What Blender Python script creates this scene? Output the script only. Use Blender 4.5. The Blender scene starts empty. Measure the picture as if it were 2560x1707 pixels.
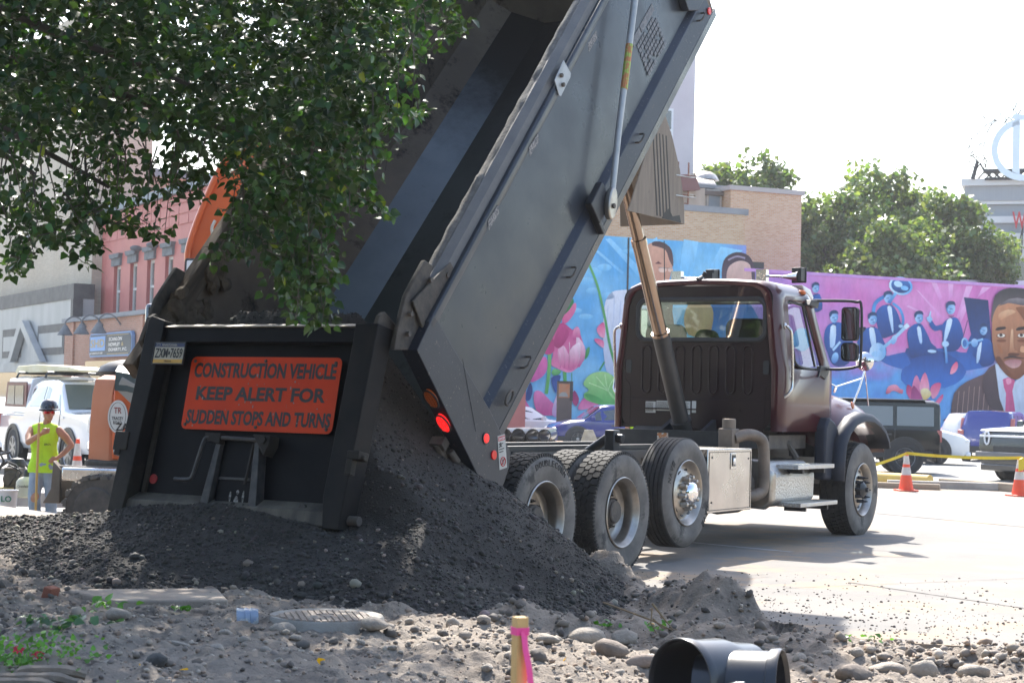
import bpy, math, random
import numpy as np
from mathutils import Vector, Matrix, noise
R=math.radians
random.seed(7); RNG=np.random.default_rng(7)
S=bpy.context.scene; COL=S.collection
# ------------------------------------------------------------ camera, sky, sun, exposure
F=4300.0; ROLL=R(1.4); PITCH=math.atan(160/F); CH=1.4
cd=bpy.data.cameras.new('camera'); cam=bpy.data.objects.new('camera',cd); COL.objects.link(cam); S.camera=cam
cd.sensor_width=36; cd.lens=F/2560*36; cd.clip_start=.1; cd.clip_end=3000
cam.matrix_world=Matrix.Translation((0,0,CH))@Matrix.Rotation(math.pi/2+PITCH,4,'X')@Matrix.Rotation(ROLL,4,'Z')
cd.dof.use_dof=True; cd.dof.focus_distance=15; cd.dof.aperture_fstop=6.3
W=bpy.data.worlds.new('World'); S.world=W; W.use_nodes=True
nt=W.node_tree; sky=nt.nodes.new('ShaderNodeTexSky'); sky.sky_type='NISHITA'; sky.sun_disc=False
SUN_EL,SUN_AZ=R(49),R(-6)          # azimuth measured from +Y towards +X
sky.sun_elevation=SUN_EL; sky.sun_rotation=SUN_AZ; sky.air_density=1.2; sky.dust_density=2.2; sky.ozone_density=1
bg=nt.nodes['Background']; bg.inputs[1].default_value=.15; nt.links.new(sky.outputs[0],bg.inputs[0])
sd=bpy.data.lights.new('sun','SUN'); sd.energy=4.6; sd.angle=R(.6); sd.color=(1,.95,.87)
sun=bpy.data.objects.new('sun',sd); COL.objects.link(sun)
sun.rotation_euler=Vector((-math.sin(SUN_AZ)*math.cos(SUN_EL),-math.cos(SUN_AZ)*math.cos(SUN_EL),-math.sin(SUN_EL))).to_track_quat('-Z','Y').to_euler()
S.view_settings.view_transform='Standard'; S.view_settings.look='None'; S.view_settings.exposure=1.4; S.view_settings.gamma=1
S.view_settings.use_curve_mapping=False
# ------------------------------------------------------------ survey: sight lines through the photograph (2560 px wide) met with real planes
def ray(x,y):
    u,v=x-1280,y-853.5
    u,v=u*math.cos(ROLL)+v*math.sin(ROLL),-u*math.sin(ROLL)+v*math.cos(ROLL)
    return Vector((u,F*math.cos(PITCH)+v*math.sin(PITCH),F*math.sin(PITCH)-v*math.cos(PITCH)))
EYE=Vector((0,0,CH))
def onz(x,y,z=0.):
    d=ray(x,y); return EYE+d*((z-CH)/d.z)
def aty(x,y,Y):
    d=ray(x,y); return EYE+d*(Y/d.y)
# ------------------------------------------------------------ colours and materials
def hx(h):
    h=h.lstrip('#'); c=[int(h[i:i+2],16)/255 for i in (0,2,4)]
    return tuple(x/12.92 if x<=.04045 else ((x+.055)/1.055)**2.4 for x in c)
def rgba(c): return (c[0],c[1],c[2],1)
MATS={}
def pbr(name,c1,c2=None,scale=6,rough=.6,metal=0,bump=0,bscale=40,coat=0,c3=None,s3=3,t3=.6,stretch=None,attr=False,spec=.5,emis=None,trans=0,rvar=0,softness=.15,voro=0,grad=None,mott=0):
    m=bpy.data.materials.new(name); m.use_nodes=True; n=m.node_tree.nodes; l=m.node_tree.links; b=n['Principled BSDF']
    b.inputs['Roughness'].default_value=rough; b.inputs['Metallic'].default_value=metal
    b.inputs['Coat Weight'].default_value=coat; b.inputs['Coat Roughness'].default_value=.06; b.inputs['Specular IOR Level'].default_value=spec
    b.inputs['Transmission Weight'].default_value=trans
    tc=n.new('ShaderNodeTexCoord'); vec=tc.outputs['Object']
    if stretch:
        mp=n.new('ShaderNodeMapping'); mp.inputs['Scale'].default_value=stretch; l.new(vec,mp.inputs[0]); vec=mp.outputs[0]
    def nz(sc,det=6,ro=.6):
        t=n.new('ShaderNodeTexNoise'); t.inputs['Scale'].default_value=sc; t.inputs['Detail'].default_value=det; t.inputs['Roughness'].default_value=ro
        l.new(vec,t.inputs['Vector']); return t.outputs['Fac']
    def mix(f,a,c,typ='MIX'):
        x=n.new('ShaderNodeMix'); x.data_type='RGBA'; x.blend_type=typ
        if isinstance(f,(int,float)): x.inputs[0].default_value=f
        else: l.new(f,x.inputs[0])
        for i,v in ((6,a),(7,c)):
            if isinstance(v,tuple): x.inputs[i].default_value=rgba(v)
            else: l.new(v,x.inputs[i])
        return x.outputs[2]
    def ramp(f,a,c):
        r=n.new('ShaderNodeMapRange'); r.inputs[1].default_value=a; r.inputs[2].default_value=c; l.new(f,r.inputs[0]); return r.outputs[0]
    col=tuple(c1)
    if attr:
        a=n.new('ShaderNodeAttribute'); a.attribute_name='Col'; col=a.outputs['Color']
        if c1!=(1,1,1): col=mix(1.,col,tuple(c1),'MULTIPLY')
    if c2 is not None: col=mix(ramp(nz(scale),.5-softness,.5+softness),col,tuple(c2))
    if c3 is not None: col=mix(ramp(nz(s3,9,.72),t3,t3+.09),col,tuple(c3))
    if mott:
        q=n.new('ShaderNodeMapRange'); q.inputs[1].default_value=.3; q.inputs[2].default_value=.7; q.inputs[3].default_value=1-mott; q.inputs[4].default_value=1+mott*.6; l.new(nz(1.1,12,.78),q.inputs[0]); col=mix(1.,col,q.outputs[0],'MULTIPLY')
    if grad:   # (axis, from, to, colour): mixes in a second colour along one axis of the object
        sp=n.new('ShaderNodeSeparateXYZ'); l.new(tc.outputs['Object'],sp.inputs[0]); ad=n.new('ShaderNodeMath'); ad.operation='MULTIPLY_ADD'; l.new(nz(1.6,8,.7),ad.inputs[0]); ad.inputs[1].default_value=2.2; l.new(sp.outputs['XYZ'.index(grad[0])],ad.inputs[2])
        col=mix(ramp(ad.outputs[0],grad[1]+1.1,grad[2]+1.1),col,tuple(grad[3]))
    if isinstance(col,tuple): b.inputs['Base Color'].default_value=rgba(col)
    else: l.new(col,b.inputs['Base Color'])
    if rvar:
        r=n.new('ShaderNodeMapRange'); r.inputs[1].default_value=.35; r.inputs[2].default_value=.65; r.inputs[3].default_value=rough-rvar; r.inputs[4].default_value=rough+rvar
        l.new(nz(scale*1.7),r.inputs[0]); l.new(r.outputs[0],b.inputs['Roughness'])
    if bump:
        bp=n.new('ShaderNodeBump'); bp.inputs['Strength'].default_value=min(1,bump); bp.inputs['Distance'].default_value=.02
        if voro:
            v=n.new('ShaderNodeTexVoronoi'); v.inputs['Scale'].default_value=bscale; l.new(vec,v.inputs['Vector']); l.new(v.outputs['Distance'],bp.inputs['Height']); bp.invert=True
        else: l.new(nz(bscale,8,.65),bp.inputs['Height'])
        l.new(bp.outputs[0],b.inputs['Normal'])
    if emis: b.inputs['Emission Color'].default_value=rgba(emis[0]); b.inputs['Emission Strength'].default_value=emis[1]
    MATS[name]=m; return m
def brick_mat(name,ca,cb,mortar,axes='xz',bw=.2,bh=.067,bump=.3,patch=None,mort=.012):
    m=bpy.data.materials.new(name); m.use_nodes=True; n=m.node_tree.nodes; l=m.node_tree.links; b=n['Principled BSDF']; b.inputs['Roughness'].default_value=.85
    tc=n.new('ShaderNodeTexCoord'); sp=n.new('ShaderNodeSeparateXYZ'); l.new(tc.outputs['Object'],sp.inputs[0]); cb_=n.new('ShaderNodeCombineXYZ')
    ad=n.new('ShaderNodeMath'); l.new(sp.outputs['X'],ad.inputs[0]); l.new(sp.outputs['Y'],ad.inputs[1]); l.new(ad.outputs[0],cb_.inputs[0]); l.new(sp.outputs['Z'],cb_.inputs[1])
    br=n.new('ShaderNodeTexBrick'); br.inputs['Scale'].default_value=1; br.inputs['Brick Width'].default_value=bw; br.inputs['Row Height'].default_value=bh; br.inputs['Mortar Size'].default_value=mort
    br.inputs['Color1'].default_value=rgba(ca); br.inputs['Color2'].default_value=rgba(cb); br.inputs['Mortar'].default_value=rgba(mortar); l.new(cb_.outputs[0],br.inputs[0])
    no=n.new('ShaderNodeTexNoise'); no.inputs['Scale'].default_value=.35; no.inputs['Detail'].default_value=5; l.new(tc.outputs['Object'],no.inputs['Vector'])
    mx=n.new('ShaderNodeMix'); mx.data_type='RGBA'; mx.blend_type='MULTIPLY'; mr=n.new('ShaderNodeMapRange'); mr.inputs[1].default_value=.35; mr.inputs[2].default_value=.7; mr.inputs[3].default_value=0; mr.inputs[4].default_value=.55
    l.new(no.outputs['Fac'],mr.inputs[0]); l.new(mr.outputs[0],mx.inputs[0]); l.new(br.outputs['Color'],mx.inputs[6]); mx.inputs[7].default_value=rgba(patch or (.72,.68,.64)); l.new(mx.outputs[2],b.inputs['Base Color'])
    bp=n.new('ShaderNodeBump'); bp.inputs['Strength'].default_value=bump; bp.inputs['Distance'].default_value=.01; bp.invert=True; l.new(br.outputs['Fac'],bp.inputs['Height']); l.new(bp.outputs[0],b.inputs['Normal'])
    return m
# ------------------------------------------------------------ mesh collector
class MB:
    def __init__(s): s.v=[]; s.f=[]; s.c=[]
    def add(s,vs,fs,col=None):
        o=len(s.v); s.v+=[tuple(v) for v in vs]; s.f+=[tuple(i+o for i in f) for f in fs]; s.c+=[col]*len(vs) if not isinstance(col,list) else col; return s
    def bx(s,x0,x1,y0,y1,z0,z1,M=None,col=None):
        vs=[Vector((x,y,z)) for z in (z0,z1) for y in (y0,y1) for x in (x0,x1)]
        if M is not None: vs=[M@v for v in vs]
        return s.add(vs,[(0,2,3,1),(4,5,7,6),(0,1,5,4),(2,6,7,3),(0,4,6,2),(1,3,7,5)],col)
    def prism(s,pts,h0,h1,axis='x',M=None,col=None):
        def P(p,h):
            v={'x':(h,p[0],p[1]),'y':(p[0],h,p[1]),'z':(p[0],p[1],h)}[axis]; v=Vector(v); return M@v if M is not None else v
        n=len(pts); vs=[P(p,h0) for p in pts]+[P(p,h1) for p in pts]
        return s.add(vs,[tuple(range(n)),tuple(range(2*n-1,n-1,-1))]+[(i,(i+1)%n,n+(i+1)%n,n+i) for i in range(n)],col)
    def tube(s,pts,r,n=8,caps=True,col=None,flat=None):
        pts=[Vector(p) for p in pts]; m=len(pts); rr=r if isinstance(r,(list,tuple)) else [r]*m; vs=[]; a=None
        for i,p in enumerate(pts):
            t=(pts[min(i+1,m-1)]-pts[max(i-1,0)]).normalized()
            if a is None: a=t.orthogonal().normalized()
            a=(a-t*a.dot(t)); a=a.normalized() if a.length>1e-6 else t.orthogonal().normalized(); b=t.cross(a)
            for k in range(n):
                q=2*math.pi*k/n; vs.append(p+(a*math.cos(q)+b*math.sin(q))*rr[i])
        fs=[(i*n+k,i*n+(k+1)%n,(i+1)*n+(k+1)%n,(i+1)*n+k) for i in range(m-1) for k in range(n)]
        if caps: fs+=[tuple(range(n-1,-1,-1)),tuple(range((m-1)*n,m*n))]
        return s.add(vs,fs,col)
    def lathe(s,prof,n=24,axis='x',c=(0,0,0),M=None,col=None,a0=0,a1=2*math.pi):
        full=abs(a1-a0-2*math.pi)<1e-6; N=n if full else n+1; vs=[]; c=Vector(c)
        for r,h in prof:
            for k in range(N):
                q=a0+(a1-a0)*k/n; u,w=r*math.cos(q),r*math.sin(q)
                v=Vector({'x':(h,u,w),'y':(u,h,w),'z':(u,w,h)}[axis])+c; vs.append(M@v if M is not None else v)
        fs=[(i*N+k,i*N+(k+1)%N,(i+1)*N+(k+1)%N,(i+1)*N+k) for i in range(len(prof)-1) for k in range(n)]
        return s.add(vs,fs,col)
    def disc(s,c,r,axis='x',n=16,col=None,h=0.004,ry=None):
        ry=ry or r; pts=[(r*math.cos(2*math.pi*k/n),ry*math.sin(2*math.pi*k/n)) for k in range(n)]
        M=Matrix.Translation(Vector(c)); return s.prism(pts,0,h,axis,M,col)
    def loft(s,rings,closed=True,caps=True,col=None):
        n=len(rings[0]); vs=[p for r in rings for p in r]; K=n if closed else n-1
        fs=[(i*n+k,i*n+(k+1)%n,(i+1)*n+(k+1)%n,(i+1)*n+k) for i in range(len(rings)-1) for k in range(K)]
        if caps: fs+=[tuple(range(n-1,-1,-1)),tuple(range((len(rings)-1)*n,len(rings)*n))]
        return s.add(vs,fs,col)
    def ell(s,c,r,n=10,m=7,M=None,col=None):
        vs=[];c=Vector(c)
        for i in range(m+1):
            t=math.pi*i/m
            for k in range(n):
                q=2*math.pi*k/n; v=Vector((r[0]*math.sin(t)*math.cos(q),r[1]*math.sin(t)*math.sin(q),r[2]*math.cos(t)))
                if M is not None: v=M@v
                vs.append(c+v)
        return s.add(vs,[(i*n+k,i*n+(k+1)%n,(i+1)*n+(k+1)%n,(i+1)*n+k) for i in range(m) for k in range(n)],col)
    def each(s,name,mat,parent=None,**k):
        import bmesh
        idx={}; par=list(range(len(s.v)))
        def fd(i):
            while par[i]!=i: par[i]=par[par[i]]; i=par[i]
            return i
        for f in s.f:
            r=fd(f[0])
            for j in f[1:]: par[fd(j)]=r
        gr={}
        for f in s.f: gr.setdefault(fd(f[0]),[]).append(f)
        out=[]
        for fs in gr.values():
            u=sorted({i for f in fs for i in f}); mp={i:j for j,i in enumerate(u)}; q=MB(); q.v=[s.v[i] for i in u]; q.c=[s.c[i] for i in u]; q.f=[tuple(mp[i] for i in f) for f in fs]
            c=Vector([sum(v[a] for v in q.v)/len(q.v) for a in range(3)]); q.v=[tuple(Vector(v)-c) for v in q.v]
            out.append(q.build(name,mat,parent,loc=c,**k))
        return out
    def build(s,name,mat,parent=None,smooth=0,bevel=0,loc=None,rot=None,fix=True,**tags):
        me=bpy.data.meshes.new(name); me.from_pydata(s.v,[],s.f); 
        if fix:
            import bmesh
            b=bmesh.new(); b.from_mesh(me); bmesh.ops.recalc_face_normals(b,faces=b.faces); b.to_mesh(me); b.free()
        if any(c is not None for c in s.c):
            ca=me.color_attributes.new('Col','FLOAT_COLOR','POINT'); ca.data.foreach_set('color',[x for c in s.c for x in (tuple(c or (.5,.5,.5))+(1,))])
        if smooth:
            me.polygons.foreach_set('use_smooth',[True]*len(me.polygons)); me.set_sharp_from_angle(angle=R(smooth))
        me.update(); o=link(name,me,mat,parent,loc,rot,**tags)
        if bevel:
            b=o.modifiers.new('b','BEVEL'); b.width=bevel; b.segments=2; b.limit_method='ANGLE'; b.angle_limit=R(40)
            if not smooth: me.polygons.foreach_set('use_smooth',[True]*len(me.polygons)); me.set_sharp_from_angle(angle=R(32))
        return o
def link(name,data,mat=None,parent=None,loc=None,rot=None,label=None,category=None,group=None,kind=None):
    o=bpy.data.objects.new(name,data); COL.objects.link(o)
    if mat is not None and data is not None: data.materials.append(mat)
    if parent is not None: o.parent=parent
    if loc is not None: o.location=loc
    if rot is not None: o.rotation_euler=rot
    for k,v in (('label',label),('category',category),('group',group),('kind',kind)):
        if v: o[k]=v
    return o
def thing(name,label,category,loc=(0,0,0),rz=0,group=None): return link(name,None,None,None,loc,(0,0,rz),label,category,group)
def piece(name,data,parent,loc=(0,0,0),rot=None):      # alike pieces share one mesh
    o=bpy.data.objects.new(name,data); COL.objects.link(o); o.parent=parent; o.location=loc
    if rot is not None: o.rotation_euler=rot
    return o
def copy_tree(o,parent=None):
    c=o.copy(); COL.objects.link(c)
    if parent is not None: c.parent=parent
    for ch in [x for x in bpy.data.objects if x.parent==o]: copy_tree(ch,c)
    return c
def text(name,body,mat,parent,M,w,h,ext=.003,off=0.0,font=None,shear=0,**tags):
    """flat lettering fitted to a w x h box, its lower left corner at M's origin, in M's xy plane"""
    cu=bpy.data.curves.new('t','FONT'); cu.body=body; cu.offset=off; cu.extrude=.01; cu.resolution_u=3; cu.shear=shear; cu.align_x='CENTER'; cu.space_line=.95
    t=bpy.data.objects.new('t',cu); COL.objects.link(t); dg=bpy.context.evaluated_depsgraph_get(); me=bpy.data.meshes.new_from_object(t.evaluated_get(dg)); bpy.data.objects.remove(t)
    co=np.zeros(len(me.vertices)*3); me.vertices.foreach_get('co',co); co=co.reshape(-1,3); lo,hi=co.min(0),co.max(0)
    co[:,0]=(co[:,0]-lo[0])/(hi[0]-lo[0])*w; co[:,1]=(co[:,1]-lo[1])/(hi[1]-lo[1])*h; co[:,2]=(co[:,2]-lo[2])/(hi[2]-lo[2]+1e-9)*ext
    A=np.array(M); co=co@A[:3,:3].T+A[:3,3]; me.vertices.foreach_set('co',co.ravel()); me.materials.clear(); me.update(); me.name=name
    return link(name,me,mat,parent,**tags)
def frame(o,x,y):                                       # matrix from origin and two axis directions
    o,x,y=Vector(o),Vector(x).normalized(),Vector(y).normalized(); z=x.cross(y)
    return Matrix(((x.x,y.x,z.x,o.x),(x.y,y.y,z.y,o.y),(x.z,y.z,z.z,o.z),(0,0,0,1)))
def smooth_curve(pts,k=6,closed=False):
    P=[Vector(p) for p in pts]; n=len(P); out=[]
    rng=range(n) if closed else range(n-1)
    for i in rng:
        a,b,c,d=(P[(i-1)%n],P[i],P[(i+1)%n],P[(i+2)%n]) if closed else (P[max(i-1,0)],P[i],P[i+1],P[min(i+2,n-1)])
        for j in range(k):
            t=j/k; out.append(.5*((2*b)+(-a+c)*t+(2*a-5*b+4*c-d)*t*t+(-a+3*b-3*c+d)*t**3))
    if not closed: out.append(P[-1])
    return out
def np_mesh(name,V,Fq,mat,parent=None,col=None,smooth=False,**tags):
    me=bpy.data.meshes.new(name); V=np.asarray(V,dtype=np.float32); Fq=np.asarray(Fq,dtype=np.int32); k=Fq.shape[1]
    me.vertices.add(len(V)); me.vertices.foreach_set('co',V.ravel()); me.loops.add(Fq.size); me.loops.foreach_set('vertex_index',Fq.ravel())
    me.polygons.add(len(Fq)); me.polygons.foreach_set('loop_start',np.arange(0,Fq.size,k,dtype=np.int32)); me.polygons.foreach_set('loop_total',np.full(len(Fq),k,dtype=np.int32))
    if smooth: me.polygons.foreach_set('use_smooth',np.ones(len(Fq),dtype=bool))
    me.update(calc_edges=True); me.validate()
    if col is not None:
        ca=me.color_attributes.new('Col','FLOAT_COLOR','POINT'); ca.data.foreach_set('color',np.concatenate([col,np.ones((len(V),1))],1).astype(np.float32).ravel())
    return link(name,me,mat,parent,**tags)
# vectorised value noise for terrain
def vnoise(x,y,seed=0):
    xi=np.floor(x).astype(np.int64); yi=np.floor(y).astype(np.int64); xf=x-xi; yf=y-yi
    def h(a,b):
        n=(a*374761393+b*668265263+seed*69069)&0x7fffffff; n=((n^(n>>13))*1274126177)&0x7fffffff; return ((n^(n>>16))&0xffff)/65535.
    u=xf*xf*(3-2*xf); v=yf*yf*(3-2*yf)
    return (h(xi,yi)*(1-u)+h(xi+1,yi)*u)*(1-v)+(h(xi,yi+1)*(1-u)+h(xi+1,yi+1)*u)*v-.5
def fbm(x,y,sc,oct=4,seed=0,g=.55):
    s=0;a=1
    for o in range(oct): s=s+a*vnoise(x*sc*2**o,y*sc*2**o,seed+o*17); a*=g
    return s
def ico(sub):
    import bmesh
    b=bmesh.new(); bmesh.ops.create_icosphere(b,subdivisions=sub,radius=1); v=np.array([p.co[:] for p in b.verts]); f=np.array([[x.index for x in q.verts] for q in b.faces]); b.free(); return v,f
ICO1,ICO2,ICO3=ico(1),ico(2),ico(3)
def stones(pos,size,base=ICO1,flat=(.55,.9),jit=.22,rng=RNG):
    V,Fc=base; n=len(pos); m=len(V)
    J=1+rng.uniform(-jit,jit,(n,m,1)); sc=np.stack([np.ones(n),rng.uniform(.65,1,n),rng.uniform(*flat,n)],1)[:,None,:]
    P=V[None]*J*sc*np.asarray(size)[:,None,None]
    a,b=rng.uniform(0,6.28,n),rng.uniform(-.5,.5,n); ca,sa,cb,sb=np.cos(a),np.sin(a),np.cos(b),np.sin(b)
    x,y,z=P[...,0],P[...,1],P[...,2]; y,z=y*cb[:,None]-z*sb[:,None],y*sb[:,None]+z*cb[:,None]; x,y=x*ca[:,None]-y*sa[:,None],x*sa[:,None]+y*ca[:,None]
    P=np.stack([x,y,z],-1)+np.asarray(pos)[:,None,:]
    return P.reshape(-1,3),(Fc[None]+(np.arange(n)*m)[:,None,None]).reshape(-1,3),m
# ------------------------------------------------------------ shared materials
M_tyre=pbr('tyre_rubber',(.035,.034,.033),(.075,.07,.066),scale=5,rough=.85,bump=.2,bscale=60)
M_tread=pbr('tread_rubber',(.022,.022,.023),(.05,.047,.045),scale=9,rough=.8,bump=.3,bscale=80)
M_side=pbr('dusty_sidewall',(.105,.098,.092),(.19,.175,.16),scale=4,rough=.85,c3=(.05,.048,.046),s3=2.2,t3=.55,bump=.1,bscale=50)
M_alu=pbr('dull_aluminium',(.52,.48,.43),(.36,.32,.28),scale=7,rough=.42,metal=1,rvar=.12,c3=(.3,.24,.18),s3=9,t3=.64)
M_alu2=pbr('bright_aluminium',(.72,.71,.7),(.55,.54,.53),scale=3,rough=.26,metal=1,rvar=.06)
M_steel=pbr('reflection_tinted_steel',(.42,.32,.25),(.30,.22,.17),scale=3,rough=.2,metal=1,stretch=(1,1,.15))  # brown tint holds reflections of sunlit buildings, not the steel's own tone
M_blk=pbr('black_plastic',(.02,.021,.024),(.03,.031,.034),scale=3,rough=.5)
M_blkmetal=pbr('black_painted_metal',(.014,.016,.022),(.03,.031,.035),scale=5,rough=.42,c3=(.12,.11,.1),s3=22,t3=.68,bump=.05)
M_dirty=pbr('grimy_metal',(.06,.055,.05),(.12,.1,.085),scale=8,rough=.75,bump=.2,bscale=30)
M_chrome=pbr('chrome',(.85,.85,.86),rough=.06,metal=1)
M_white=pbr('white_paint',(.75,.76,.78),rough=.35,coat=.3)
M_red=pbr('red_reflector',(.6,.01,.008),rough=.25,emis=((1,.03,.02),.05))
M_redlamp=pbr('red_lamp_lit',(.7,.01,.01),rough=.2,emis=((1,.02,.02),.45))
M_amber=pbr('amber_lamp',(.5,.10,.008),rough=.3)
M_seat=pbr('dark_seat_fabric',(.03,.03,.033),rough=.9)
def glass_mat(name,tint,fac=.12,rough=.02):
    m=bpy.data.materials.new(name); m.use_nodes=True; n=m.node_tree.nodes; l=m.node_tree.links; n.remove(n['Principled BSDF'])
    tr=n.new('ShaderNodeBsdfTransparent'); tr.inputs[0].default_value=rgba(tint); gl=n.new('ShaderNodeBsdfGlossy'); gl.inputs[1].default_value=rough
    fr=n.new('ShaderNodeFresnel'); fr.inputs[0].default_value=1.5; ad=n.new('ShaderNodeMath'); ad.operation='ADD'; ad.inputs[1].default_value=fac; ad.use_clamp=True; l.new(fr.outputs[0],ad.inputs[0])
    mx=n.new('ShaderNodeMixShader'); l.new(ad.outputs[0],mx.inputs[0]); l.new(tr.outputs[0],mx.inputs[1]); l.new(gl.outputs[0],mx.inputs[2]); l.new(mx.outputs[0],n['Material Output'].inputs[0]); return m
M_glass=glass_mat('clear_glass',(.82,.88,.86),.06)
M_tint=glass_mat('tinted_glass',(.25,.28,.3),.1)
M_dark=pbr('dark_window_glass',(.03,.035,.04),rough=.05,spec=.9,coat=1)
M_mirror=pbr('mirror_glass',(.7,.72,.74),rough=.03,metal=1)
# ============================================================ THE SETTING
# street grid: the mural wall runs along (cos 23, sin 23); the shop fronts on the left run along (.494,-.870)
M_asph=pbr('sunbleached_asphalt',(.165,.158,.15),(.225,.205,.185),scale=.7,rough=.9,bump=.25,bscale=120,c3=(.30,.225,.155),s3=.8,t3=.5)
M_conc=pbr('pale_concrete',(.4,.38,.35),(.3,.28,.26),scale=2.5,rough=.9,bump=.3,bscale=60,c3=(.22,.2,.18),s3=3,t3=.6)
M_ground=pbr('packed_earth',(.2,.18,.155),(.14,.125,.11),scale=.8,rough=.95,bump=.4,bscale=25)
g=MB(); g.add([(-900,-200,-.62),(900,-200,-.62),(900,1800,-.62),(-900,1800,-.62)],[(0,1,2,3)]); g.build('ground',M_ground,kind='structure',fix=False)
road=[(-2.2,14.6),(.1,14.2),(.75,13.3),(1.2,12.45),(1.5,11.85),(2.12,10.75),(3.3,10.45),(5,10.1),(9,9.6),(30,9),(120,9),(120,31.5),(24,31.5),(10.8,32.6),(7.2,33.2),(-3.2,34),(-4.0,27),(-2.4,22),(-3.9,19.2),(-4.95,19.9),(-7.0,22.3),(-13,29),(-60,40),(-60,16.2),(-9,15.9),(-5.6,14.8)]
m=MB(); m.prism(road,-.6,0,'z'); m.build('road',M_asph,kind='structure')
m=MB(); m.prism([(-70,34.5),(-3.2,34.03),(7.2,33.45),(10.8,32.85),(24,31.75),(120,31.75),(120,140),(-160,140)],-.58,-.08,'z'); m.build('parking_lot',pbr('lot_asphalt',(.24,.235,.225),(.31,.295,.27),scale=.5,rough=.9,bump=.2,bscale=90),kind='structure')
m=MB(); m.prism([(-70,30.6),(-13.2,29.3),(-4.1,27.2),(-3.4,33.9),(-70,34.3)],-.59,-.2,'z'); m.build('side_street_pavement',M_conc,kind='structure')
# kerb on the far side of the road
m=MB(); pl=[(7.3,33.2),(10.8,32.62),(24,31.52),(60,31.5)]
for (x0,y0),(x1,y1) in zip(pl,pl[1:]):
    d=Vector((x1-x0,y1-y0,0)).normalized(); nn=Vector((-d.y,d.x,0)); P=[Vector((x0,y0,0)),Vector((x1,y1,0)),Vector((x1,y1,0))+nn*.24,Vector((x0,y0,0))+nn*.24]
    m.prism([(p.x,p.y) for p in P],.003,.145,'z')
kb=m.build('kerb',M_conc,bevel=.012,kind='structure')
m=MB()
for i in range(26):                                        # weeds along the kerb foot
    x=11+i*.37+random.uniform(-.1,.1); y=32.55-(x-10.8)*.083
    for k in range(random.choice((0,2,5))):
        a=random.uniform(0,6.28); m.add([(x-.01,y-.03,0),(x+.01,y-.03,0),(x+.04*math.cos(a),y-.03+.02*math.sin(a),random.uniform(.04,.11))],[(0,1,2)])
if m.f: m.build('kerb_weeds',pbr('weed_green',(.12,.2,.05),rough=.8),kind='stuff',fix=False)
# joints and worn painted marks on the road, each a thin sheet
M_mark=pbr('worn_white_line',(.42,.4,.38),(.3,.28,.26),scale=9,rough=.8)
M_joint=pbr('tar_joint',(.1,.095,.09),(.16,.15,.14),scale=3,rough=.9)
def strip(name,p,q,w,mat,z=.004):
    p,q=Vector(p),Vector(q); d=(q-p).normalized(); n=Vector((-d.y,d.x))*w/2
    s=MB(); k=24; L=[];Rr=[]
    for i in range(k+1):
        c=p.lerp(q,i/k); j=random.uniform(.7,1.2); L.append((c.x+n.x*j,c.y+n.y*j,z)); Rr.append((c.x-n.x*j,c.y-n.y*j,z))
    s.add(L+Rr,[(i,i+1,k+2+i,k+1+i) for i in range(k)]); return s.build(name,mat,fix=False,kind='structure')
def oz(x,y): v=onz(x,y); return (v.x,v.y)
strip('road_joint',oz(2190,1283),oz(2700,1330),.05,M_joint)
strip('road_joint',oz(2120,1455),oz(2560,1520),.025,M_joint)
strip('road_marking',oz(1690,1352),oz(1980,1380),.1,M_mark)
strip('road_joint',oz(1960,1470),oz(2700,1440),.012,M_joint,.006)
# ------------------------------------------------------------ dug-up dirt in the foreground
M_dirt=pbr('dry_dirt',(.31,.262,.215),(.195,.163,.135),scale=1.8,rough=.97,bump=1,bscale=34,c3=(.085,.073,.064),s3=3.4,t3=.545)
PIT=np.array(road)
def seg_d(x,y,pts):
    best=np.full(np.shape(x),1e9)
    for (x0,y0),(x1,y1) in zip(pts,pts[1:]):
        dx,dy=x1-x0,y1-y0; t=np.clip(((x-x0)*dx+(y-y0)*dy)/(dx*dx+dy*dy),0,1); best=np.minimum(best,np.hypot(x-x0-t*dx,y-y0-t*dy))
    return best
EDGE=[(-60,16.2),(-9,15.9),(-5.6,14.8),(-2.2,14.6),(.1,14.2),(.75,13.3),(1.2,12.45),(1.5,11.85),(2.12,10.75),(3.3,10.45),(5,10.1),(9,9.6),(30,9)]
EX,EY=[p[0] for p in EDGE],[p[1] for p in EDGE]
def sst(a,b,x): t=np.clip((x-a)/(b-a),0,1); return t*t*(3-2*t)
def G(x,y):
    x=np.asarray(x,float); y=np.asarray(y,float)
    h=.17-.2*sst(-1.6,1.2,x)+.05*sst(2.4,3.6,x)                    # footway side is higher, dug out towards the right
    h=h+.05*fbm(x,y,.8,3,3)*1.3+.06*fbm(x,y,3.0,5,9,.6)+.06*np.abs(fbm(x,y,7,4,21,.65))
    h=h+.12*np.exp(-((seg_d(x,y,[(.2,10.75),(1.2,10.5),(3.0,10.0),(6,9.6)])/.22)**2))*(.6+fbm(x,y,2.5,3,5))
    h=h+.26*np.exp(-((seg_d(x,y,[(.55,13.3),(1.0,12.9),(1.25,12.2),(1.5,11.7)])/.30)**2))*(.85+.8*fbm(x,y,2.2,4,7))    # spoil thrown up at the cut edge
    on=y>np.interp(x,EX,EY)                                        # under the road
    d=y-np.interp(x,EX,EY)
    spill=.05*np.exp(-np.clip(d,0,9)/.35)*(1+1.2*fbm(x,y,4,3,31))*sst(-.3,.2,-(x-3.1)+0)-.03
    hr=np.where(x<2.6,np.maximum(h*np.exp(-d/.5)-.02-.1*(1-np.exp(-d/.4)),spill*np.exp(-d/.6)-.05*(1-np.exp(-d/.5))),-.03-.1*d)
    return np.where(on,hr,h)
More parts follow.
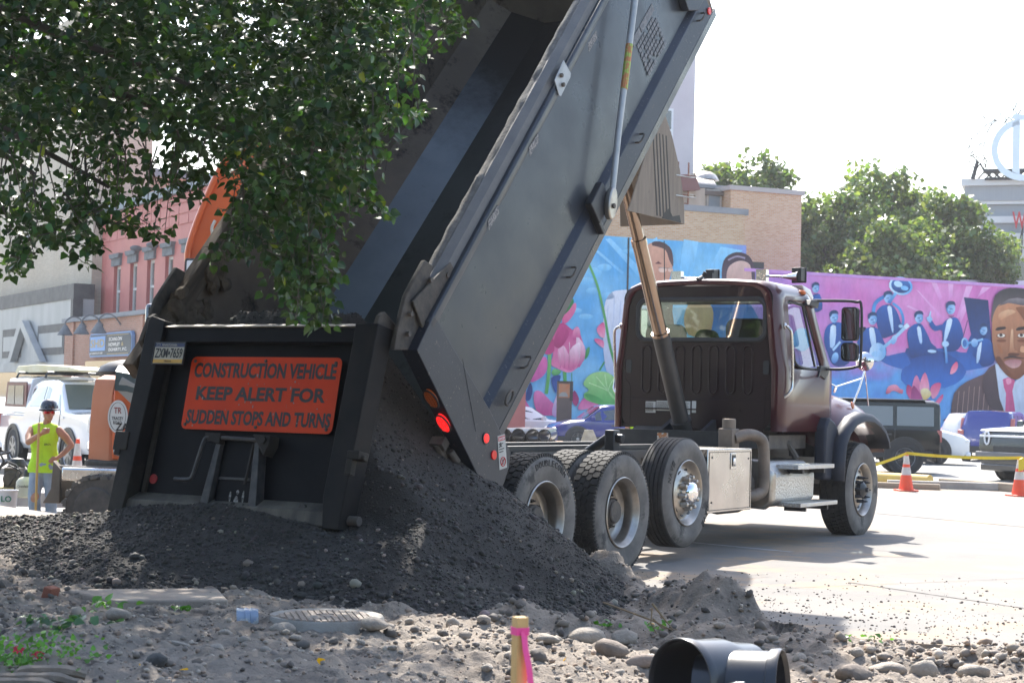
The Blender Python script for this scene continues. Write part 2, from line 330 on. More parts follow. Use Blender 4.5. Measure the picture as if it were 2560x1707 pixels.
def sheet(name,x0,x1,y0,y1,st,hf,mat,**k):
    xs=np.arange(x0,x1+st/2,st); ys=np.arange(y0,y1+st/2,st); X,Y=np.meshgrid(xs,ys); Z=hf(X,Y); V=np.stack([X,Y,Z],-1).reshape(-1,3); n=len(xs)
    i=(np.arange(len(ys)-1)[:,None]*n+np.arange(n-1)[None]).ravel(); Fq=np.stack([i,i+1,i+n+1,i+n],1)
    keep=V[Fq].reshape(-1,4,3)[:,:,2].max(1)>k.pop('zmin',-9); return np_mesh(name,V,Fq[keep],mat,smooth=True,**k)
sheet('dirt_ground',-7.5,8,6.6,15.6,.025,G,M_dirt,kind='structure')
sheet('near_dirt_ground',-7.5,8,-3,6.6,.3,lambda x,y:np.minimum(.05,G(x,y)*.5)+.02*fbm(x,y,1.5,3,2),M_dirt,kind='structure')
# truck frame in the world
TH=R(31.4); TA=Vector((math.sin(TH),math.cos(TH),0)); TB=Vector((math.cos(TH),-math.sin(TH),0)); TO=Vector((.995,14.93,0))-TB*1.22
def tw(a,b,z=0): return TO+TA*a+TB*b+Vector((0,0,z))
# ------------------------------------------------------------ gravel pile
def PILE(x,y):
    dx,dy=x-TO.x,y-TO.y; a=dx*TA.x+dy*TA.y; b=dx*TB.x+dy*TB.y
    d=seg_d(a,b,[(-3.1,-.5),(-3.15,.32),(-2.75,.36)])
    prof=lambda d,t:t-np.where(d<.8,1.35*d,1.08+.72*(d-.8))
    heap=prof(d,2.07)-2.2*np.maximum(0,-b-.95)
    heap=heap-3.2*np.clip(-3.42-a,0,1.2)*np.clip((1.6-b)*1.4,0,1)
    heap=np.where(a>-2.25,np.minimum(heap,.82-.52*(a+2.25)),heap)
    def ridge(p,q,z0,z1,sl,pw=1.):
        (x0,y0),(x1,y1)=p,q; ex,ey=x1-x0,y1-y0; t=np.clip(((x-x0)*ex+(y-y0)*ey)/(ex*ex+ey*ey),0,1); dd=np.hypot(x-x0-t*ex,y-y0-t*ey); return z0+(z1-z0)*t-sl*dd
    q0=tw(-3.78,-.95); q1=tw(-3.78,-.15); q2=tw(-3.6,1.35)
    r=np.maximum.reduce([ridge((q0.x,q0.y),(q1.x,q1.y),.60,.67,.40),ridge((q1.x,q1.y),(q2.x,q2.y),.67,.54,.39),
        ridge((q0.x,q0.y),(-4.3,13.75),.56,.38,.42),ridge((-4.3,13.75),(-7.5,15.3),.38,.20,.30)])
    h=np.maximum(r,heap)
    k=.12; h=np.where(np.abs(r-heap)<k,h+(k-np.abs(r-heap))**2/(4*k),h)
    return h+.05*fbm(x,y,1.3,3,40)+.018*fbm(x,y,7,3,44)
M_pile=pbr('damp_dark_gravel_fines',(.045,.041,.038),(.074,.066,.059),scale=2.2,rough=.92,bump=1,bscale=70,c3=(.034,.030,.027),s3=1.1,t3=.5,attr=False)
M_peb=pbr('gravel_stones',(1,1,1),rough=.8,attr=True,bump=.3,bscale=60)
def pileh(x,y):
    p=PILE(x,y); return np.where(p>G(x,y)-.12,p,-2.)
pile=thing('gravel_pile','tall heap of damp dark gravel pouring from under the hanging tailgate','gravel pile',(-1,12.5,0))
pile['kind']='stuff'
xs=np.arange(-7.5,3.2,.03); ys=np.arange(10.2,17.6,.03); X,Y=np.meshgrid(xs,ys); Z=PILE(X,Y); n=len(xs)
V=np.stack([X+1,Y-12.5,Z],-1).reshape(-1,3); i=(np.arange(len(ys)-1)[:,None]*n+np.arange(n-1)[None]).ravel(); Fq=np.stack([i,i+1,i+n+1,i+n],1)
gz=np.maximum(G(X,Y),-.03).ravel(); ok=(V[:,2]>gz-.06)[Fq].any(1); Fq=Fq[ok]; used=np.unique(Fq); mp=np.zeros(len(V),int); mp[used]=np.arange(len(used))
o=np_mesh('gravel_bed',V[used],mp[Fq],M_pile,pile,smooth=True); o['kind']='stuff'
def pile_stones(n,smin,smax,pick,big=1.0):
    x=RNG.uniform(-7.4,2.9,n*3); y=RNG.uniform(10.3,16.2,n*3); p=PILE(x,y); g0=np.maximum(G(x,y),-.02); dx,dy=x-TO.x,y-TO.y; a=dx*TA.x+dy*TA.y; b=dx*TB.x+dy*TB.y
    vis=(p>g0-.01)&(y<15.8-.2*x)&pick(x,y,a,b,p); x,y,p=x[vis][:n],y[vis][:n],p[vis][:n]; k=len(x)
    s=smin*(smax/smin)**(RNG.random(k)**2.2); return np.stack([x+1,y-12.5,p+s*.15],1),s
def tint(k,m,lightp,dark=(.058,.052,.047),light=(.25,.205,.165)):
    v=RNG.uniform(.55,1.5,(k,1)); c=np.array(dark)[None]*v; L=RNG.random(k)<lightp; c[L]=np.array(light)[None]*RNG.uniform(.6,1.3,(L.sum(),1)); c*=RNG.uniform(.92,1.08,(k,3)); return np.repeat(c,m,0)
for n_,a_,b_,pk,lp in ((34000,.005,.014,lambda x,y,a,b,p:True,.01),(11000,.009,.024,lambda x,y,a,b,p:(fbm(x,y,1.1,3,77)>-.1),.03),(1700,.016,.034,lambda x,y,a,b,p:((x<-2.5)|(p<.5)|(b>1.2))&(fbm(x,y,1.6,3,71)>-.1),.10),(3200,.014,.030,lambda x,y,a,b,p:(x<-3.0),.6),(1600,.018,.045,lambda x,y,a,b,p:(p<np.maximum(G(x,y),0)+.14),.22)):  # left-tail stones paler: brown gravel with sun dapples put into the tint
    pos,s=pile_stones(n_,a_,b_,pk); V,Fc,mm=stones(pos,s); o=np_mesh('loose_stones',V,Fc,M_peb,pile,col=tint(len(s),mm,lp)); o['kind']='stuff'
# ------------------------------------------------------------ loose rubble on the dirt
ICOJ=(ICO1[0]*(1+RNG.uniform(-.30,.22,(len(ICO1[0]),1))),ICO1[1])
def scatter(name,n,x0,x1,y0,y1,smin,smax,mat,cols,pick=None,base=ICO1,kind='stuff',sink=.1,**k):
    x=RNG.uniform(x0,x1,n); y=RNG.uniform(y0,y1,n); g0=G(x,y); on=y>np.interp(x,EX,EY); z=np.where(on,np.maximum(g0,0),g0); ok=PILE(x,y)<z+.02
    if pick is not None: ok&=pick(x,y)
    x,y,z=x[ok],y[ok],z[ok]; s=smin*(smax/smin)**(RNG.random(len(x))**2.0); V,Fc,mm=stones(np.stack([x,y,z+s*(.4-sink)],1),s,base)
    c=np.array(cols)[RNG.integers(0,len(cols),len(x))]*RNG.uniform(.7,1.25,(len(x),1)); return np_mesh(name,V,Fc,mat,None,col=np.repeat(c,mm,0),kind=kind,**k)
GR=[(.34,.285,.23),(.25,.21,.175),(.40,.34,.28),(.19,.16,.14),(.3,.22,.165)]
scatter('rubble',30000,-6.5,7,7.2,14.2,.004,.02,M_peb,GR,lambda x,y:(y<np.interp(x,EX,EY)+.05)&(fbm(x,y,1.2,3,91)>-.35))
scatter('clods',5200,-5.5,6,7.4,13,.008,.026,M_peb,GR,lambda x,y:(y<np.interp(x,EX,EY))&(fbm(x,y,.9,3,55)>-.15),base=ICOJ)
scatter('clods_dark',3200,-5.5,6.5,7.4,12.8,.012,.05,M_peb,[(.13,.11,.095),(.2,.165,.135),(.10,.088,.078),(.28,.235,.19)],lambda x,y:(y<np.interp(x,EX,EY)-.05)&(fbm(x,y,1.4,3,15)>-.05),base=ICOJ)
scatter('spilled_grit',6000,.2,6.5,10.6,15,.004,.014,M_peb,[(.12,.1,.09),(.2,.17,.14)],lambda x,y:(y>np.interp(x,EX,EY))&(RNG.random(len(x))<np.exp(-(y-np.interp(x,EX,EY))/2.0)))
scatter('edge_rubble',1500,2.0,7,9.0,10.7,.015,.05,M_peb,GR,lambda x,y:np.abs(y-np.interp(x,EX,EY)+.3)<.45,base=ICOJ)
# ============================================================ THE DUMP TRUCK (x to its right, y forward, z up; metres)
truck=thing('dump_truck','dark maroon dump truck with its grey bed raised, tipping gravel beside the road','dump truck',TO,-TH)
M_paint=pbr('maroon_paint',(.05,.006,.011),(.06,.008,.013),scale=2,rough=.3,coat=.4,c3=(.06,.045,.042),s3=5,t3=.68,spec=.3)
M_pback=pbr('maroon_paint_shaded',(.012,.0035,.006),(.017,.005,.008),scale=2,rough=.4,coat=.25,c3=(.05,.04,.036),s3=5,t3=.69,spec=.25)  # darker copy of the cab paint; shade on the back put into colour
M_roofp=pbr('maroon_roof_lit',(.05,.025,.03),(.09,.07,.07),scale=2,rough=.42,coat=.6,stretch=(1,.3,1))  # paler copy of the cab paint; light on the roof put into colour
M_bed=pbr('blue_grey_bed_paint',(.03,.037,.05),(.044,.052,.065),scale=1.6,rough=.33,rvar=.1,c3=(.17,.15,.125),s3=34,t3=.675,bump=.2,bscale=1.6,coat=.12,spec=.35)
M_navy=pbr('navy_rail_paint',(.011,.015,.028),(.02,.025,.04),scale=3,rough=.45,c3=(.2,.175,.14),s3=38,t3=.605,bump=.06)
M_in=pbr('mud_stained_bed_inside',(.15,.115,.09),(.24,.185,.14),scale=1.1,rough=.85,c3=(.04,.032,.028),s3=1.6,t3=.55,bump=.5,bscale=14,spec=.2)
M_floor=pbr('scoured_bed_floor',(.042,.047,.044),(.055,.062,.06),scale=1.3,rough=.6,bump=.1,bscale=6,c3=(.016,.018,.018),s3=1.5,t3=.56,spec=.3,grad=('Y',2.6,4.6,(.012,.011,.011)))  # darker towards the front of the bed
M_chamf=pbr('skylit_bed_corner',(.22,.25,.28),(.15,.175,.2),scale=1.2,rough=.45,bump=.1,bscale=6,c3=(.05,.05,.052),s3=2.4,t3=.6,grad=('Y',3.0,4.6,(.012,.011,.011)))  # lighter corner facet: sky light put into the colour; darker towards the front
M_crust=pbr('dried_concrete_crust',(.2,.19,.18),(.12,.115,.11),scale=14,rough=.95,bump=1,bscale=45)
M_frame=pbr('dusty_frame_steel',(.12,.115,.11),(.2,.185,.17),scale=3,rough=.55,metal=.5,stretch=(1,.2,1))
M_gate=pbr('black_gate_paint',(.004,.0045,.007),(.007,.0075,.010),scale=4,rough=.45,c3=(.05,.046,.04),s3=30,t3=.73,bump=.04,bscale=30,spec=.1)
M_gdust=pbr('gate_frame_dusty',(.008,.009,.012),(.02,.019,.019),scale=3,rough=.55,c3=(.07,.065,.055),s3=18,t3=.67,spec=.15,grad=('Z',.35,-.25,(.05,.045,.038)))
M_rg=pbr('weathered_rail_grey',(.12,.118,.12),(.16,.155,.15),scale=4,rough=.6,bump=.2)
M_hd=pbr('hinge_dirty',(.05,.045,.042),(.1,.085,.07),scale=12,rough=.8,bump=.3)
M_rd=pbr('red_disc',(.42,.012,.012),(.3,.01,.01),scale=20,rough=.45)
M_nbp=pbr('navy_black_plastic',(.018,.024,.040),(.026,.031,.046),scale=3,rough=.6,spec=.3)
M_lw=pbr('label_white',(.6,.6,.58),rough=.5)
# ---- chassis
for sx in (-1,1):
    m=MB(); x0,x1=(.36,.45) if sx>0 else (-.45,-.36)
    m.prism([(-2.0,.74),(-2.0,1.0),(6.7,1.0),(6.7,.74)],sx*.44,sx*.452,'x'); m.bx(min(sx*.36,sx*.44),max(sx*.36,sx*.44),-2.0,6.7,.988,1.0); m.bx(min(sx*.36,sx*.44),max(sx*.36,sx*.44),-2.0,6.7,.74,.752)
    m.build('frame_rail',M_frame,truck)
me=MB(); me.lathe([(0,.0),(.02,.0),(.02,.014),(0,.018)],6,'x'); b0=me.build('rail_bolt',M_dirty,truck,fix=False); b0.location=(.452,-.9,.84)
for i in range(34): piece('rail_bolt',b0.data,truck,(.452,-1.6+i*.18+(i%3)*.03,.82+(i%2)*.09))
m=MB()
for y in (-1.9,-.7,.7,2.2,3.2,4.6): m.bx(-.36,.36,y-.05,y+.05,.78,.95)
m.each('crossmember',M_dirty,truck)
m=MB()
for y in (-1.33,0): m.tube([(-1.0,y,.5),(1.0,y,.5)],.08,10); m.ell((0,y,.5),(.22,.24,.2)); m.bx(-.62,-.5,y-.25,y+.25,.55,.74);m.bx(.5,.62,y-.25,y+.25,.55,.74)
m.tube([(-.95,1.3,.62),(.95,1.3,.62)],.07,10); m.tube([(-.95,6,.5),(.95,6,.5)],.07,10); m.tube([(0,-1.2,.55),(0,0,.56),(0,3.9,.8)],.06,8); m.bx(-.4,.4,5.2,6.8,.5,1.1); m.bx(-.3,.3,3.9,5.2,.55,1.0)
m.build('axles_and_driveline',M_dirty,truck,kind='stuff')
m=MB()                                                  # side beams that carry the bed when it is down
for sx in (-1,1): m.bx(sx*.40-.05,sx*.40+.05,-1.95,2.6,1.004,1.05)
m.each('bed_sill',M_blkmetal,truck)
# ---- wheels
def tyre_mesh(name,Rr,w,kind,matS=M_side):
    """x=0 is the outer face, the tyre runs to x=-w"""
    k=Rr/.525; ri=.298
    prof=[(ri,-.012),(ri+.02,-.004),(ri+.05,0.002),(.39*k,.012),(.44*k,.014),(.485*k,.004),(Rr-.022,-.012),(Rr-.012,-.018)]
    if kind=='rib':
        gx=[.06,.105,.15,.195,.235]; g=[(Rr-.002,-.024)]
        for x in gx:
            x=x*w/.28; g+=[(Rr,-x+.006),(Rr-.014,-x+.004),(Rr-.014,-x-.004),(Rr,-x-.006)]
        g+=[(Rr-.002,-w+.024)]
    else: g=[(Rr-.016,-.026),(Rr-.014,-w/2),(Rr-.016,-w+.026)]
    back=[(Rr-.012,-w+.018),(.485*k,-w-.004),(.42*k,-w-.012),(ri,-w+.01),(ri,-.012)]
    m=MB(); m.lathe(prof,64); t=m.build(name,matS,None,smooth=40,fix=True)
    m=MB(); m.lathe([prof[-1]]+g+back,64)
    if kind=='drive':
        N=46
        for i in range(N):
            for j,(xc,ww) in enumerate(((.045,.062),(.103,.05),(.155,.05),(.213,.062))):
                q=2*math.pi*(i+(.5 if j%2 else 0)+(.12 if j in(0,3) else 0))/N; h=2*math.pi*Rr/N*.42; xc*=w/.26;ww*=w/.26
                M=Matrix.Rotation(q,4,'X')@Matrix.Translation((-xc,0,Rr-.006)); z0=-.016
                p=[(-ww/2,-h*.55),(-ww/2+.008,-h*.9),(ww/2-.012,-h),(ww/2,-h*.3),(ww/2,h*.55),(ww/2-.01,h),(-ww/2+.012,h*.85),(-ww/2,h*.35)]
                m.prism(p,z0,.007,'z',M)
        for i in range(N*2):
            q=2*math.pi*i/(N*2); M=Matrix.Rotation(q,4,'X')@Matrix.Translation((-.010,0,Rr-.022)); m.bx(-.014,.006,-.011,.011,-.02,.018,M)
    if kind=='steer':
        N=60
        for i in range(N):
            for j,xc in enumerate((.06,.13,.2,.27)):
                if xc>w-.03: continue
                q=2*math.pi*(i+.5*(j%2))/N; M=Matrix.Rotation(q,4,'X')@Matrix.Translation((-xc,0,Rr-.006)); h=2*math.pi*Rr/N*.5
                m.prism([(-.028,-h),(.02,-h*.6),(.028,0),(.028,h),(-.02,h*.6),(-.028,0)],-.01,.006,'z',M)
    m.c=[];
    c=m.build('tread',M_tread,t,smooth=30,fix=True); return t
def dual_rim(name):
    m=MB(); m.lathe([(.304,-.006),(.308,.004),(.300,.010),(.292,.004),(.286,-.012),(.268,-.03),(.262,-.05),(.256,-.1),(.262,-.125),(.25,-.15),(.235,-.165),(.215,-.17),(.15,-.165),(.13,-.172),(.10,-.172),(.0,-.172)],48)
    r=m.build(name,M_alu,None,smooth=35,fix=True)
    m=MB()
    for i in range(5):
        q=2*math.pi*i/5+.3; m.disc((-.1665,.192*math.cos(q),.192*math.sin(q)),.034,'x',14,h=.004)
    m.each('hand_hole',MATS['black_plastic'],r)
    m=MB()
    for i in range(10):
        q=2*math.pi*i/10; m.lathe([(.017,-.17),(.017,-.135),(.009,-.133),(.009,-.11),(0,-.11)],6,'x',(0,.143*math.cos(q),.143*math.sin(q)))
    m.lathe([(.115,-.172),(.112,-.10),(.098,-.085),(.098,-.07),(.09,-.062),(.03,-.06),(0,-.06)],20); m.build('hub',M_dirty,r,smooth=30); return r
def flat_rim(name,dark=False,d=0.0):
    m=MB(); m.lathe([(.304,-.006),(.308,.004),(.300,.010),(.292,.004),(.286,-.012),(.270,-.03),(.262,-.05+d),(.245,-.062+d),(.225,-.052+d),(.19,-.03+d),(.165,-.018+d),(.12,-.016+d),(0,-.016+d)],48)
    r=m.build(name,M_alu,None,smooth=35)
    m=MB()
    for i in range(10):
        q=2*math.pi*(i+.5)/10; M=Matrix.Rotation(q,4,'X')@Matrix.Translation((-.043+d,0,.208)); M=M@Matrix.Rotation(R(-28),4,'Y'); m.prism([(.022*math.cos(a)*1.3,.022*math.sin(a)) for a in np.linspace(0,6.28,12,endpoint=False)],.002,.008,'x',Matrix.Rotation(q,4,'X')@Matrix.Translation((-.046+d,0,.21))@Matrix.Rotation(R(24),4,'Y'))
    m.each('hand_hole',MATS['black_plastic'],r)
    m=MB()
    for i in range(10):
        q=2*math.pi*i/10; c=(0,.143*math.cos(q),.143*math.sin(q))
        if dark: m.lathe([(.022,-.016+d),(.02,.02+d),(.014,.03+d),(.006,.075+d),(0,.08+d)],10,'x',c)
        else: m.lathe([(.026,-.016+d),(.026,.02+d),(.02,.03+d),(.02,.05+d),(.012,.056+d),(0,.057+d)],12,'x',c)
    if dark: m.lathe([(.1,-.016+d),(.095,.03+d),(.06,.06+d),(.03,.07+d),(.026,.1+d),(0,.1+d)],20)
    m.build('wheel_nuts',M_blkmetal if dark else M_alu,r,smooth=35)
    if not dark:
        m=MB(); m.lathe([(.112,-.016+d),(.11,.03+d),(.104,.05+d),(.085,.072+d),(.05,.084+d),(0,.088+d)],28); m.build('hub_cover',M_chrome,r,smooth=40)
    return r
def raised_text(body,Rt,hgt,ang,mat,parent,step,x=.013):
    out=[]
    for i,chh in enumerate(body):
        q=ang-(i-(len(body)-1)/2)*step
        M=Matrix.Rotation(q,4,'X')@Matrix(((0,0,1,x),(1,0,0,-step*Rt*.4),(0,1,0,Rt),(0,0,0,1)))
        out.append(text('tyre_lettering',chh,mat,parent,M,step*Rt*.78,hgt,.004,.0))
    return out
drv=tyre_mesh('tyre',.527,.265,'drive'); liftT=tyre_mesh('tyre',.51,.28,'rib'); strT=tyre_mesh('tyre',.545,.34,'steer')
rimD=dual_rim('rim'); rimL=flat_rim('rim'); rimF=flat_rim('rim',True,-.03)
def place(o,parent,x,rz=0,first=[]):
    c=o if id(o) not in first else copy_tree(o)
    if id(o) not in first: first.append(id(o))
    c.parent=parent; c.location=(x,0,0); c.rotation_euler=(random.uniform(0,6.28),0,rz); return c
M_txt=pbr('tyre_lettering_rubber',(.028,.027,.027),rough=.8)
def wheel(a,side,z,kind):
    e=link('wheel',None,None,truck,(side*1.22,a,z),(0,0,0 if side>0 else math.pi))
    if kind=='dual':
        place(drv,e,0); place(drv,e,-.335); place(rimD,e,0)
        if side>0 and a<-1:
            raised_text('DOUBLECOIN',.425,.05,R(-8),M_txt,e,.115)
    elif kind=='lift':
        place(liftT,e,-.0); place(rimL,e,0)
        if side>0: raised_text('NAVI',.405,.055,R(62),M_txt,e,.13); raised_text('NAVI',.405,.055,R(238),M_txt,e,.13)
    else: place(strT,e,0); place(rimF,e,0)
    return e
for sd_ in (1,-1):
    wheel(-1.34,sd_,.5,'dual'); wheel(0,sd_,.5,'dual'); wheel(1.29,sd_,.63,'lift')
    w=wheel(6.0,sd_,.525,'steer')
    m=MB(); fl=smooth_curve([(sd_*.9,-1.95,.98),(sd_*.9,-2.0,.7),(sd_*.9,-2.02,.45),(sd_*.9,-2.0,.3)],4); m.loft([[Vector((sd_*1.2,p.y,p.z)),Vector((sd_*.62,p.y,p.z)),Vector((sd_*.62,p.y-.02,p.z)),Vector((sd_*1.2,p.y-.02,p.z))] for p in fl]); m.build('mud_flap',M_blk,truck,smooth=40)
m=MB(); m.tube([(.5,.62,.98),(.72,.66,1.14),(.86,.66,1.12)],.045,8); m.bx(.7,.8,.6,.72,.75,1.2); m.build('lift_axle_bracket',M_blkmetal,truck,bevel=.01)
m=MB(); m.lathe([(.13,-.08),(.16,-.06),(.17,0),(.16,.06),(.13,.08)],20,'y',(.62,.95,.8)); m.lathe([(0,-.1),(.05,-.1),(.05,.1),(0,.1)],12,'x',(.62,.86,.8)); m.build('brake_chamber',M_dirty,truck,smooth=40)
# ---- tipping bed: own frame hinged at the back of the chassis
TILT=R(47.2)
bed=link('dump_bed',None,None,truck,(0,-1.98,1.25),(TILT,0,0))
def wt(u): return 1.47+.034*u
def part(name,m,mat,**k): return m.build(name,mat,bed,**k)
m=MB(); n=26; ring=[]
for sx in (1,):
    # right side panel: gently bowed sheet from the sill to the lip
    rows=[]
    for j,w_ in enumerate((.34,.36,.6,.85,1.1,1.27,1.29)):
        rows.append([Vector((1.205+(.012*math.sin(math.pi*(w_-.34)/.95)) ,-.16+u*(5.5+.16)/n,w_+(.034*(-.16+u*5.66/n) if w_>1 else .0)) ) for u in range(n+1)])
    vs=[v for r in rows for v in r]; k=n+1
    m.add(vs,[(i*k+j,i*k+j+1,(i+1)*k+j+1,(i+1)*k+j) for i in range(len(rows)-1) for j in range(n)])
part('side_panel',m,M_bed,smooth=30,fix=False)
m=MB(); n=26; rows=[]                                              # left side, seen from inside
for w_ in (.45,.8,1.1,1.3): rows.append([Vector((-1.13,-.2+u*5.5/n,w_+(.034*u*5.5/n if w_>1 else 0))) for u in range(n+1)])
k=n+1; m.add([v for r in rows for v in r],[(i*k+j,i*k+j+1,(i+1)*k+j+1,(i+1)*k+j) for i in range(3) for j in range(n)]); part('left_inner_wall',m,M_in,smooth=30,fix=False)
m=MB(); m.prism([(-.2,.34),(-.2,1.46),(5.5,1.65),(5.5,.34)],-1.22,-1.19,'x'); part('left_side_panel',m,M_bed)
m=MB(); m.prism([(-.2,.1),(-.2,1.44),(5.5,1.62),(5.5,.1)],1.13,1.16,'x'); part('right_inner_wall',m,M_in)
m=MB(); m.bx(-.60,1.13,-.28,5.4,.08,.13); part('bed_floor',m,M_floor)
m=MB(); m.prism([(-.60,.13),(-.60,.10),(-.95,.24),(-.93,.29)],-.26,5.4,'y'); part('floor_corner',m,M_chamf); m=MB(); m.prism([(-.93,.291),(-.95,.25),(-1.16,.36),(-1.135,.47)],-.26,5.4,'y'); part('floor_corner',m,M_in)
m=MB(); m.prism([(1.14,.42),(1.14,.34),(.8,.1),(.8,.13)],-.26,5.4,'y'); part('floor_corner',m,M_floor)
m=MB(); m.prism([(5.33,-.02),(5.4,-.02),(5.56,1.9),(5.49,1.9)],-1.2,1.2,'x'); part('front_wall',m,M_in)
for sx in (-1,1):                                                  # lower rail: chamfered navy box and a bright lower edge
    m=MB(); m.prism([(sx*1.2,.36),(sx*1.255,.30),(sx*1.262,.09),(sx*1.16,.075),(sx*1.1,.2),(sx*1.14,.36)],-.3,5.25,'y'); part('lower_rail',m,M_navy,bevel=.006)
    m=MB(); m.prism([(sx*1.262,.088),(sx*1.25,.0),(sx*1.1,-.01),(sx*1.1,.07)],-.2,5.34,'y'); part('rail_foot',m,M_bed,bevel=.004)
    # upper rail: box section, inner strip, bolted
    def pr(pts,nm,mat,u0=-.25,u1=5.6,**k):
        m=MB(); q=[Vector((sx*x,u0,w+.034*u0)) for x,w in pts]; r=[Vector((sx*x,u1,w+.034*u1)) for x,w in pts]; m.loft([q,r]); return part(nm,m,mat,**k)
    pr([(1.16,1.26),(1.262,1.26),(1.275,1.285),(1.275,1.335),(1.262,1.35),(1.16,1.35)],'tarp_rail',M_bed,bevel=.006)
    pr([(1.10,1.33),(1.235,1.352),(1.225,1.42),(1.17,1.462),(1.08,1.44)],'top_rail',M_rg)
# dried crust along the lip
m=MB()
u=-.2; rs=[]
while u<5.6:
    h=.004+.022*abs(noise.noise(Vector((u*2.2,1,0))))+.016*random.random()+(.012 if 2.6<u<3.3 or .3<u<1.2 else 0); x=.03*noise.noise(Vector((u*5,4,0)))
    b=wt(u)-.02; rs.append([Vector((1.09+x,u,b-.05)),Vector((1.085+x,u,b+.0)),Vector((1.10+x*.5,u,b+h*.8)),Vector((1.13,u,b+h)),Vector((1.16,u,b+h*.5)),Vector((1.175,u,b-.03))]); u+=random.uniform(.03,.16)
m.loft(rs); part('concrete_crust',m,M_crust,smooth=50)
# heap of broken crust and timber at the left rear corner
m=MB()
for i in range(46):
    u=random.uniform(-.75,.55); w_=1.28+random.uniform(-.12,.22)*(1.2-abs(u)); x=-1.14+random.uniform(-.1,.09); s_=random.uniform(.03,.09)
    m.ell((x,u,w_),(s_*.7,s_*1.5,s_),6,4,Matrix.Rotation(random.uniform(0,3),3,'X'))
part('concrete_crust',m,pbr('brown_crust',(.2,.15,.105),(.09,.068,.05),scale=10,rough=.95,bump=1,bscale=40),smooth=0)
m=MB(); m.bx(-1.2,-1.08,-.8,2.2,1.34,1.5,Matrix.Rotation(R(1.5),4,'X')); part('side_board',m,pbr('muddy_timber',(.16,.12,.085),(.07,.052,.04),scale=3,rough=.9,stretch=(6,.6,6),bump=.6,bscale=12),bevel=.01)
# bolted plate, hooks, ring, decal patch, clearance lamps
m=MB(); m.prism([(2.6,1.515),(2.37,1.49),(2.34,1.36),(2.36,1.335),(2.59,1.35),(2.62,1.37)],1.28,1.288,'x'); pl_=part('bolted_plate',m,pbr('galvanised_plate',(.3,.31,.32),(.4,.41,.42),scale=8,rough=.5,metal=.5),bevel=.003)
m=MB(); m.disc((1.288,2.47,1.46),.018,'x',8,h=.02); m.disc((1.288,2.44,1.39),.018,'x',8,h=.02); m.each('bolt',M_dirty,pl_)
m=MB()
for u,w_ in ((.9,1.31),(1.75,1.32),(3.1,1.33),(4.1,1.33)): m.prism([(u-.1,w_-.03),(u+.1,w_-.03),(u+.13,w_+.025),(u-.06,w_+.03)],1.276,1.279,'x')
part('scraped_paint_patch',m,pbr('scrape',(.3,.28,.26),(.1,.1,.11),scale=60,rough=.7,softness=.04))
for u,w_ in ((3.21,.22),(4.98,.24),(-.02+.5,.2),(1.5,.21)):
    m=MB(); m.tube([(1.262,u-.06,w_),(1.30,u-.06,w_),(1.315,u-.04,w_),(1.315,u+.04,w_),(1.30,u+.06,w_),(1.262,u+.06,w_)],.009,6); part('tie_hook',m,M_dirty,smooth=40)
rg=MB(); rg.lathe([(.006,0)],3) if False else None
pts=[(1.30,.1+.07*math.cos(q),.2+.035*math.sin(q)) for q in np.linspace(0,2*math.pi,17)]; rg.tube(pts,.011,6,caps=False); part('lifting_ring',rg,M_dirty,smooth=40)
m=MB()
for r_ in range(7):
    for c_ in range(9):
        if random.random()<.85: m.bx(1.219,1.221,3.84+c_*.055,3.84+c_*.055+.046,.42+r_*.05+ .0,.42+r_*.05+.036)
m.bx(1.219,1.2212,3.78,3.98,.78,.85); m.bx(1.219,1.2212,4.0,4.34,.78,.85)
part('worn_decal',m,pbr('worn_decal_film',(.22,.22,.23),(.13,.14,.155),scale=20,rough=.7,softness=.1),kind='stuff')
for nm,(u,w_),mt,r_ in (('marker_lamp',(5.14,.42),M_amber,.035),('reflector',(5.2,.15),M_red,.035)):
    m=MB(); m.disc((1.264 if w_<.3 else 1.3,u,w_),r_,'x',16,h=.012); part(nm,m,mt,bevel=.003)
m=MB(); m.prism([(4.82,1.2),(4.78,.45),(4.95,.33),(5.22,.33),(5.22,1.2)],1.23,1.30,'x'); part('front_corner_post',m,M_navy,bevel=.008)
# tarp arm and its pivot bracket
m=MB(); m.bx(1.262,1.33,2.08,2.36,.22,.44); m.bx(1.262,1.32,2.08,2.13,.10,.44); part('arm_bracket',m,M_blkmetal,bevel=.008)
arm=MB(); arm.tube([(1.36,2.36,.29),(1.36,2.83,.60),(1.36,3.86,1.22),(1.36,5.5,2.2)],[.026,.028,.03,.03],10); am=part('tarp_arm',arm,pbr('grey_white_tube',(.45,.46,.47),(.34,.35,.36),scale=4,rough=.4,metal=.3),smooth=40)
m=MB(); M_=Matrix.Translation((1.33,2.30,.25))@Matrix.Rotation(R(33),4,'X'); pp=[(.16*math.cos(q)*.5+(0.0),.07*math.sin(q)) for q in np.linspace(0,6.28,20,endpoint=False)]
m.prism([(a*1.75,b_) for a,b_ in pp],0,.055,'x',M_); m.build('arm_end_cap',M_alu,am,bevel=.012)
m=MB(); m.disc((1.386,2.28,.24),.022,'x',8,h=.012); m.build('bolt',M_dirty,am)
m=MB(); m.tube([(1.361,3.15,.79),(1.361,3.5,1.003)],.0312,10); m.build('worn_sticker',pbr('sticker_remains',(.5,.2,.08),(.35,.45,.1),scale=25,rough=.6,softness=.03),am)
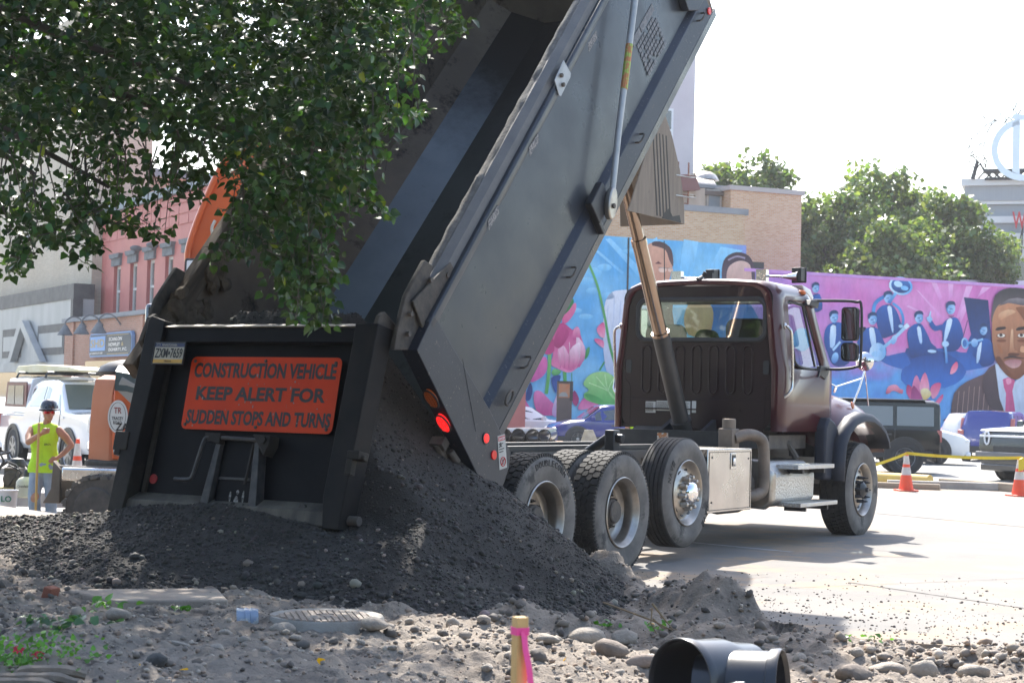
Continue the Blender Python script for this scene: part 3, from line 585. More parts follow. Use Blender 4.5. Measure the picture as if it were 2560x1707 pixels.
# rear corner posts
for sx in (1,-1):
    m=MB(); m.prism([(-.17,1.34),(-.50,1.31),(-.60,-.07),(-.665,-.14),(-.655,-.26),(-.53,-.225),(-.38,-.24),(-.24,-.205),(-.15,-.14),(-.13,.3)],sx*1.14,sx*1.275,'x'); ps=part('rear_post',m,M_navy,bevel=.006)
    m=MB(); m.prism([(-.37,.35),(-.38,.34),(-.14,.83),(-.13,.85)],sx*1.2755,sx*1.278,'x'); m.build('weld_seam',M_bed,ps)
    for (u,w_,mt,nm,hh) in ((-.575,.86,M_amber,'amber_oval_lamp',.085),(-.595,.62,M_redlamp,'red_oval_lamp',.085)):
        q=MB(); pp=[(.045*math.cos(a),hh*math.sin(a)) for a in np.linspace(0,6.28,20,endpoint=False)]
        A_=math.atan2(1.38,.1)-math.pi/2
        ux=-.50-.1*(1.31-w_)/1.38
        q.prism([(sx*1.205+a,w_+b_) for a,b_ in pp],ux-.022,ux+.01,'y'); L=q.build(nm,mt,ps,bevel=.004)
        q=MB()
        for a in range(3):
            for b_ in range(6):
                q.ell((sx*1.205+(a-1)*.022,ux-.024,w_+(b_-2.5)*.024),(.008,.005,.008),6,4)
        q.build('led',mt,ps,kind='stuff')
        q=MB(); q.tube([(sx*1.205+.05*math.cos(a),ux-.02,w_+(hh+.006)*math.sin(a)) for a in np.linspace(0,2*math.pi,21)],.007,6,caps=False); q.build('lamp_gasket',M_blk,ps,smooth=40)
    if sx>0:
        for (u,w_,mt,nm) in ((-.32,.2,M_redlamp,'marker_lamp'),(-.335,.03,M_red,'reflector')):
            q=MB(); q.disc((1.276,u,w_),.036,'x',18,h=.01); q.build(nm,mt,ps,bevel=.003)
        q=MB(); q.disc((1.274,-.32,.2),.047,'x',18,h=.008); q.build('lamp_gasket',M_blk,ps)
        Mst=Matrix.Translation((1.277,-.235,-.045))@Matrix.Rotation(R(-38),4,'X')
        q=MB(); q.bx(0,.001,-.055,.055,-.13,.13,Mst); st=q.build('warning_sticker',pbr('sticker_white',(.5,.49,.46),(.42,.41,.38),scale=12,rough=.6),ps)
        q=MB(); q.tube([(.003,.034*math.cos(a),-.075+.034*math.sin(a)) for a in np.linspace(0,6.28,17)],.004,5,caps=False); q.tube([(.003,-.025,-.1),(.003,.025,-.05)],.004,5)
        q.bx(.0015,.0025,-.048,.048,.088,.12); q.v=[tuple(Mst@Vector(v)) for v in q.v]; q.build('sticker_print',pbr('print_red',(.5,.03,.03),rough=.6),ps)
        q=MB(); q.ell((.002,.0,-.075),(.001,.009,.022)); 
        for i in range(4): q.bx(.0015,.0025,-.045,.0+random.uniform(0,.03),.0+i*.02,.008+i*.02)
        q.ell((.002,-.02,.06),(.001,.016,.016)); q.v=[tuple(Mst@Vector(v)) for v in q.v]; q.build('sticker_print',M_blk,ps)
        text('sticker_print','DANGER',M_white,ps,Mst@frame((.003,-.044,.094),(0,1,0),(0,0,1)),.088,.02,.0006,.01)
m=MB(); m.bx(-1.14,1.14,-.3,-.16,-.02,.10); part('rear_sill',m,M_navy,bevel=.008)
# hinge ears and catches where gate and post meet
for sx in (1,-1):
    m=MB(); m.prism([(-.62,1.43),(-.5,1.31),(-.2,1.34),(-.05,1.45),(.15,1.52),(.1,1.62),(-.25,1.6),(-.5,1.5)],sx*1.165,sx*1.20,'x'); m.prism([(-.3,1.3),(.3,1.3),(.3,1.42),(-.25,1.55)],sx*1.215,sx*1.235,'x')
    h=part('hinge_plate',m,M_hd,bevel=.006)
    m=MB()
    for u,w_ in ((-.45,1.42),(.02,1.5),(-.33,1.5),(.2,1.38)): m.disc((sx*1.2+(sx>0)*.03-.015,u,w_),.02,'x',6,h=.03)
    m.each('bolt',M_dirty,h)
m=MB(); m.tube([(1.12,-.64,.48),(1.12,-.66,.33)],.035,8); m.bx(1.06,1.18,-.66,-.58,.42,.5); m.tube([(1.18,-.62,.38),(1.2,-.63,.27)],.03,8)
m.prism([(-.60,.22),(-.66,.2),(-.68,.05),(-.72,.0),(-.70,-.04),(-.66,-.02),(-.645,.03),(-.62,.0),(-.60,.03),(-.58,.2)],1.09,1.12,'x'); m.prism([(-.60,.22),(-.63,.2),(-.64,.07),(-.69,.03),(-.66,.0),(-.60,.03),(-.57,.2)],1.17,1.2,'x')
part('gate_latch_hook',m,M_dirty,bevel=.006)
# tan splash sheet hanging under the bed
m=MB(); n=12; rows=[]
for i in range(n+1):
    t=i/n; u=4.7-1.3*t
    rows.append([Vector((x,u+.12*(x+.6)**2*(-.5),-.12-(.5+.75*t)*(.55-.30*((x-.6)/1.3)**2)*((x+.85)/1.3)*1.05)) for x in np.linspace(-.7,1.15,12)])
m.loft(rows,closed=False,caps=False); sp=link('x',None) ; bpy.data.objects.remove(sp)
m=MB(); sh=[(2.10,3.40),(1.70,3.38),(1.62,3.50),(2.36,4.45),(2.62,4.2),(2.85,3.85),(2.98,3.5),(3.0,3.38)]
sheet_rows=[]
for b_ in np.linspace(-.5,.42,9):
    k=((b_-.42)/.92)**2
    sheet_rows.append([Vector((b_,a-.25*k,z+.12*k)) for a,z in [(1.70,3.38),(2.0,3.39),(2.5,3.39),(2.95,3.42),(2.84,3.85),(2.62,4.2),(2.36,4.42)]])
m=MB()
for rr in sheet_rows: m.v+=[tuple(v) for v in rr]; m.c+=[None]*len(rr)
kk=7; m.f=[(i*kk+j,i*kk+j+1,(i+1)*kk+j+1,(i+1)*kk+j) for i in range(8) for j in range(2,6)]
m2=MB(); m2.prism([(1.75,3.40),(1.70,3.34),(2.99,3.34),(2.97,3.55),(2.86,3.88),(2.66,4.2),(2.40,4.5),(2.2,4.2)],.30,.312,'x'); m2.prism([(2.97,3.55),(2.99,3.34),(3.0,3.34),(2.985,3.56),(2.88,3.9),(2.68,4.22),(2.42,4.52),(2.40,4.5),(2.66,4.2),(2.86,3.88)],-.45,.30,'x')
M_tan=pbr('tan_sheet',(.2,.16,.125),(.26,.21,.165),scale=3,rough=.7,c3=(.04,.035,.03),s3=4,t3=.62,stretch=(3,6,.8))
sh_=m2.build('splash_sheet',M_tan,truck,bevel=.004)
m=MB()
for i in range(5): y=2.33+i*.075; m.prism([(y,3.36),(y+.03,3.36),(y+.0-.2*.55,4.2),(y-.02-.2*.55,4.2)],.3125,.3145,'x')
m.prism([(2.45,3.345),(2.9,3.345),(2.86,3.42),(2.7,3.39),(2.6,3.46),(2.5,3.40)],.3125,.3145,'x'); m.each('oil_streak',pbr('oily_streak',(.03,.027,.024),rough=.6),sh_)
m=MB()
for z in (3.83,3.62): m.tube([(.3,2.75,z),(.36,3.0,z),(.38,3.1,z+.01),(.36,3.1,z+.035),(.34,3.02,z+.035)],.008,5)
m.each('wire_hook',M_alu,sh_,smooth=40)
# ---- hoist cylinder
p0,p1=Vector((.02,3.72,1.08)),Vector((.02,1.25,5.3)); d=(p1-p0)
def cp(t): return p0+d*t
m=MB(); m.tube([cp(-.02),cp(.045)],.10,24); m.tube([cp(.045),cp(.05)],.115,24); m.tube([cp(.05),cp(.262)],.093,28); m.build('hoist_barrel',pbr('grey_barrel',(.035,.035,.036),(.06,.056,.054),scale=2,rough=.45),truck,smooth=40)
m=MB(); m.tube([cp(.262),cp(.268)],.098,28); m.tube([cp(.268),cp(.475)],.078,28); m.tube([cp(.475),cp(.49)],.083,28); m.tube([cp(.49),cp(1)],.064,28); m.build('chrome_stage',M_steel,truck,smooth=40)
m=MB(); m.bx(-.62,.62,3.28,3.5,.98,1.18); m.bx(-.68,-.62,3.3,3.48,1.0,1.14); m.prism([(3.5,1.0),(3.5,1.14),(3.9,1.3),(3.95,1.0)],-.25,-.2,'x'); m.prism([(3.5,1.0),(3.5,1.14),(3.9,1.3),(3.95,1.0)],.25,.3,'x'); m.each('hoist_cradle',M_blkmetal,truck)
m=MB(); m.bx(-.1,.03,3.278,3.281,1.08,1.15); m.build('warning_sticker',pbr('orange_label',(.55,.22,.08),(.7,.68,.62),scale=30,rough=.5,softness=.02),truck)
# ---- gate: hangs from its top hinges, kicked out at the foot by the load
GT=R(11.2)
gate=link('tailgate',None,None,truck,(0,-3.70,.52),(-GT,0,0)); 
# local: x right, z up the gate, -y towards the viewer
def gp(name,m,mat,**k):
    if name in ('panel_flange','lever_bracket','chute_guide','side_catch','sign_bolt','linkage_rod','paint_splash','plate_frame'): return m.each(name,mat,gate,**k)
    return m.build(name,mat,gate,**k)
m=MB(); m.bx(-.98,.93,.0,.03,.12,1.4); gp('gate_panel',m,M_gate)
m=MB(); m.prism([(-1.115,.0),(-1.03,1.46),(-1.0,1.5),(-.86,1.46),(-.86,1.36),(-.95,.14),(-.97,.0)],-.13,.06,'y'); gp('gate_stile',m,M_gdust,bevel=.008)
m=MB(); m.prism([(1.04,-.02),(1.13,1.43),(.93,1.43),(.93,1.3),(.87,.2),(.9,-.02)],-.13,.06,'y'); gp('gate_stile',m,M_gdust,bevel=.008)
m=MB(); m.bx(-.86,.93,-.10,.06,1.30,1.41); gp('gate_top_rail',m,M_gate,bevel=.006)
m=MB(); m.prism([(-.13,1.412),(.06,1.412),(.06,1.455),(-.02,1.455)],-.86,.93,'x'); gp('gate_top_edge',m,pbr('sunlit_steel_edge',(.7,.67,.62),(.4,.37,.33),scale=9,rough=.45,metal=.6,stretch=(1,3,3)),bevel=.004)  # steel brightened; sun stripes on the top edge are put into the colour
m=MB(); m.prism([(-.10,.0),(.05,.0),(.05,.17),(.0,.17),(-.10,.10)],-.97,.9,'x'); gp('gate_bottom_rail',m,pbr('scraped_bottom_rail',(.055,.05,.045),(.14,.125,.1),scale=6,rough=.7,c3=(.17,.1,.06),s3=7,t3=.62,stretch=(1,1,.3)),bevel=.006)
m=MB(); m.tube([(1.02,-.02,.06),(1.13,-.02,.06)],.035,12); gp('gate_pin',m,M_dirty,bevel=.004)
m=MB(); m.prism([(-.90,.17),(-.86,1.3),(-.83,1.3),(-.87,.17)],-.03,-.001,'y'); m.prism([(.87,.17),(.9,1.3),(.87,1.3),(.84,.17)],-.03,-.001,'y'); gp('panel_flange',m,M_gdust)
sg=MB(); rr=.045; x0,x1,z0,z1=-.615,.79,.655,1.205; pts=[]
for cx,cz,a in ((x1-rr,z1-rr,0),(x0+rr,z1-rr,90),(x0+rr,z0+rr,180),(x1-rr,z0+rr,270)):
    for k in range(5): q=R(a+k*22.5); pts.append((cx+rr*math.cos(q),cz+rr*math.sin(q)))
sg.prism(pts,-.032,-.028,'y'); sgn=gp('warning_sign',sg,pbr('orange_sign_sheet',(.75,.062,.008),(.66,.05,.007),scale=2.5,rough=.5,c3=(.3,.08,.04),s3=14,t3=.72,spec=.2))
M_ink=pbr('sign_ink',(.012,.012,.015),(.02,.02,.022),scale=20,rough=.5,c3=(.4,.08,.03),s3=30,t3=.72)
for body,xa,xb,za,h in (('CONSTRUCTION VEHICLE',-.57,.755,1.045,.115),('KEEP ALERT FOR',-.515,.69,.875,.105),('SUDDEN STOPS AND TURNS',-.575,.765,.695,.108)):
    text('sign_lettering',body,M_ink,gate,frame((xa,-.033,za),(1,0,0),(0,0,1)),xb-xa,h,.001,.034)
m=MB()
for x,z in ((x0+.04,z1-.035),(x1-.05,z1-.04),(x0+.04,z0+.035),(x1-.05,z0+.03),(.1,z1-.03),(.1,z0+.03)): m.lathe([(.014,-.033),(.012,-.042),(0,-.044)],6,'y',(x,0,z))
gp('sign_bolt',m,M_dirty,bevel=.001)
m=MB()
for i in range(40): x,z=random.uniform(-.55,.72),random.uniform(.68,1.18); s_=random.uniform(.002,.007); m.disc((x,-.0345,z),s_,'y',5,h=.0012,ry=s_*random.uniform(.7,2.5))
gp('paint_chip',m,pbr('chip_grey',(.35,.33,.3),rough=.8),kind='stuff')
# licence plate
m=MB(); m.bx(-.905,-.605,-.14,-.132,1.125,1.285); lp=gp('licence_plate',m,pbr('plate_cream',(.5,.48,.4),rough=.4),bevel=.004)
m=MB(); m.bx(-.90,-.61,-.143,-.1405,1.252,1.281); gp('plate_band_blue',m,pbr('plate_navy',(.02,.035,.12),rough=.4))
m=MB(); m.bx(-.90,-.61,-.143,-.1405,1.129,1.158); gp('plate_band_yellow',m,pbr('plate_gold',(.62,.36,.04),rough=.4))
m=MB()
for a,b_,c_,d_ in ((-.911,-.905,1.12,1.29),(-.605,-.599,1.12,1.29),(-.911,-.599,1.285,1.291),(-.911,-.599,1.119,1.125)): m.bx(a,b_,-.146,-.13,c_,d_)
gp('plate_frame',m,M_blk)
text('plate_lettering','ZXM•7659',M_ink,gate,frame((-.89,-.1425,1.168),(1,0,0),(0,0,1)),.27,.075,.001,.012)
text('plate_lettering','PENNSYLVANIA',MATS['plate_cream'],gate,frame((-.83,-.1445,1.259),(1,0,0),(0,0,1)),.15,.015,.0008,.01)
text('plate_lettering','TRUCK',M_ink,gate,frame((-.79,-.1445,1.136),(1,0,0),(0,0,1)),.075,.014,.0008,.01)
m=MB(); m.tube([(x,-.1435,z) for x,z in ((-.885,1.26),(-.85,1.26),(-.85,1.275),(-.885,1.275),(-.885,1.26))],.0012,4,caps=False); gp('plate_emblem',m,MATS['plate_cream'])
for x,z in ((-.822,.272),(.845,.262)):
    m=MB(); m.disc((x,-.006 if x<0 else -.012,z),.036,'y',18,h=-.01 if False else .008); r_=gp('reflector',m,M_rd)
    r_.location.y=-.004
# chute door and its lever
m=MB(); m.bx(-.16,.15,-.05,-.001,.06,.58); ch=gp('chute_door',m,M_gate,bevel=.006)
m=MB(); m.prism([(-.27,.04),(-.19,.60),(-.15,.60),(-.19,.04)],-.09,-.001,'y'); m.prism([(.19,.04),(.16,.60),(.2,.60),(.27,.04)],-.09,-.001,'y'); m.bx(-.15,.15,-.06,-.05,.29,.31); gp('chute_guide',m,pbr('guide_scuffed',(.02,.022,.028),(.06,.058,.056),scale=14,rough=.5),bevel=.004)
m=MB(); m.prism([(.15,.62),(.31,.62),(.31,.55),(.27,.47)],-.11,-.001,'y'); m.prism([(-.3,.62),(-.15,.62),(-.15,.54),(-.28,.56)],-.11,-.001,'y'); m.lathe([(0,-.13),(.03,-.13),(.03,-.001)],12,'y',(.255,0,.58)); gp('lever_bracket',m,M_gdust,bevel=.004)
m=MB(); m.tube(smooth_curve([(.26,-.09,.58),(-.2,-.09,.59),(-.27,-.1,.585),(-.30,-.11,.55),(-.345,-.11,.33),(-.365,-.11,.28),(-.41,-.11,.268),(-.52,-.11,.268)],4),.016,8); gp('chute_lever',m,MATS['guide_scuffed'],smooth=40)
m=MB(); m.tube([(-.17,-.07,.56),(-.185,-.08,.3),(-.2,-.08,.1)],.011,6); m.tube([(.14,-.07,.56),(.13,-.08,.34),(.12,-.08,.26)],.011,6); gp('linkage_rod',m,M_gdust,smooth=40)
m=MB(); 
for x,z,sx_,sz_ in ((.04,.13,.022,.05),(.045,.205,.013,.018),(.08,.07,.045,.03),(-.02,.17,.01,.04),(.1,.17,.01,.05)): m.disc((x,-.0515,z),sx_,'y',12,h=-.001,ry=sz_)
gp('paint_splash',m,pbr('splash_white',(.35,.35,.34),(.08,.08,.08),scale=25,rough=.8,softness=.06))
m=MB(); m.bx(1.03,1.13,-.14,-.02,.47,.53); m.tube([(1.05,-.09,.49),(1.15,-.09,.49)],.018,8); m.bx(1.03,1.08,-.14,-.08,.36,.47); m.bx(-1.16,-1.02,-.14,-.04,.46,.6); m.bx(-1.14,-1.08,-.14,-.06,.42,.47); gp('side_catch',m,M_gdust,bevel=.006)
m=MB(); m.prism([(.62,.10),(.7,.10),(.68,.145),(.64,.16)],-.07,-.05,'y'); gp('lug',m,M_dirty)
for sx in (-1,1):
    m=MB(); m.prism([(-.13,1.30),(-.08,1.50),(-.03,1.54),(.22,1.44),(.22,1.38),(.0,1.42),(-.05,1.36),(-.06,1.24)],sx*1.06,sx*1.10,'x'); gp('hinge_arm',m,MATS['hinge_dirty'],bevel=.006)
# ---- cab
def cabring(inset,ys):
    """half ring of (x,z) up the side and over the roof; ys(z)->y"""
    P=[(1.0,1.19),(1.0,1.5),(1.0,1.87),(.975,2.0),(.94,2.3),(.915,2.57),(.905,2.62),(.88,2.70),(.83,2.76),(.74,2.795),(.4,2.82),(0,2.83)]
    P=[(x*(1-inset*.9)-(inset*.05),z-(inset*.5 if z>2.6 else 0)) for x,z in P]
    full=[(x,z) for x,z in P]+[(-x,z) for x,z in P[-2::-1]]
    return [Vector((x,ys(z),z)) for x,z in full]
def lerp(a,b,t): return a+(b-a)*max(0,min(1,t))
st=[(.10,lambda z:3.985-.0),(.04,lambda z:4.0),(.012,lambda z:4.04),(0,lambda z:4.12),(0,lambda z:4.30),(0,lambda z:lerp(5.20,4.86,(z-1.87)/.7)),(0,lambda z:lerp(5.36,4.96,(z-1.87)/.8)),(.01,lambda z:lerp(5.46,5.02,(z-1.87)/.85)),(.05,lambda z:lerp(5.52,5.08,(z-1.87)/.85))]
rings=[cabring(i,f) for i,f in st]; n=len(rings[0]); m=MB(); fs=[]
for i in range(len(rings)-1):
    for k in range(n-1):
        zz=(rings[i][k].z+rings[i][k+1].z)/2; side=k<6 or k>=n-1-6
        if side and 1.9<zz<2.6 and i==4: continue
        fs.append((i*n+k,i*n+k+1,(i+1)*n+k+1,(i+1)*n+k))
m.add([p for r in rings for p in r],fs); cab=m.build('cab_shell',M_paint,truck,smooth=38,fix=False)
so=cab.modifiers.new('s','SOLIDIFY'); so.thickness=.03; so.offset=-1
m=MB(); q=[(i,[v for v in r if v.z>2.6]) for i,r in enumerate(rings[:8])]
m.loft([[v+Vector((0,0,.002))*1 for v in r] for _,r in q],closed=False,caps=False); m.build('roof_skin',M_roofp,cab,smooth=40,fix=False)
# back wall: outline with a window opening
def rrect(x0,x1,z0,z1,r,n=6):
    o=[]
    for cx,cz,a in ((x1-r,z1-r,0),(x0+r,z1-r,90),(x0+r,z0+r,180),(x1-r,z0+r,270)):
        for k in range(n): q=R(a+k*90/(n-1)); o.append((cx+r*math.cos(q),cz+r*math.sin(q)))
    return o
YB=3.98
out=[(v.x,v.z) for v in rings[0]]; outer=rrect(-.9,.9,1.2,2.765,.14,9); inner=rrect(-.70,.80,2.19,2.60,.09,9)
m=MB(); k=len(outer); y0_=YB
m.add([(x,y0_,z) for x,z in outer]+[(x,y0_,z) for x,z in inner]+[(x,y0_+.04,z) for x,z in inner],[(i,(i+1)%k,k+(i+1)%k,k+i) for i in range(k)]+[(k+i,k+(i+1)%k,2*k+(i+1)%k,2*k+i) for i in range(k)])
ring0=[(v.x,v.y,v.z) for v in rings[0]]
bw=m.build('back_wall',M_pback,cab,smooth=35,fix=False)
m=MB(); g1=rrect(-.70,.80,2.19,2.60,.09,9); g0=rrect(-.745,.845,2.145,2.645,.12,9)
m.add([(x,YB-.006,z) for x,z in g0]+[(x,YB-.022,z) for x,z in rrect(-.73,.83,2.16,2.63,.11,9)]+[(x,YB-.02,z) for x,z in g1]+[(x,YB+.0,z) for x,z in rrect(-.69,.79,2.2,2.59,.08,9)],[(j*k+i,j*k+(i+1)%k,(j+1)*k+(i+1)%k,(j+1)*k+i) for j in range(3) for i in range(k)]); m.build('window_gasket',M_blk,cab,smooth=40,fix=False)
m=MB(); m.prism(rrect(-.695,.795,2.195,2.595,.085,9),YB-.004,YB,'y'); m.build('rear_window',M_glass,cab)
# pressed ribs, vents, seams, stickers on the back wall
for i in range(7):
    x=-.60+i*.205; m=MB(); w=.052
    m.tube([(x-w,YB+.002,2.07)]+smooth_curve([(x-w,YB-.002,2.0),(x-w,YB-.002,1.66),(x-w*.7,YB-.002,1.60),(x,YB-.002,1.58),(x+w*.7,YB-.002,1.60),(x+w,YB-.002,1.66),(x+w,YB-.002,2.0)],3)+[(x+w,YB-.0,2.04)]+smooth_curve([(x+w,YB-.002,2.06),(x+w*.6,YB-.002,2.1),(x-w*.6,YB-.002,2.1),(x-w,YB-.002,2.06)],3),.0125,6,caps=False); m.build('pressed_rib',M_pback,bw,smooth=60)
m=MB()
for x in (-.82,.84): m.prism(rrect(x-.035,x+.035,1.80,1.95,.02,4),YB-.008,YB+.01,'y')
m.each('cab_vent',M_blk,bw,bevel=.003)
m=MB(); m.tube([(-.93,YB-.001,1.52),(.93,YB-.001,1.52)],.004,5); m.tube(smooth_curve([(-.86,YB-.001,2.66),(-.87,YB-.001,2.0),(-.87,YB-.001,1.75),(-.8,YB-.001,1.64),(-.8,YB-.001,1.24)],4),.005,5); m.tube(smooth_curve([(.9,YB-.001,2.66),(.91,YB-.001,2.0),(.91,YB-.001,1.75),(.84,YB-.001,1.64),(.83,YB-.001,1.24)],4),.005,5); m.each('body_seam',M_pback,bw,smooth=60)
m=MB(); m.bx(-.64,.55,YB-.02,YB,1.40,1.415); m.build('body_seam',M_pback,bw)
for x0,x1,z0,z1 in ((-.60,-.475,1.36,1.485),(-.465,-.29,1.385,1.495),(-.28,-.05,1.35,1.495),(-.03,.02,1.37,1.50)):
    m=MB(); m.bx(x0,x1,YB-.004,YB-.001,z0,z1); s_=m.build('label_sheet',M_lw,bw)
m=MB()
for j,(x0,x1,z0,z1) in enumerate(((-.60,-.475,1.36,1.485),(-.465,-.29,1.385,1.495),(-.28,-.05,1.35,1.495))):
    r=int((z1-z0-.02)/.011)
    for i in range(r): z=z1-.012-i*.011; m.bx(x0+.008,x1-.008-(random.random()*.04),YB-.0052,YB-.0045,z-.005,z) if j else m.bx(x0+.008+i*.01,x0+.012+i*.01,YB-.0052,YB-.0045,z0+.01,z1-.01)
m.build('label_print',M_dirty,bw,kind='stuff')
# cab floor, firewall, seats, dash, wheel
m=MB(); m.bx(-.92,.92,4.02,5.45,1.2,1.24); m.bx(-.9,.9,5.2,5.5,1.24,1.9); m.bx(-.97,-.955,4.05,5.1,1.24,1.85); m.bx(.955,.97,4.05,5.1,1.24,1.85); m.build('cab_interior',M_seat,cab)
for x,w,z in ((-.5,.24,2.36),(.0,.13,2.3),(.5,.25,2.42)):
    m=MB(); m.prism(rrect(x-w,x+w*.9,1.5,z,.1,6),4.2,4.36,'y'); m.bx(x-w,x+w*.9,4.3,4.8,1.4,1.6); m.build('seat',M_seat,cab,bevel=.02,smooth=40)
m=MB(); m.tube([(-.5+.22*math.cos(q),5.0+.1*math.sin(q),2.02+.19*math.sin(q)) for q in np.linspace(0,6.28,25)],.014,6,caps=False); m.tube([(-.5,5.0,2.02),(-.5,5.3,1.8)],.03,8); m.build('steering_wheel',M_seat,cab,smooth=40)
# windscreen and door glass
m=MB(); a=[rings[7][i] for i in (3,5)]; m.add([(.93,5.42,1.93),(.86,5.06,2.6),(-.86,5.06,2.6),(-.93,5.42,1.93)],[(0,1,2,3)]); m.build('windscreen',M_glass,cab,fix=False)
for sx in (1,-1):
    r4,r5=rings[4],rings[5]
    m=MB(); P=lambda x,y,z:(sx*x,y,z)
    m.add([P(.988,4.28,1.9),P(.988,5.2,1.9),P(.91,4.86,2.58),P(.91,4.28,2.58)],[(0,1,2,3)]); m.build('door_window',M_glass,cab,fix=False)
    m=MB(); m.tube([P(x+.0,y,z) for x,y,z in smooth_curve([(.995,4.36,2.05),(.992,4.42,1.95),(.995,4.6,1.9),(.993,5.1,1.89),(.985,5.2,1.93),(.95,5.0,2.3),(.918,4.86,2.56),(.91,4.7,2.6),(.912,4.38,2.6),(.92,4.32,2.5),(.95,4.32,2.3)],4,True)]+[P(.995,4.36,2.05)],.016,6,caps=False); m.build('window_gasket',M_blk,cab,smooth=50)
    m=MB(); m.tube([P(.985,5.02,1.92),P(.925,4.78,2.58)],.014,6); m.build('vent_window_bar',M_blk,cab)
    m=MB(); 
    for yz in ([(4.30,1.24),(4.28,1.6),(4.27,2.0),(4.27,2.55)],[(5.14,1.24),(5.22,1.5),(5.26,1.86)]): m.tube([P(1.001 if z<1.9 else 1.001-(z-1.87)*.12,y,z) for y,z in yz],.005,5)
    m.tube([P(1.002,4.28,1.215),P(1.002,5.14,1.215)],.004,5); m.each('door_seam',M_blk,cab)
    m=MB(); m.prism([(4.33,1.60),(4.36,1.72),(4.42,1.75),(4.44,1.66),(4.40,1.55)],sx*1.001,sx*1.02,'x'); m.build('door_handle',M_blk,cab,bevel=.006)
    m=MB(); m.tube([P(*p) for p in smooth_curve([(1.0,4.1,2.33),(1.06,4.08,2.3),(1.08,4.10,2.2),(1.08,4.14,1.75),(1.07,4.1,1.62),(1.0,4.07,1.55)],5)],.016,8); m.ell(P(1.0,4.1,2.33),(.02,.03,.035)); m.ell(P(1.0,4.07,1.53),(.02,.03,.04)); m.build('grab_handle',M_alu2,truck,smooth=50)
    # big mirrors
    m=MB(); m.tube([P(*p) for p in smooth_curve([(.93,5.0,2.66),(1.2,5.2,2.67),(1.36,5.28,2.66),(1.42,5.3,2.6),(1.42,5.3,2.0),(1.38,5.28,1.93),(1.2,5.25,1.9),(1.0,5.2,1.9)],5)],.017,8); mr=m.build('mirror_frame',M_blk,truck,smooth=50)
    m=MB(); m.prism(rrect(sx*1.31-.095,sx*1.31+.095,2.22,2.60,.04,5),5.22,5.29,'y'); m.prism(rrect(sx*1.31-.095,sx*1.31+.095,1.99,2.20,.05,5),5.22,5.29,'y'); m.each('mirror_housing',M_blk,mr)
    m=MB(); m.prism(rrect(sx*1.31-.08,sx*1.31+.08,2.235,2.585,.03,5),5.214,5.219,'y'); m.prism(rrect(sx*1.31-.08,sx*1.31+.08,2.005,2.185,.04,5),5.214,5.219,'y'); m.each('mirror_face',M_mirror,mr)
    m=MB(); m.prism([(4.98,1.80),(5.05,1.93),(5.32,1.93),(5.28,1.84),(5.2,1.78),(5.05,1.82)],sx*1.0,sx*1.05,'x'); m.prism([(4.8,2.60),(4.86,2.66),(5.1,2.66),(5.06,2.58)],sx*.9,sx*1.0,'x'); m.each('mirror_bracket',M_blk,mr,bevel=.006)
text('door_number','143',M_red,cab,frame((1.003,4.16,1.36),(0,1,0),(0,0,1)),.08,.06,.001,.02)
m=MB(); m.bx(1.0005,1.0015,4.14,4.27,1.33,1.43); m.build('door_number_plate',MATS['label_white'],cab)
m=MB(); m.tube([(1.001,y,z) for y,z in [tuple(p)[:2] for p in smooth_curve([(4.5,1.62,0),(4.8,1.60,0),(5.0,1.5,0),(5.12,1.50,0),(5.12,1.43,0),(4.95,1.42,0),(4.7,1.46,0)],4)]],.005,5); m.build('door_stripe',pbr('stripe_red',(.35,.03,.03),rough=.3,coat=.5),cab)
# roof fittings
for x in (-.42,.62):
    m=MB(); m.bx(x-.08,x+.04,4.35,4.43,2.83,2.97); m.tube([(x,4.4,2.9),(x+.34,4.4,2.88)],.012,8); m.lathe([(.012,.0),(.022,.06),(.045,.16),(.06,.2),(0,.2)],14,'x',(x+.2,4.4,2.885)); m.build('air_horn',M_alu2,truck,smooth=40)
    m=MB(); m.bx(x+.42,x+.46,4.33,4.50,2.83,2.98); m.bx(x+.3,x+.47,4.45,4.47,2.82,2.99); m.build('work_lamp',M_blk,truck,bevel=.006)
m=MB(); m.lathe([(.05,2.83),(.05,2.87),(.035,2.90),(0,2.905)],12,'z',(.1,4.7,0)); m.lathe([(.05,2.81),(.05,2.84),(.03,2.86),(0,2.86)],12,'z',(.88,4.85,-.09)); m.each('roof_marker',M_amber,truck,smooth=40)
m=MB(); m.prism([(5.0,2.78),(4.95,2.84),(5.2,2.80),(5.3,2.72),(5.28,2.69)],-.85,.85,'x'); m.build('sun_visor',M_white,truck,bevel=.01)
m=MB(); m.tube([(.02,YB-.03,2.84),(.02,YB+.1,2.88),(.05,YB+.1,2.93)],.02,6); m.bx(-.02,.08,4.2,4.3,2.83,2.93); m.build('antenna_base',M_blk,truck)
m=MB(); m.tube([(-.93,5.1,2.2),(-.97,5.1,3.4)],.006,5); m.build('aerial',M_blk,truck)
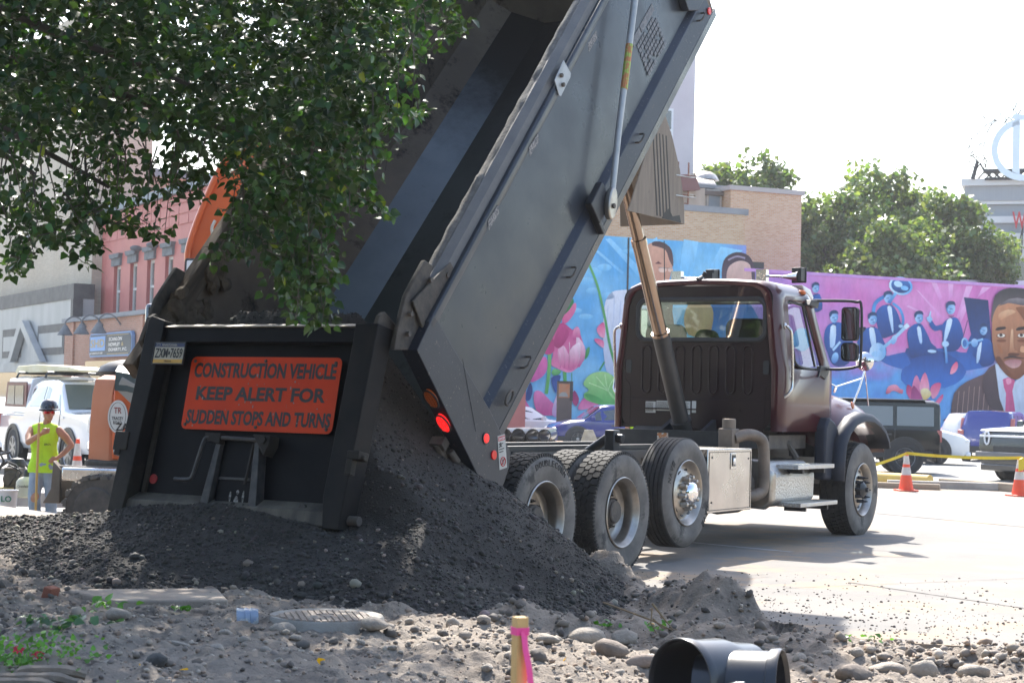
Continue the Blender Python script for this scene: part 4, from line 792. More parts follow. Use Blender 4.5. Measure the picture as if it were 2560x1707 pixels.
# ---- bonnet, wings, front
hs=[(5.40,.90,1.95,1.25),(5.55,.88,1.93,1.2),(5.9,.80,1.86,1.1),(6.3,.70,1.74,1.0),(6.65,.64,1.60,.9),(6.95,.60,1.42,.8),(7.08,.55,1.2,.75)]
m=MB(); rr=[]
for y,w,z,zb in hs:
    half=[(w,zb),(w*1.0,z-.28),(w*.96,z-.12),(w*.84,z-.03),(w*.5,z+.02),(0,z+.035)]; rr.append([Vector((x,y,zz)) for x,zz in half]+[Vector((-x,y,zz)) for x,zz in half[-2::-1]])
m.loft(rr,closed=False); hood=m.build('bonnet',M_paint,truck,smooth=45)
m=MB(); m.bx(-.5,.5,7.06,7.1,.75,1.25); m.build('grille',M_chrome,truck,bevel=.01)
m=MB(); m.prism([(6.78,.5),(7.15,.5),(7.2,.62),(7.2,.78),(7.1,.86),(6.8,.8)],-.8,.8,'x'); m.build('front_bumper',M_chrome,truck,bevel=.02)
for sx in (1,-1):
    # wing over the wheel
    arc=[(5.06,1.0),(5.14,1.18),(5.32,1.34),(5.6,1.45),(5.95,1.50),(6.3,1.49),(6.6,1.42),(6.85,1.30),(7.0,1.14),(7.04,.95)]
    low=[(5.30,1.0),(5.36,1.1),(5.50,1.19),(5.7,1.27),(5.98,1.31),(6.25,1.30),(6.5,1.24),(6.68,1.16),(6.80,1.06),(6.86,.95)]
    rr=[]
    for (a,z),(a2,z2) in zip(arc,low):
        rr.append([Vector((sx*x,y,zz)) for x,y,zz in ((.60,a,z+.16),(.8,a,z+.10),(.98,a,z+.03),(1.10,(a+a2)/2,(z*.6+z2*.4)),(1.17,a2,z2+.03),(1.17,a2,z2-.0),(.9,a2,z2-.02))])
    m=MB(); m.loft(rr,closed=False,caps=False); wg=m.build('wing',M_paint,truck,smooth=50,fix=False); so=wg.modifiers.new('s','SOLIDIFY'); so.thickness=.02
    rr=[]
    ext=[(5.30,.64),(5.31,.85),(5.36,1.05),(5.48,1.17),(5.68,1.27),(5.96,1.32),(6.24,1.31),(6.48,1.25),(6.66,1.17),(6.76,1.08),(6.80,.99)]
    for i,(a,z) in enumerate(ext):
        c=Vector((0,a-6.0,z-.6)); c=c.normalized()*.10
        rr.append([Vector((sx*x,a+c.y*k_,z+c.z*k_)) for x,k_ in ((1.12,1.1),(1.22,.95),(1.255,.5),(1.26,.0),(1.24,-.05),(1.0,-.05))])
    m=MB(); m.loft(rr,closed=False,caps=False); q=m.build('wheel_arch_flare',M_nbp,truck,smooth=50,fix=False); so=q.modifiers.new('s','SOLIDIFY'); so.thickness=.015
    m=MB(); m.prism([(5.0,1.24),(4.98,.66),(5.34,.64),(5.34,1.02),(5.45,1.18),(5.3,1.30),(5.12,1.36)],sx*1.0,sx*1.14,'x'); m.build('wing_rear_panel',MATS['navy_black_plastic'],truck,bevel=.03,smooth=50)
    m=MB(); m.lathe([(.045,0),(.04,.012),(0,.018)],16,'x'); L=m.build('marker_lamp',M_amber,truck,smooth=50); L.location=(sx*1.055 ,6.05,1.50); L.rotation_euler=(0,R(-12*sx),0 if sx>0 else math.pi)
    m=MB(); m.bx(sx*.6-.02,sx*.6+.3,5.3,5.34,.9,1.5); m.build('inner_wing',M_blk,truck)
    # round mirror on chrome tripod
    m=MB(); c=Vector((sx*1.02,6.55,2.03)); m.lathe([(0,-.05),(.05,-.045),(.1,-.02),(.115,.0),(.112,.012)],24,'y',c); q=m.build('round_mirror',M_blk if False else M_chrome,truck,smooth=50)
    m=MB(); m.ell((sx*1.02,6.548,2.03),(.108,.03,.108),20,12); m.build('mirror_face',M_mirror,q,smooth=60)
    m=MB(); m.tube([(sx*1.02,6.56,1.93),(sx*.98,6.5,1.72),(sx*.92,6.45,1.52)],.012,8); m.tube([(sx*1.02,6.56,1.93),(sx*1.05,6.62,1.5)],.008,6); m.tube([(sx*1.0,6.53,1.83),(sx*.78,6.25,1.72),(sx*.7,6.0,1.8)],.009,6); m.tube([(sx*.78,6.25,1.72),(sx*.72,6.35,1.66)],.016,6); m.build('mirror_stay',M_chrome,q,smooth=50)
m=MB(); m.tube(smooth_curve([(.93,5.45,1.6),(.97,5.4,1.75),(.95,5.42,1.85),(.9,5.5,1.78)],4),.012,6); m.build('bonnet_latch',M_blk,truck,smooth=40)
# ---- tool box, tank, steps, exhaust
m=MB(); m.bx(.62,1.22,1.72,2.76,.42,1.03); tb=m.build('tool_box',pbr('toolbox_aluminium',(.6,.58,.56),(.48,.46,.44),scale=2,rough=.22,metal=1,rvar=.08),truck,bevel=.006)
m=MB(); m.bx(1.221,1.228,2.24,2.37,.83,.99); m.build('latch_plate',M_alu2,tb,bevel=.01); m=MB(); m.bx(1.2285,1.232,2.265,2.345,.86,.97); m.build('latch_recess',M_blk,tb); m=MB(); m.bx(1.232,1.24,2.28,2.33,.87,.94); m.build('latch_handle',M_chrome,tb,bevel=.004)
m=MB(); m.tube([(1.221,1.75,.445),(1.221,1.75,1.0),(1.221,2.73,1.0),(1.221,2.73,.445),(1.221,1.75,.445)],.004,5,caps=False); m.build('lid_seam',M_dirty,tb)
m=MB(); m.disc((1.221,1.82,.95),.01,'x',8,h=.004); m.disc((1.221,2.68,.93),.01,'x',8,h=.004); m.disc((1.221,1.82,.52),.01,'x',8,h=.004); m.each('rivet',M_blk,tb)
M_dp=pbr('diamond_plate',(.62,.61,.59),(.5,.48,.46),scale=2,rough=.3,metal=1,bump=.5,bscale=70,voro=1,stretch=(1,1,.6))
m=MB(); prof=[(.62,.42),(1.02,.40),(1.12,.46),(1.13,.74),(1.0,.88),(.62,.9)]; m.prism(prof,3.58,4.72,'y'); tk=m.build('step_tank',M_dp,truck,bevel=.03,smooth=40)
m=MB(); prof2=[(.62,.40),(1.04,.38),(1.14,.45),(1.15,.76),(1.01,.90),(.62,.92)]; m.prism(prof2,3.47,3.60,'y'); m.build('tank_end',M_alu,tk,bevel=.03,smooth=40)
for z,a0,a1,x in ((.80,3.80,4.86,1.30),(.40,3.84,4.92,1.32)):
    m=MB(); m.bx(1.05,x,a0,a1,z,z+.045); s_=m.build('step',M_dp,truck,bevel=.004)
    m=MB(); m.bx(1.05,x-.03,a0+.2,a0+.24,z-.05,z-.001); m.bx(1.05,x-.03,a1-.24,a1-.2,z-.05,z-.001); m.each('step_bracket',M_blk,s_)
    m=MB()
    for i in range(26):
        for j in range(4): m.ell((1.1+j*.05,a0+.03+i*.0395,z+.046),(.006,.008,.003),5,3)
    m.build('step_stud',M_alu2,s_,kind='stuff')
m=MB(); m.tube(smooth_curve([(.93,2.95,1.12),(1.02,3.1,1.16),(1.1,3.25,1.12),(1.12,3.3,.98),(1.12,3.3,.66),(1.1,3.26,.56),(1.0,3.1,.52),(.8,3.0,.52)],5),.062,14); m.build('exhaust_pipe',pbr('heat_stained_steel',(.25,.2,.16),(.17,.135,.11),scale=6,rough=.6,metal=.5,bump=.2),truck,smooth=50)
m=MB(); m.bx(.8,.96,2.86,3.04,1.0,1.22); m.lathe([(.07,1.22),(.07,1.32),(.05,1.32)],12,'z',(.88,2.95,0)); m.build('exhaust_elbow',MATS['heat_stained_steel'],truck,bevel=.01)
m=MB(); m.bx(.5,.9,2.8,3.5,.5,.95); m.bx(-.9,-.5,2.5,4.8,.42,.95); m.lathe([(0,3.0),(.26,3.0),(.27,3.05),(.27,3.4),(.24,3.45),(0,3.45)],20,'y',(.72,0,.6)); m.build('air_tank',M_dirty,truck,smooth=40)
for z in (.85,.7):
    pass
m=MB(); m.tube([(.25,3.88,1.15),(.3,3.7,1.05),(.4,3.6,1.1)],.02,6); m.tube([(-.6,3.9,1.15),(-.62,3.75,1.02),(-.55,3.6,.95)],.018,6); m.tube([(.5,3.92,1.2),(.55,3.85,1.0),(.6,3.95,.9)],.02,6); m.lathe([(0,-.25),(.13,-.25),(.13,.25),(0,.25)],16,'x',(-.45,3.95,1.08)); m.tube([(.6,4.3,1.1),(.9,4.5,1.05),(.95,4.6,.9)],.04,8); m.bx(-.4,.9,3.95,5.0,1.0,1.15); m.build('engine_hoses',M_dirty,truck,smooth=40,kind='stuff')
m=MB(); m.prism([(3.9,1.19),(3.93,1.03),(3.99,1.03),(3.99,1.19)],.34,.5,'x'); m.build('cab_mount',M_blkmetal,truck,bevel=.01)
# ============================================================ BUILDINGS AND THE PAINTED WALL
class Plane:
    def __init__(s,o,ang): s.o=Vector((o[0],o[1],0)); s.a=ang; s.X=Vector((math.cos(ang),math.sin(ang),0)); s.Y=Vector((-math.sin(ang),math.cos(ang),0))
    def at(s,x,y,off=0.):
        d=ray(x,y); p0=s.o+s.Y*off; t=(p0-EYE).dot(s.Y)/d.dot(s.Y); p=EYE+d*t-s.o; return p.dot(s.X),p.z
    def thing(s,name,label,cat,group=None): return thing(name,label,cat,s.o,s.a,group)
WALL=Plane((13.25,78),R(23)); GZ=-.1
M_paintwall=pbr('painted_wall',(1,1,1),rough=.85,attr=True,bump=.12,bscale=2,stretch=(3,1,1.2),mott=.22)
mural=WALL.thing('painted_wall','long wall painted with a jazz band, flowers and a large portrait behind the car park','mural wall')
B_buff=brick_mat('buff_brick',(.50,.29,.16),(.60,.42,.27),(.52,.45,.36),bw=.22,bh=.075,patch=(.86,.8,.7))
M_cop=pbr('grey_coping',(.2,.21,.23),(.27,.28,.3),scale=1,rough=.7)
t1=[WALL.at(x,y) for x,y in ((1150,560),(1520,590),(1861,622))]; t2=[WALL.at(x,y) for x,y in ((1861,650),(2000,672),(2180,691),(2400,704),(2700,724))]
sx0,sx1=-14,WALL.at(2700,724)[0]+60; sm=t1[2][0]
zt1=t1[1][1]; zt2=t2[2][1]
m=MB(); m.bx(sx0,sm,0,.5,GZ-.4,zt1+1.35); m.build('brick_wall',B_buff,mural)
m=MB(); m.bx(sx0,sm+.15,-.06,.56,zt1+1.351,zt1+1.62); m.build('coping',M_cop,mural)
m=MB(); m.bx(sm+.001,sx1,0,.5,GZ-.4,zt2); m.build('wall_body',pbr('purple_wall',(.35,.2,.5),rough=.8),mural)
def mixc(a,b,t): t=max(0,min(1,t)); return tuple(a[i]+(b[i]-a[i])*t for i in range(3))
SKY,SKYL,PUR,PINK,PINKL,BLU,DBLU=map(hx,('#3fa6e0','#86cdf0','#a877cc','#d268b6','#e294cd','#3b86d6','#2358a0'))
def bgcol(px,py):
    n1=noise.fractal(Vector((px/120,py/90,0)),1,2,4); n2=noise.fractal(Vector((px/60,py/50,7)),1,2,4)
    left=mixc(SKY,SKYL,.35+.9*n1); right=mixc(PINK,PINKL,.3+.8*n1); right=mixc(PUR,right,(px-1850)/330+.3*n2)
    low=mixc(BLU,hx('#5aaee8'),.3+.7*n2); right=mixc(right,low,(py-860+35*n2)/90); c=mixc(left,right,(px-1800)/110+.15*n1); c=mixc(c,(.6,.6,.62),.08)
    return c
m=MB(); NX,NZ=170,44
xs_=np.linspace(1150,2700,NX)
def rows(x0,x1,top,nx):
    V=[];C=[]
    for i in range(nx+1):
        px=x0+(x1-x0)*i/nx; s0,_=WALL.at(px,850)
        for j in range(NZ+1):
            z=GZ+(top-GZ)*j/NZ; 
            p=WALL.o+WALL.X*s0+Vector((0,0,z)); d=p-EYE
            # photograph row of this point
            Yd=d.y*math.cos(PITCH)+d.z*math.sin(PITCH); up=-d.y*math.sin(PITCH)+d.z*math.cos(PITCH); u=F*d.x/Yd; v=-F*up/Yd
            py=853.5+u*math.sin(ROLL)+v*math.cos(ROLL); V.append((s0,-.008,z)); C.append(bgcol(px,py))
    m.add(V,[(i*(NZ+1)+j,(i+1)*(NZ+1)+j,(i+1)*(NZ+1)+j+1,i*(NZ+1)+j+1) for i in range(nx) for j in range(NZ)],C)
rows(1150,1861,zt1,80); rows(1862,2700,zt2-.12,100)
m.build('painted_ground_colour',M_paintwall,mural,fix=False)
m=MB(); m.bx(sm,sx1,-.05,.55,zt2-.12,zt2+.02); m.build('coping',pbr('pink_coping',hx('#b884c8'),hx('#cf9ad2'),scale=1,rough=.8),mural)
# painted shapes: outlines in zoomed-photo pixels laid on the wall as skins a few millimetres proud
class Paint:
    def __init__(s,ox,oy,k): s.ox,s.oy,s.k=ox,oy,k; s.m=MB(); s.l=0
    def P(s,x,y): 
        a,z=WALL.at(s.ox+x/s.k,s.oy+y/s.k); return a,z
    def poly(s,pts,c,c2=None,sm=3,ang=90,soft=True):
        """filled outline; c -> c2 shades from one end of the shape to the other"""
        s.l+=1; y=-.010-.0012*s.l
        pts=[Vector((*p,0)) for p in pts]; 
        if sm>1: pts=smooth_curve(pts,sm,True)
        cx=sum(p.x for p in pts)/len(pts); cy=sum(p.y for p in pts)/len(pts); dx,dy=math.cos(R(ang)),math.sin(R(ang)); pr=[(p.x*dx+p.y*dy) for p in pts]; lo,hi=min(pr),max(pr)
        col=[mixc(hx(c),hx(c2 or c),(q-lo)/(hi-lo+1e-6)) for q in pr]
        o=len(s.m.v); vs=[(s.P(p.x,p.y)[0],y,s.P(p.x,p.y)[1]) for p in pts]
        from mathutils.geometry import tessellate_polygon
        tris=tessellate_polygon([[Vector((v[0],v[2],0)) for v in vs]]); s.m.add(vs,[tuple(t) for t in tris],col)
    def el(s,x,y,rx,ry,c,c2=None,rot=0,ang=90,n=16):
        cr,sr=math.cos(R(rot)),math.sin(R(rot)); s.poly([(x+rx*math.cos(q)*cr-ry*math.sin(q)*sr,y+rx*math.cos(q)*sr+ry*math.sin(q)*cr) for q in np.linspace(0,2*math.pi,n,endpoint=False)],c,c2,1,ang)
    def line(s,pts,w,c,c2=None,w2=None):
        pts=[Vector((*p,0)) for p in pts]; pts=smooth_curve(pts,4) if len(pts)>2 else pts; L=[];Rr=[]; n=len(pts)
        for i,p in enumerate(pts):
            t=(pts[min(i+1,n-1)]-pts[max(i-1,0)]).normalized(); q=Vector((-t.y,t.x,0))*((w+((w2 if w2 is not None else w)-w)*i/(n-1))/2); L.append(p+q); Rr.append(p-q)
        s.poly([(p.x,p.y) for p in L+Rr[::-1]],c,c2,1)
    def done(s,name): return s.m.build(name,M_paintwall,mural,fix=False)
A=Paint(1960,640,3.7333)
# rays
for p in ([(1230,310),(1260,330),(1500,590),(1440,560)],[(1370,240),(1420,240),(1475,390),(1450,410)],[(1530,255),(1580,255),(1570,380),(1540,400)],[(1700,280),(1760,280),(1650,560),(1600,600)],[(1850,290),(1930,290),(1800,390)],[(1140,470),(1160,460),(1330,540),(1300,550)],[(1640,520),(1700,420),(1720,460),(1640,640)]): A.poly(p,'#e9b3dd','#dc8fcc',1)
A.done('painted_light_rays')
def man(A,hx_,hy,hr,body,shirt=None,face='#a9cdee',hair='#16325c',suit='#245fae',suit2='#143a78',turn=1):
    A.poly(body,suit,suit2,3)
    if shirt: A.poly(shirt,'#dcebf8','#a8c8ea',2)
    A.el(hx_,hy,hr*.74,hr,face,'#5c96cf',0,0 if turn>0 else 180); A.poly([(hx_-hr*.8,hy-hr*.1),(hx_-hr*.75,hy-hr*.85),(hx_-hr*.1,hy-hr*1.25),(hx_+hr*.6,hy-hr*1.1),(hx_+hr*.8,hy-hr*.5),(hx_+hr*.4,hy-hr*.62),(hx_-hr*.3,hy-hr*.55),(hx_-hr*.55,hy-hr*.1)],hair,'#2a4f86',3)
    A.poly([(hx_-hr*.3*turn,hy+hr*.05),(hx_+hr*.1*turn,hy+hr*.0),(hx_+hr*.1*turn,hy+hr*.12),(hx_-hr*.3*turn,hy+hr*.15)],'#25508e'); A.poly([(hx_+hr*.28*turn,hy),(hx_+hr*.42*turn,hy+.25*hr),(hx_+hr*.25*turn,hy+hr*.3)],'#d6e7f6',None,1)
    A.el(hx_+.15*hr*turn,hy+.55*hr,.2*hr,.06*hr,'#2f5f9f')
    A.poly([(hx_-hr*.5,hy+hr*1.2),(hx_+.1*hr,hy+hr*1.3),(hx_+hr*.6,hy+hr*1.15),(hx_+.1*hr,hy+hr*1.45)],'#10284e')
A=Paint(1960,640,3.7333); A.l=8
A.poly([(640,680),(740,670),(720,760),(800,900),(960,1010),(1120,1060),(1250,1100),(1500,1110),(1700,1070),(1900,1030),(1960,960),(1960,820),(1740,740),(1700,900),(1480,860),(1100,900),(930,930),(900,800),(700,720)],'#1d3f80','#2b6cc0',3)
A.poly([(1140,860),(1180,1000),(1100,1060),(1130,1200),(1500,1230),(1700,1080),(1500,900)],'#173a7c','#2d72c8',3)
A.poly([(1676,385),(1903,412),(1950,960),(1850,1000),(1790,800),(1745,745)],'#17305f','#264f94',1)
A.line([(1670,750),(1710,600)],6,'#3a2c50')
A.done('painted_piano_and_shadows')
A=Paint(1960,640,3.7333); A.l=16
A.line([(830,560),(850,440),(960,370),(1010,400)],34,'#2b72bd','#5aa3e0'); A.line([(1010,440),(1080,500),(1110,600),(1080,680),(1030,640)],24,'#5fa9e2','#2b72bd')
man(A,968,390,52,[(850,560),(880,490),(940,455),(1010,465),(1060,540),(1090,630),(1120,650),(1090,690),(1050,720),(900,770),(870,660)],[(960,480),(1000,480),(1018,690),(1003,700)])
A.el(1085,280,112,86,'#cfe9fb','#5ba7e4',12,0); A.el(1085,278,92,68,'#2f78c4','#123b74',12); A.el(1060,262,42,28,'#bfe0f7',None,20); A.el(1120,300,36,22,'#7fbdea',None,10); A.line([(1040,345),(1000,400),(975,440)],30,'#7cb9e8','#2b72bd')
A.el(1085,655,22,16,'#a9cdee')
A.done('painted_tuba_player')
A=Paint(1960,640,3.7333); A.l=24
man(A,822,590,54,[(668,900),(690,760),(750,680),(860,670),(910,760),(950,860),(930,960),(800,990),(690,975)],[(790,680),(835,676),(856,830),(815,850)])
A.el(870,895,78,86,'#cfe6f8','#6aa9de',0,0); A.line([(890,880),(1020,770),(1145,645)],30,'#b4d6f1','#7db4e0'); A.line([(1120,670),(1155,640)],40,'#dcebf8'); A.el(1020,780,26,46,'#b9d6f2','#6fa9df',20); A.el(850,915,40,28,'#9cc8ec'); 
A.done('painted_banjo_player')
A=Paint(1960,640,3.7333); A.l=24
man(A,462,570,52,[(370,800),(380,690),(430,630),(520,620),(600,680),(640,800),(600,1000),(460,1020),(400,900)],[(430,660),(480,655),(470,830),(425,850)]); A.el(470,950,32,52,'#9fcdf0','#2d70bb',15); A.line([(450,880),(520,800)],22,'#a9cdee')
man(A,290,300,44,[(200,420),(260,370),(330,360),(350,500),(240,520)]); A.el(160,780,86,110,'#7db9e6','#4d92d2')
A.poly([(640,690),(700,665),(760,670),(700,740)],'#101f3e')
A.done('painted_musicians_left')
A=Paint(1960,640,3.7333); A.l=24
man(A,1255,575,52,[(1145,720),(1190,650),(1270,630),(1330,720),(1370,810),(1420,860),(1390,920),(1280,930),(1180,950),(1160,850)],[(1235,670),(1270,668),(1285,800),(1262,810)])
A.el(1375,888,42,15,'#bcd9f3',None,5)
A.done('painted_pianist')
A=Paint(1960,640,3.7333); A.l=32
man(A,1550,490,56,[(1470,640),(1520,590),(1600,575),(1645,640),(1668,760),(1620,870),(1540,890),(1480,870),(1470,700),(1400,700),(1350,640),(1372,600),(1410,650),(1460,640)],[(1515,600),(1565,592),(1540,700),(1500,800),(1483,800)],turn=-1)
A.poly([(1320,580),(1345,560),(1358,512),(1366,515),(1362,560),(1380,590),(1360,625),(1335,610)],'#c4def5','#7fb2e2',1); A.line([(1490,800),(1505,900),(1510,1000)],22,'#8fc1ea','#3d7fc6'); A.el(1498,820,34,28,'#b4d3f0')
A.done('painted_conductor')
A=Paint(1960,640,3.7333); A.l=32
man(A,1855,690,48,[(1760,920),(1790,800),(1850,770),(1920,790),(1960,900),(1950,1000),(1850,1030),(1800,960)],[(1800,860),(1840,800),(1820,960),(1790,1000)],turn=-1)
A.el(1682,815,34,54,'#bfe0f7','#4f93d6',-8,0); A.el(1678,815,20,36,'#3672b8'); A.line([(1700,815),(1800,790),(1850,775)],20,'#9acbef','#5aa0dd'); A.el(1770,810,32,40,'#a9cdee','#5d99d6')
A.done('painted_trumpeter')
A=Paint(1960,640,3.7333); A.l=24
for pts,c,c2 in (([(1200,1360),(1140,1280),(1150,1200),(1200,1240),(1230,1330)],'#b0306c','#e0659c'),([(1210,1380),(1190,1220),(1230,1110),(1270,1200),(1280,1350)],'#e88bb0','#b94c86'),([(1260,1200),(1310,1085),(1350,1200),(1340,1300),(1280,1300)],'#ea6f98','#f0b5c8'),([(1180,1330),(1200,1210),(1250,1260),(1290,1340),(1290,1420),(1230,1420)],'#8c2a68','#c45a98'),([(1360,1240),(1400,1190),(1460,1190),(1430,1290),(1380,1330)],'#d94b80','#ef9ab8'),([(1380,1400),(1470,1290),(1475,1330),(1420,1400)],'#d94b80','#ea86ac'),([(1330,1480),(1360,1380),(1400,1370),(1420,1480)],'#b13a72','#8c2a68'),([(1270,1250),(1330,1235),(1370,1290),(1320,1340),(1290,1330)],'#f3e3b4','#d8b56a'),([(1230,1400),(1300,1340),(1370,1350),(1340,1420)],'#7a2f72','#a9508f'),
    ([(945,1280),(970,1215),(1040,1200),(1080,1240),(1105,1245),(1095,1285),(1020,1255),(975,1280)],'#f0a3b8','#c9546f'),([(1545,1100),(1560,1030),(1605,985),(1618,1030),(1590,1085)],'#e8567f','#f2a0b6')): A.poly(pts,c,c2,3)
A.done('painted_lotus_right')
# large portrait: a plain generic man in a pinstripe suit
A=Paint(1960,640,3.7333); A.l=40
A.poly([(1550,1480),(1580,1280),(1700,1170),(1860,1100),(1960,1010),(2140,1180),(2330,1010),(2560,1180),(2700,1480),(2700,1560),(1550,1560)],'#6d5355','#4c3c42',2)
for i in range(22):
    x=1600+i*48; A.line([(x+26,1215 if 1650<x<2000 else 1260),(x,1540)],5,'#b08f88')
A.poly([(1960,1010),(1975,1000),(2140,1180),(2300,1000),(2330,1060),(2240,1480),(2160,1560),(2080,1540),(1990,1300),(1955,1120)],'#d3dae8','#b3bfd6',1)
A.poly([(1960,1020),(1850,1120),(1840,1230),(1900,1400),(2020,1500),(2060,1540),(2000,1320)],'#554148','#3d3038',1)
A.poly([(2030,1150),(2080,1130),(2145,1160),(2120,1260),(2160,1540),(2050,1540),(2060,1280),(2040,1220)],'#d95f8d','#c04a80',1); A.poly([(2060,1150),(2100,1140),(2110,1180),(2075,1200)],'#f09ab6')
A.poly([(1925,620),(1935,480),(1960,370),(2040,310),(2160,300),(2300,330),(2360,430),(2370,620),(2320,560),(2000,560)],'#2f2a30','#6f6468',2)
A.poly([(1940,560),(1990,460),(2080,440),(2200,460),(2320,480),(2350,620),(2345,800),(2310,960),(2250,1080),(2170,1150),(2090,1130),(2020,1060),(1960,960),(1935,820),(1930,680)],'#c98a64','#7a4128',3,70)
A.poly([(1990,470),(2090,400),(2230,400),(2290,470),(2200,455),(2080,440)],'#8a7f82','#463f44',2)
for x in (0,190):
    A.poly([(1960+x,690),(1985+x,665),(2050+x,660),(2055+x,680),(1990+x,695)],'#33221f'); A.el(2015+x,745,46,26,'#8e5335'); A.el(2015+x,742,36,17,'#e6dccf'); A.el(2012+x,738,16,15,'#3b2a26'); A.el(2018+x,790,46,14,'#7d4327')
A.poly([(2105,700),(2125,700),(2130,860),(2170,890),(2120,920),(2070,905),(2090,880)],'#e3b58e','#a8653f'); A.poly([(2090,905),(2150,905),(2190,915),(2150,935),(2080,930)],'#5e2e1d')
A.poly([(2030,960),(2100,930),(2190,945),(2260,960),(2180,955),(2100,950)],'#3a2320'); A.poly([(2040,990),(2110,965),(2200,975),(2180,1030),(2110,1045)],'#b07074','#d4a09a'); A.poly([(2150,480),(2300,500),(2330,700),(2320,900),(2250,900),(2270,700),(2200,560)],'#8e5638','#74402a',3)
A.poly([(1960,960),(2020,1060),(2090,1130),(2170,1150),(2120,1110),(2060,1040),(2000,940)],'#6a3621','#7d4529',3); A.poly([(1990,540),(2080,500),(2150,520),(2080,560),(2000,600)],'#dfae86','#c98a64')
A.poly([(1975,820),(2010,850),(2030,900),(2000,900)],'#a8653f'); A.poly([(2200,840),(2260,860),(2230,900),(2190,890)],'#d79e76')
A.done('painted_portrait')
# left half
Bp=Paint(1250,580,3.2667)
for p in ([(860,60),(900,50),(1180,330),(1180,420),(1020,240)],[(780,160),(800,150),(1010,330),(1000,350)],[(1250,60),(1280,40),(1340,330),(1280,330)],[(1500,60),(1620,80),(1560,420),(1450,420)],[(1800,120),(1980,150),(1700,430),(1640,430)]): Bp.poly(p,'#93d0f3','#6cbcec',1)
for x,y,rx,ry in ((760,330,70,40),(850,290,60,30),(690,400,80,30),(700,690,60,22),(760,480,60,26),(610,640,60,20),(1050,160,60,20),(880,520,50,30)): Bp.el(x,y,rx,ry,'#8fd0f2','#6dbdea')
Bp.done('painted_sky_rays')
Bp=Paint(1250,580,3.2667); Bp.l=12
Bp.poly([(850,620),(880,520),(940,480),(1040,470),(1150,440),(1260,560),(1280,900),(1150,1160),(900,1160),(850,1040),(840,800)],'#e3e8f2','#b4c3de',3)
for p in ([(930,520),(925,700),(900,900)],[(880,600),(870,800),(880,1000)],[(985,560),(970,760)]): Bp.line(p,8,'#c2cee4')
Bp.poly([(1140,330),(1135,230),(1180,130),(1240,88),(1330,100),(1395,160),(1408,260),(1395,330),(1360,420),(1230,450),(1150,420)],'#d9a58c','#c78d78',3); Bp.poly([(1240,110),(1250,80),(1330,85),(1400,150),(1412,280),(1380,230),(1350,150),(1280,120)],'#4a3438','#6a4c4c',3)
Bp.poly([(1260,260),(1290,240),(1320,262)],'#6b3a3a',None,1); Bp.el(1325,310,34,22,'#e9c7b4'); Bp.el(1390,310,22,18,'#e9c7b4'); Bp.line([(1290,290),(1400,300)],4,'#6e7078'); Bp.poly([(1040,470),(1090,455),(1110,620),(1060,640)],'#2f6cb0','#245894',1); Bp.el(1150,330,14,40,'#cf9480')
Bp.done('painted_man_in_white_shirt')
Bp=Paint(1250,580,3.2667); Bp.l=12
Bp.poly([(1830,420),(1820,330),(1850,240),(1940,200),(2030,230),(2065,310),(2060,420)],'#d9b8ad','#c69d94',3); Bp.poly([(1815,420),(1810,300),(1840,210),(1930,165),(2030,195),(2075,290),(2080,420),(2055,400),(2040,270),(1960,235),(1880,270),(1850,330),(1845,420)],'#3a2b38','#5c4a5c',3); Bp.line([(1860,230),(1930,200),(2000,215)],14,'#9b8ea6')
Bp.poly([(1640,800),(1700,620),(1850,560),(2050,600),(2130,900),(1700,900)],'#2d62a4','#3d7cc0',3); Bp.poly([(1500,700),(1560,560),(1680,560),(1740,660),(1700,840),(1540,840)],'#d9b48a','#b98b58',3)
Bp.done('painted_dark_haired_man')
Bp=Paint(1250,580,3.2667); Bp.l=20
Bp.line([(720,255),(790,430),(850,680),(900,950),(980,1210)],18,'#63b36a','#3f8f4e',22); Bp.line([(400,880),(400,1100),(375,1320)],28,'#7cc87a','#58b060'); Bp.line([(525,1130),(530,1240)],28,'#4fa85a'); Bp.line([(850,1060),(810,1130)],12,'#3f9a55'); Bp.line([(583,1150),(583,1230)],6,'#3f9a55')
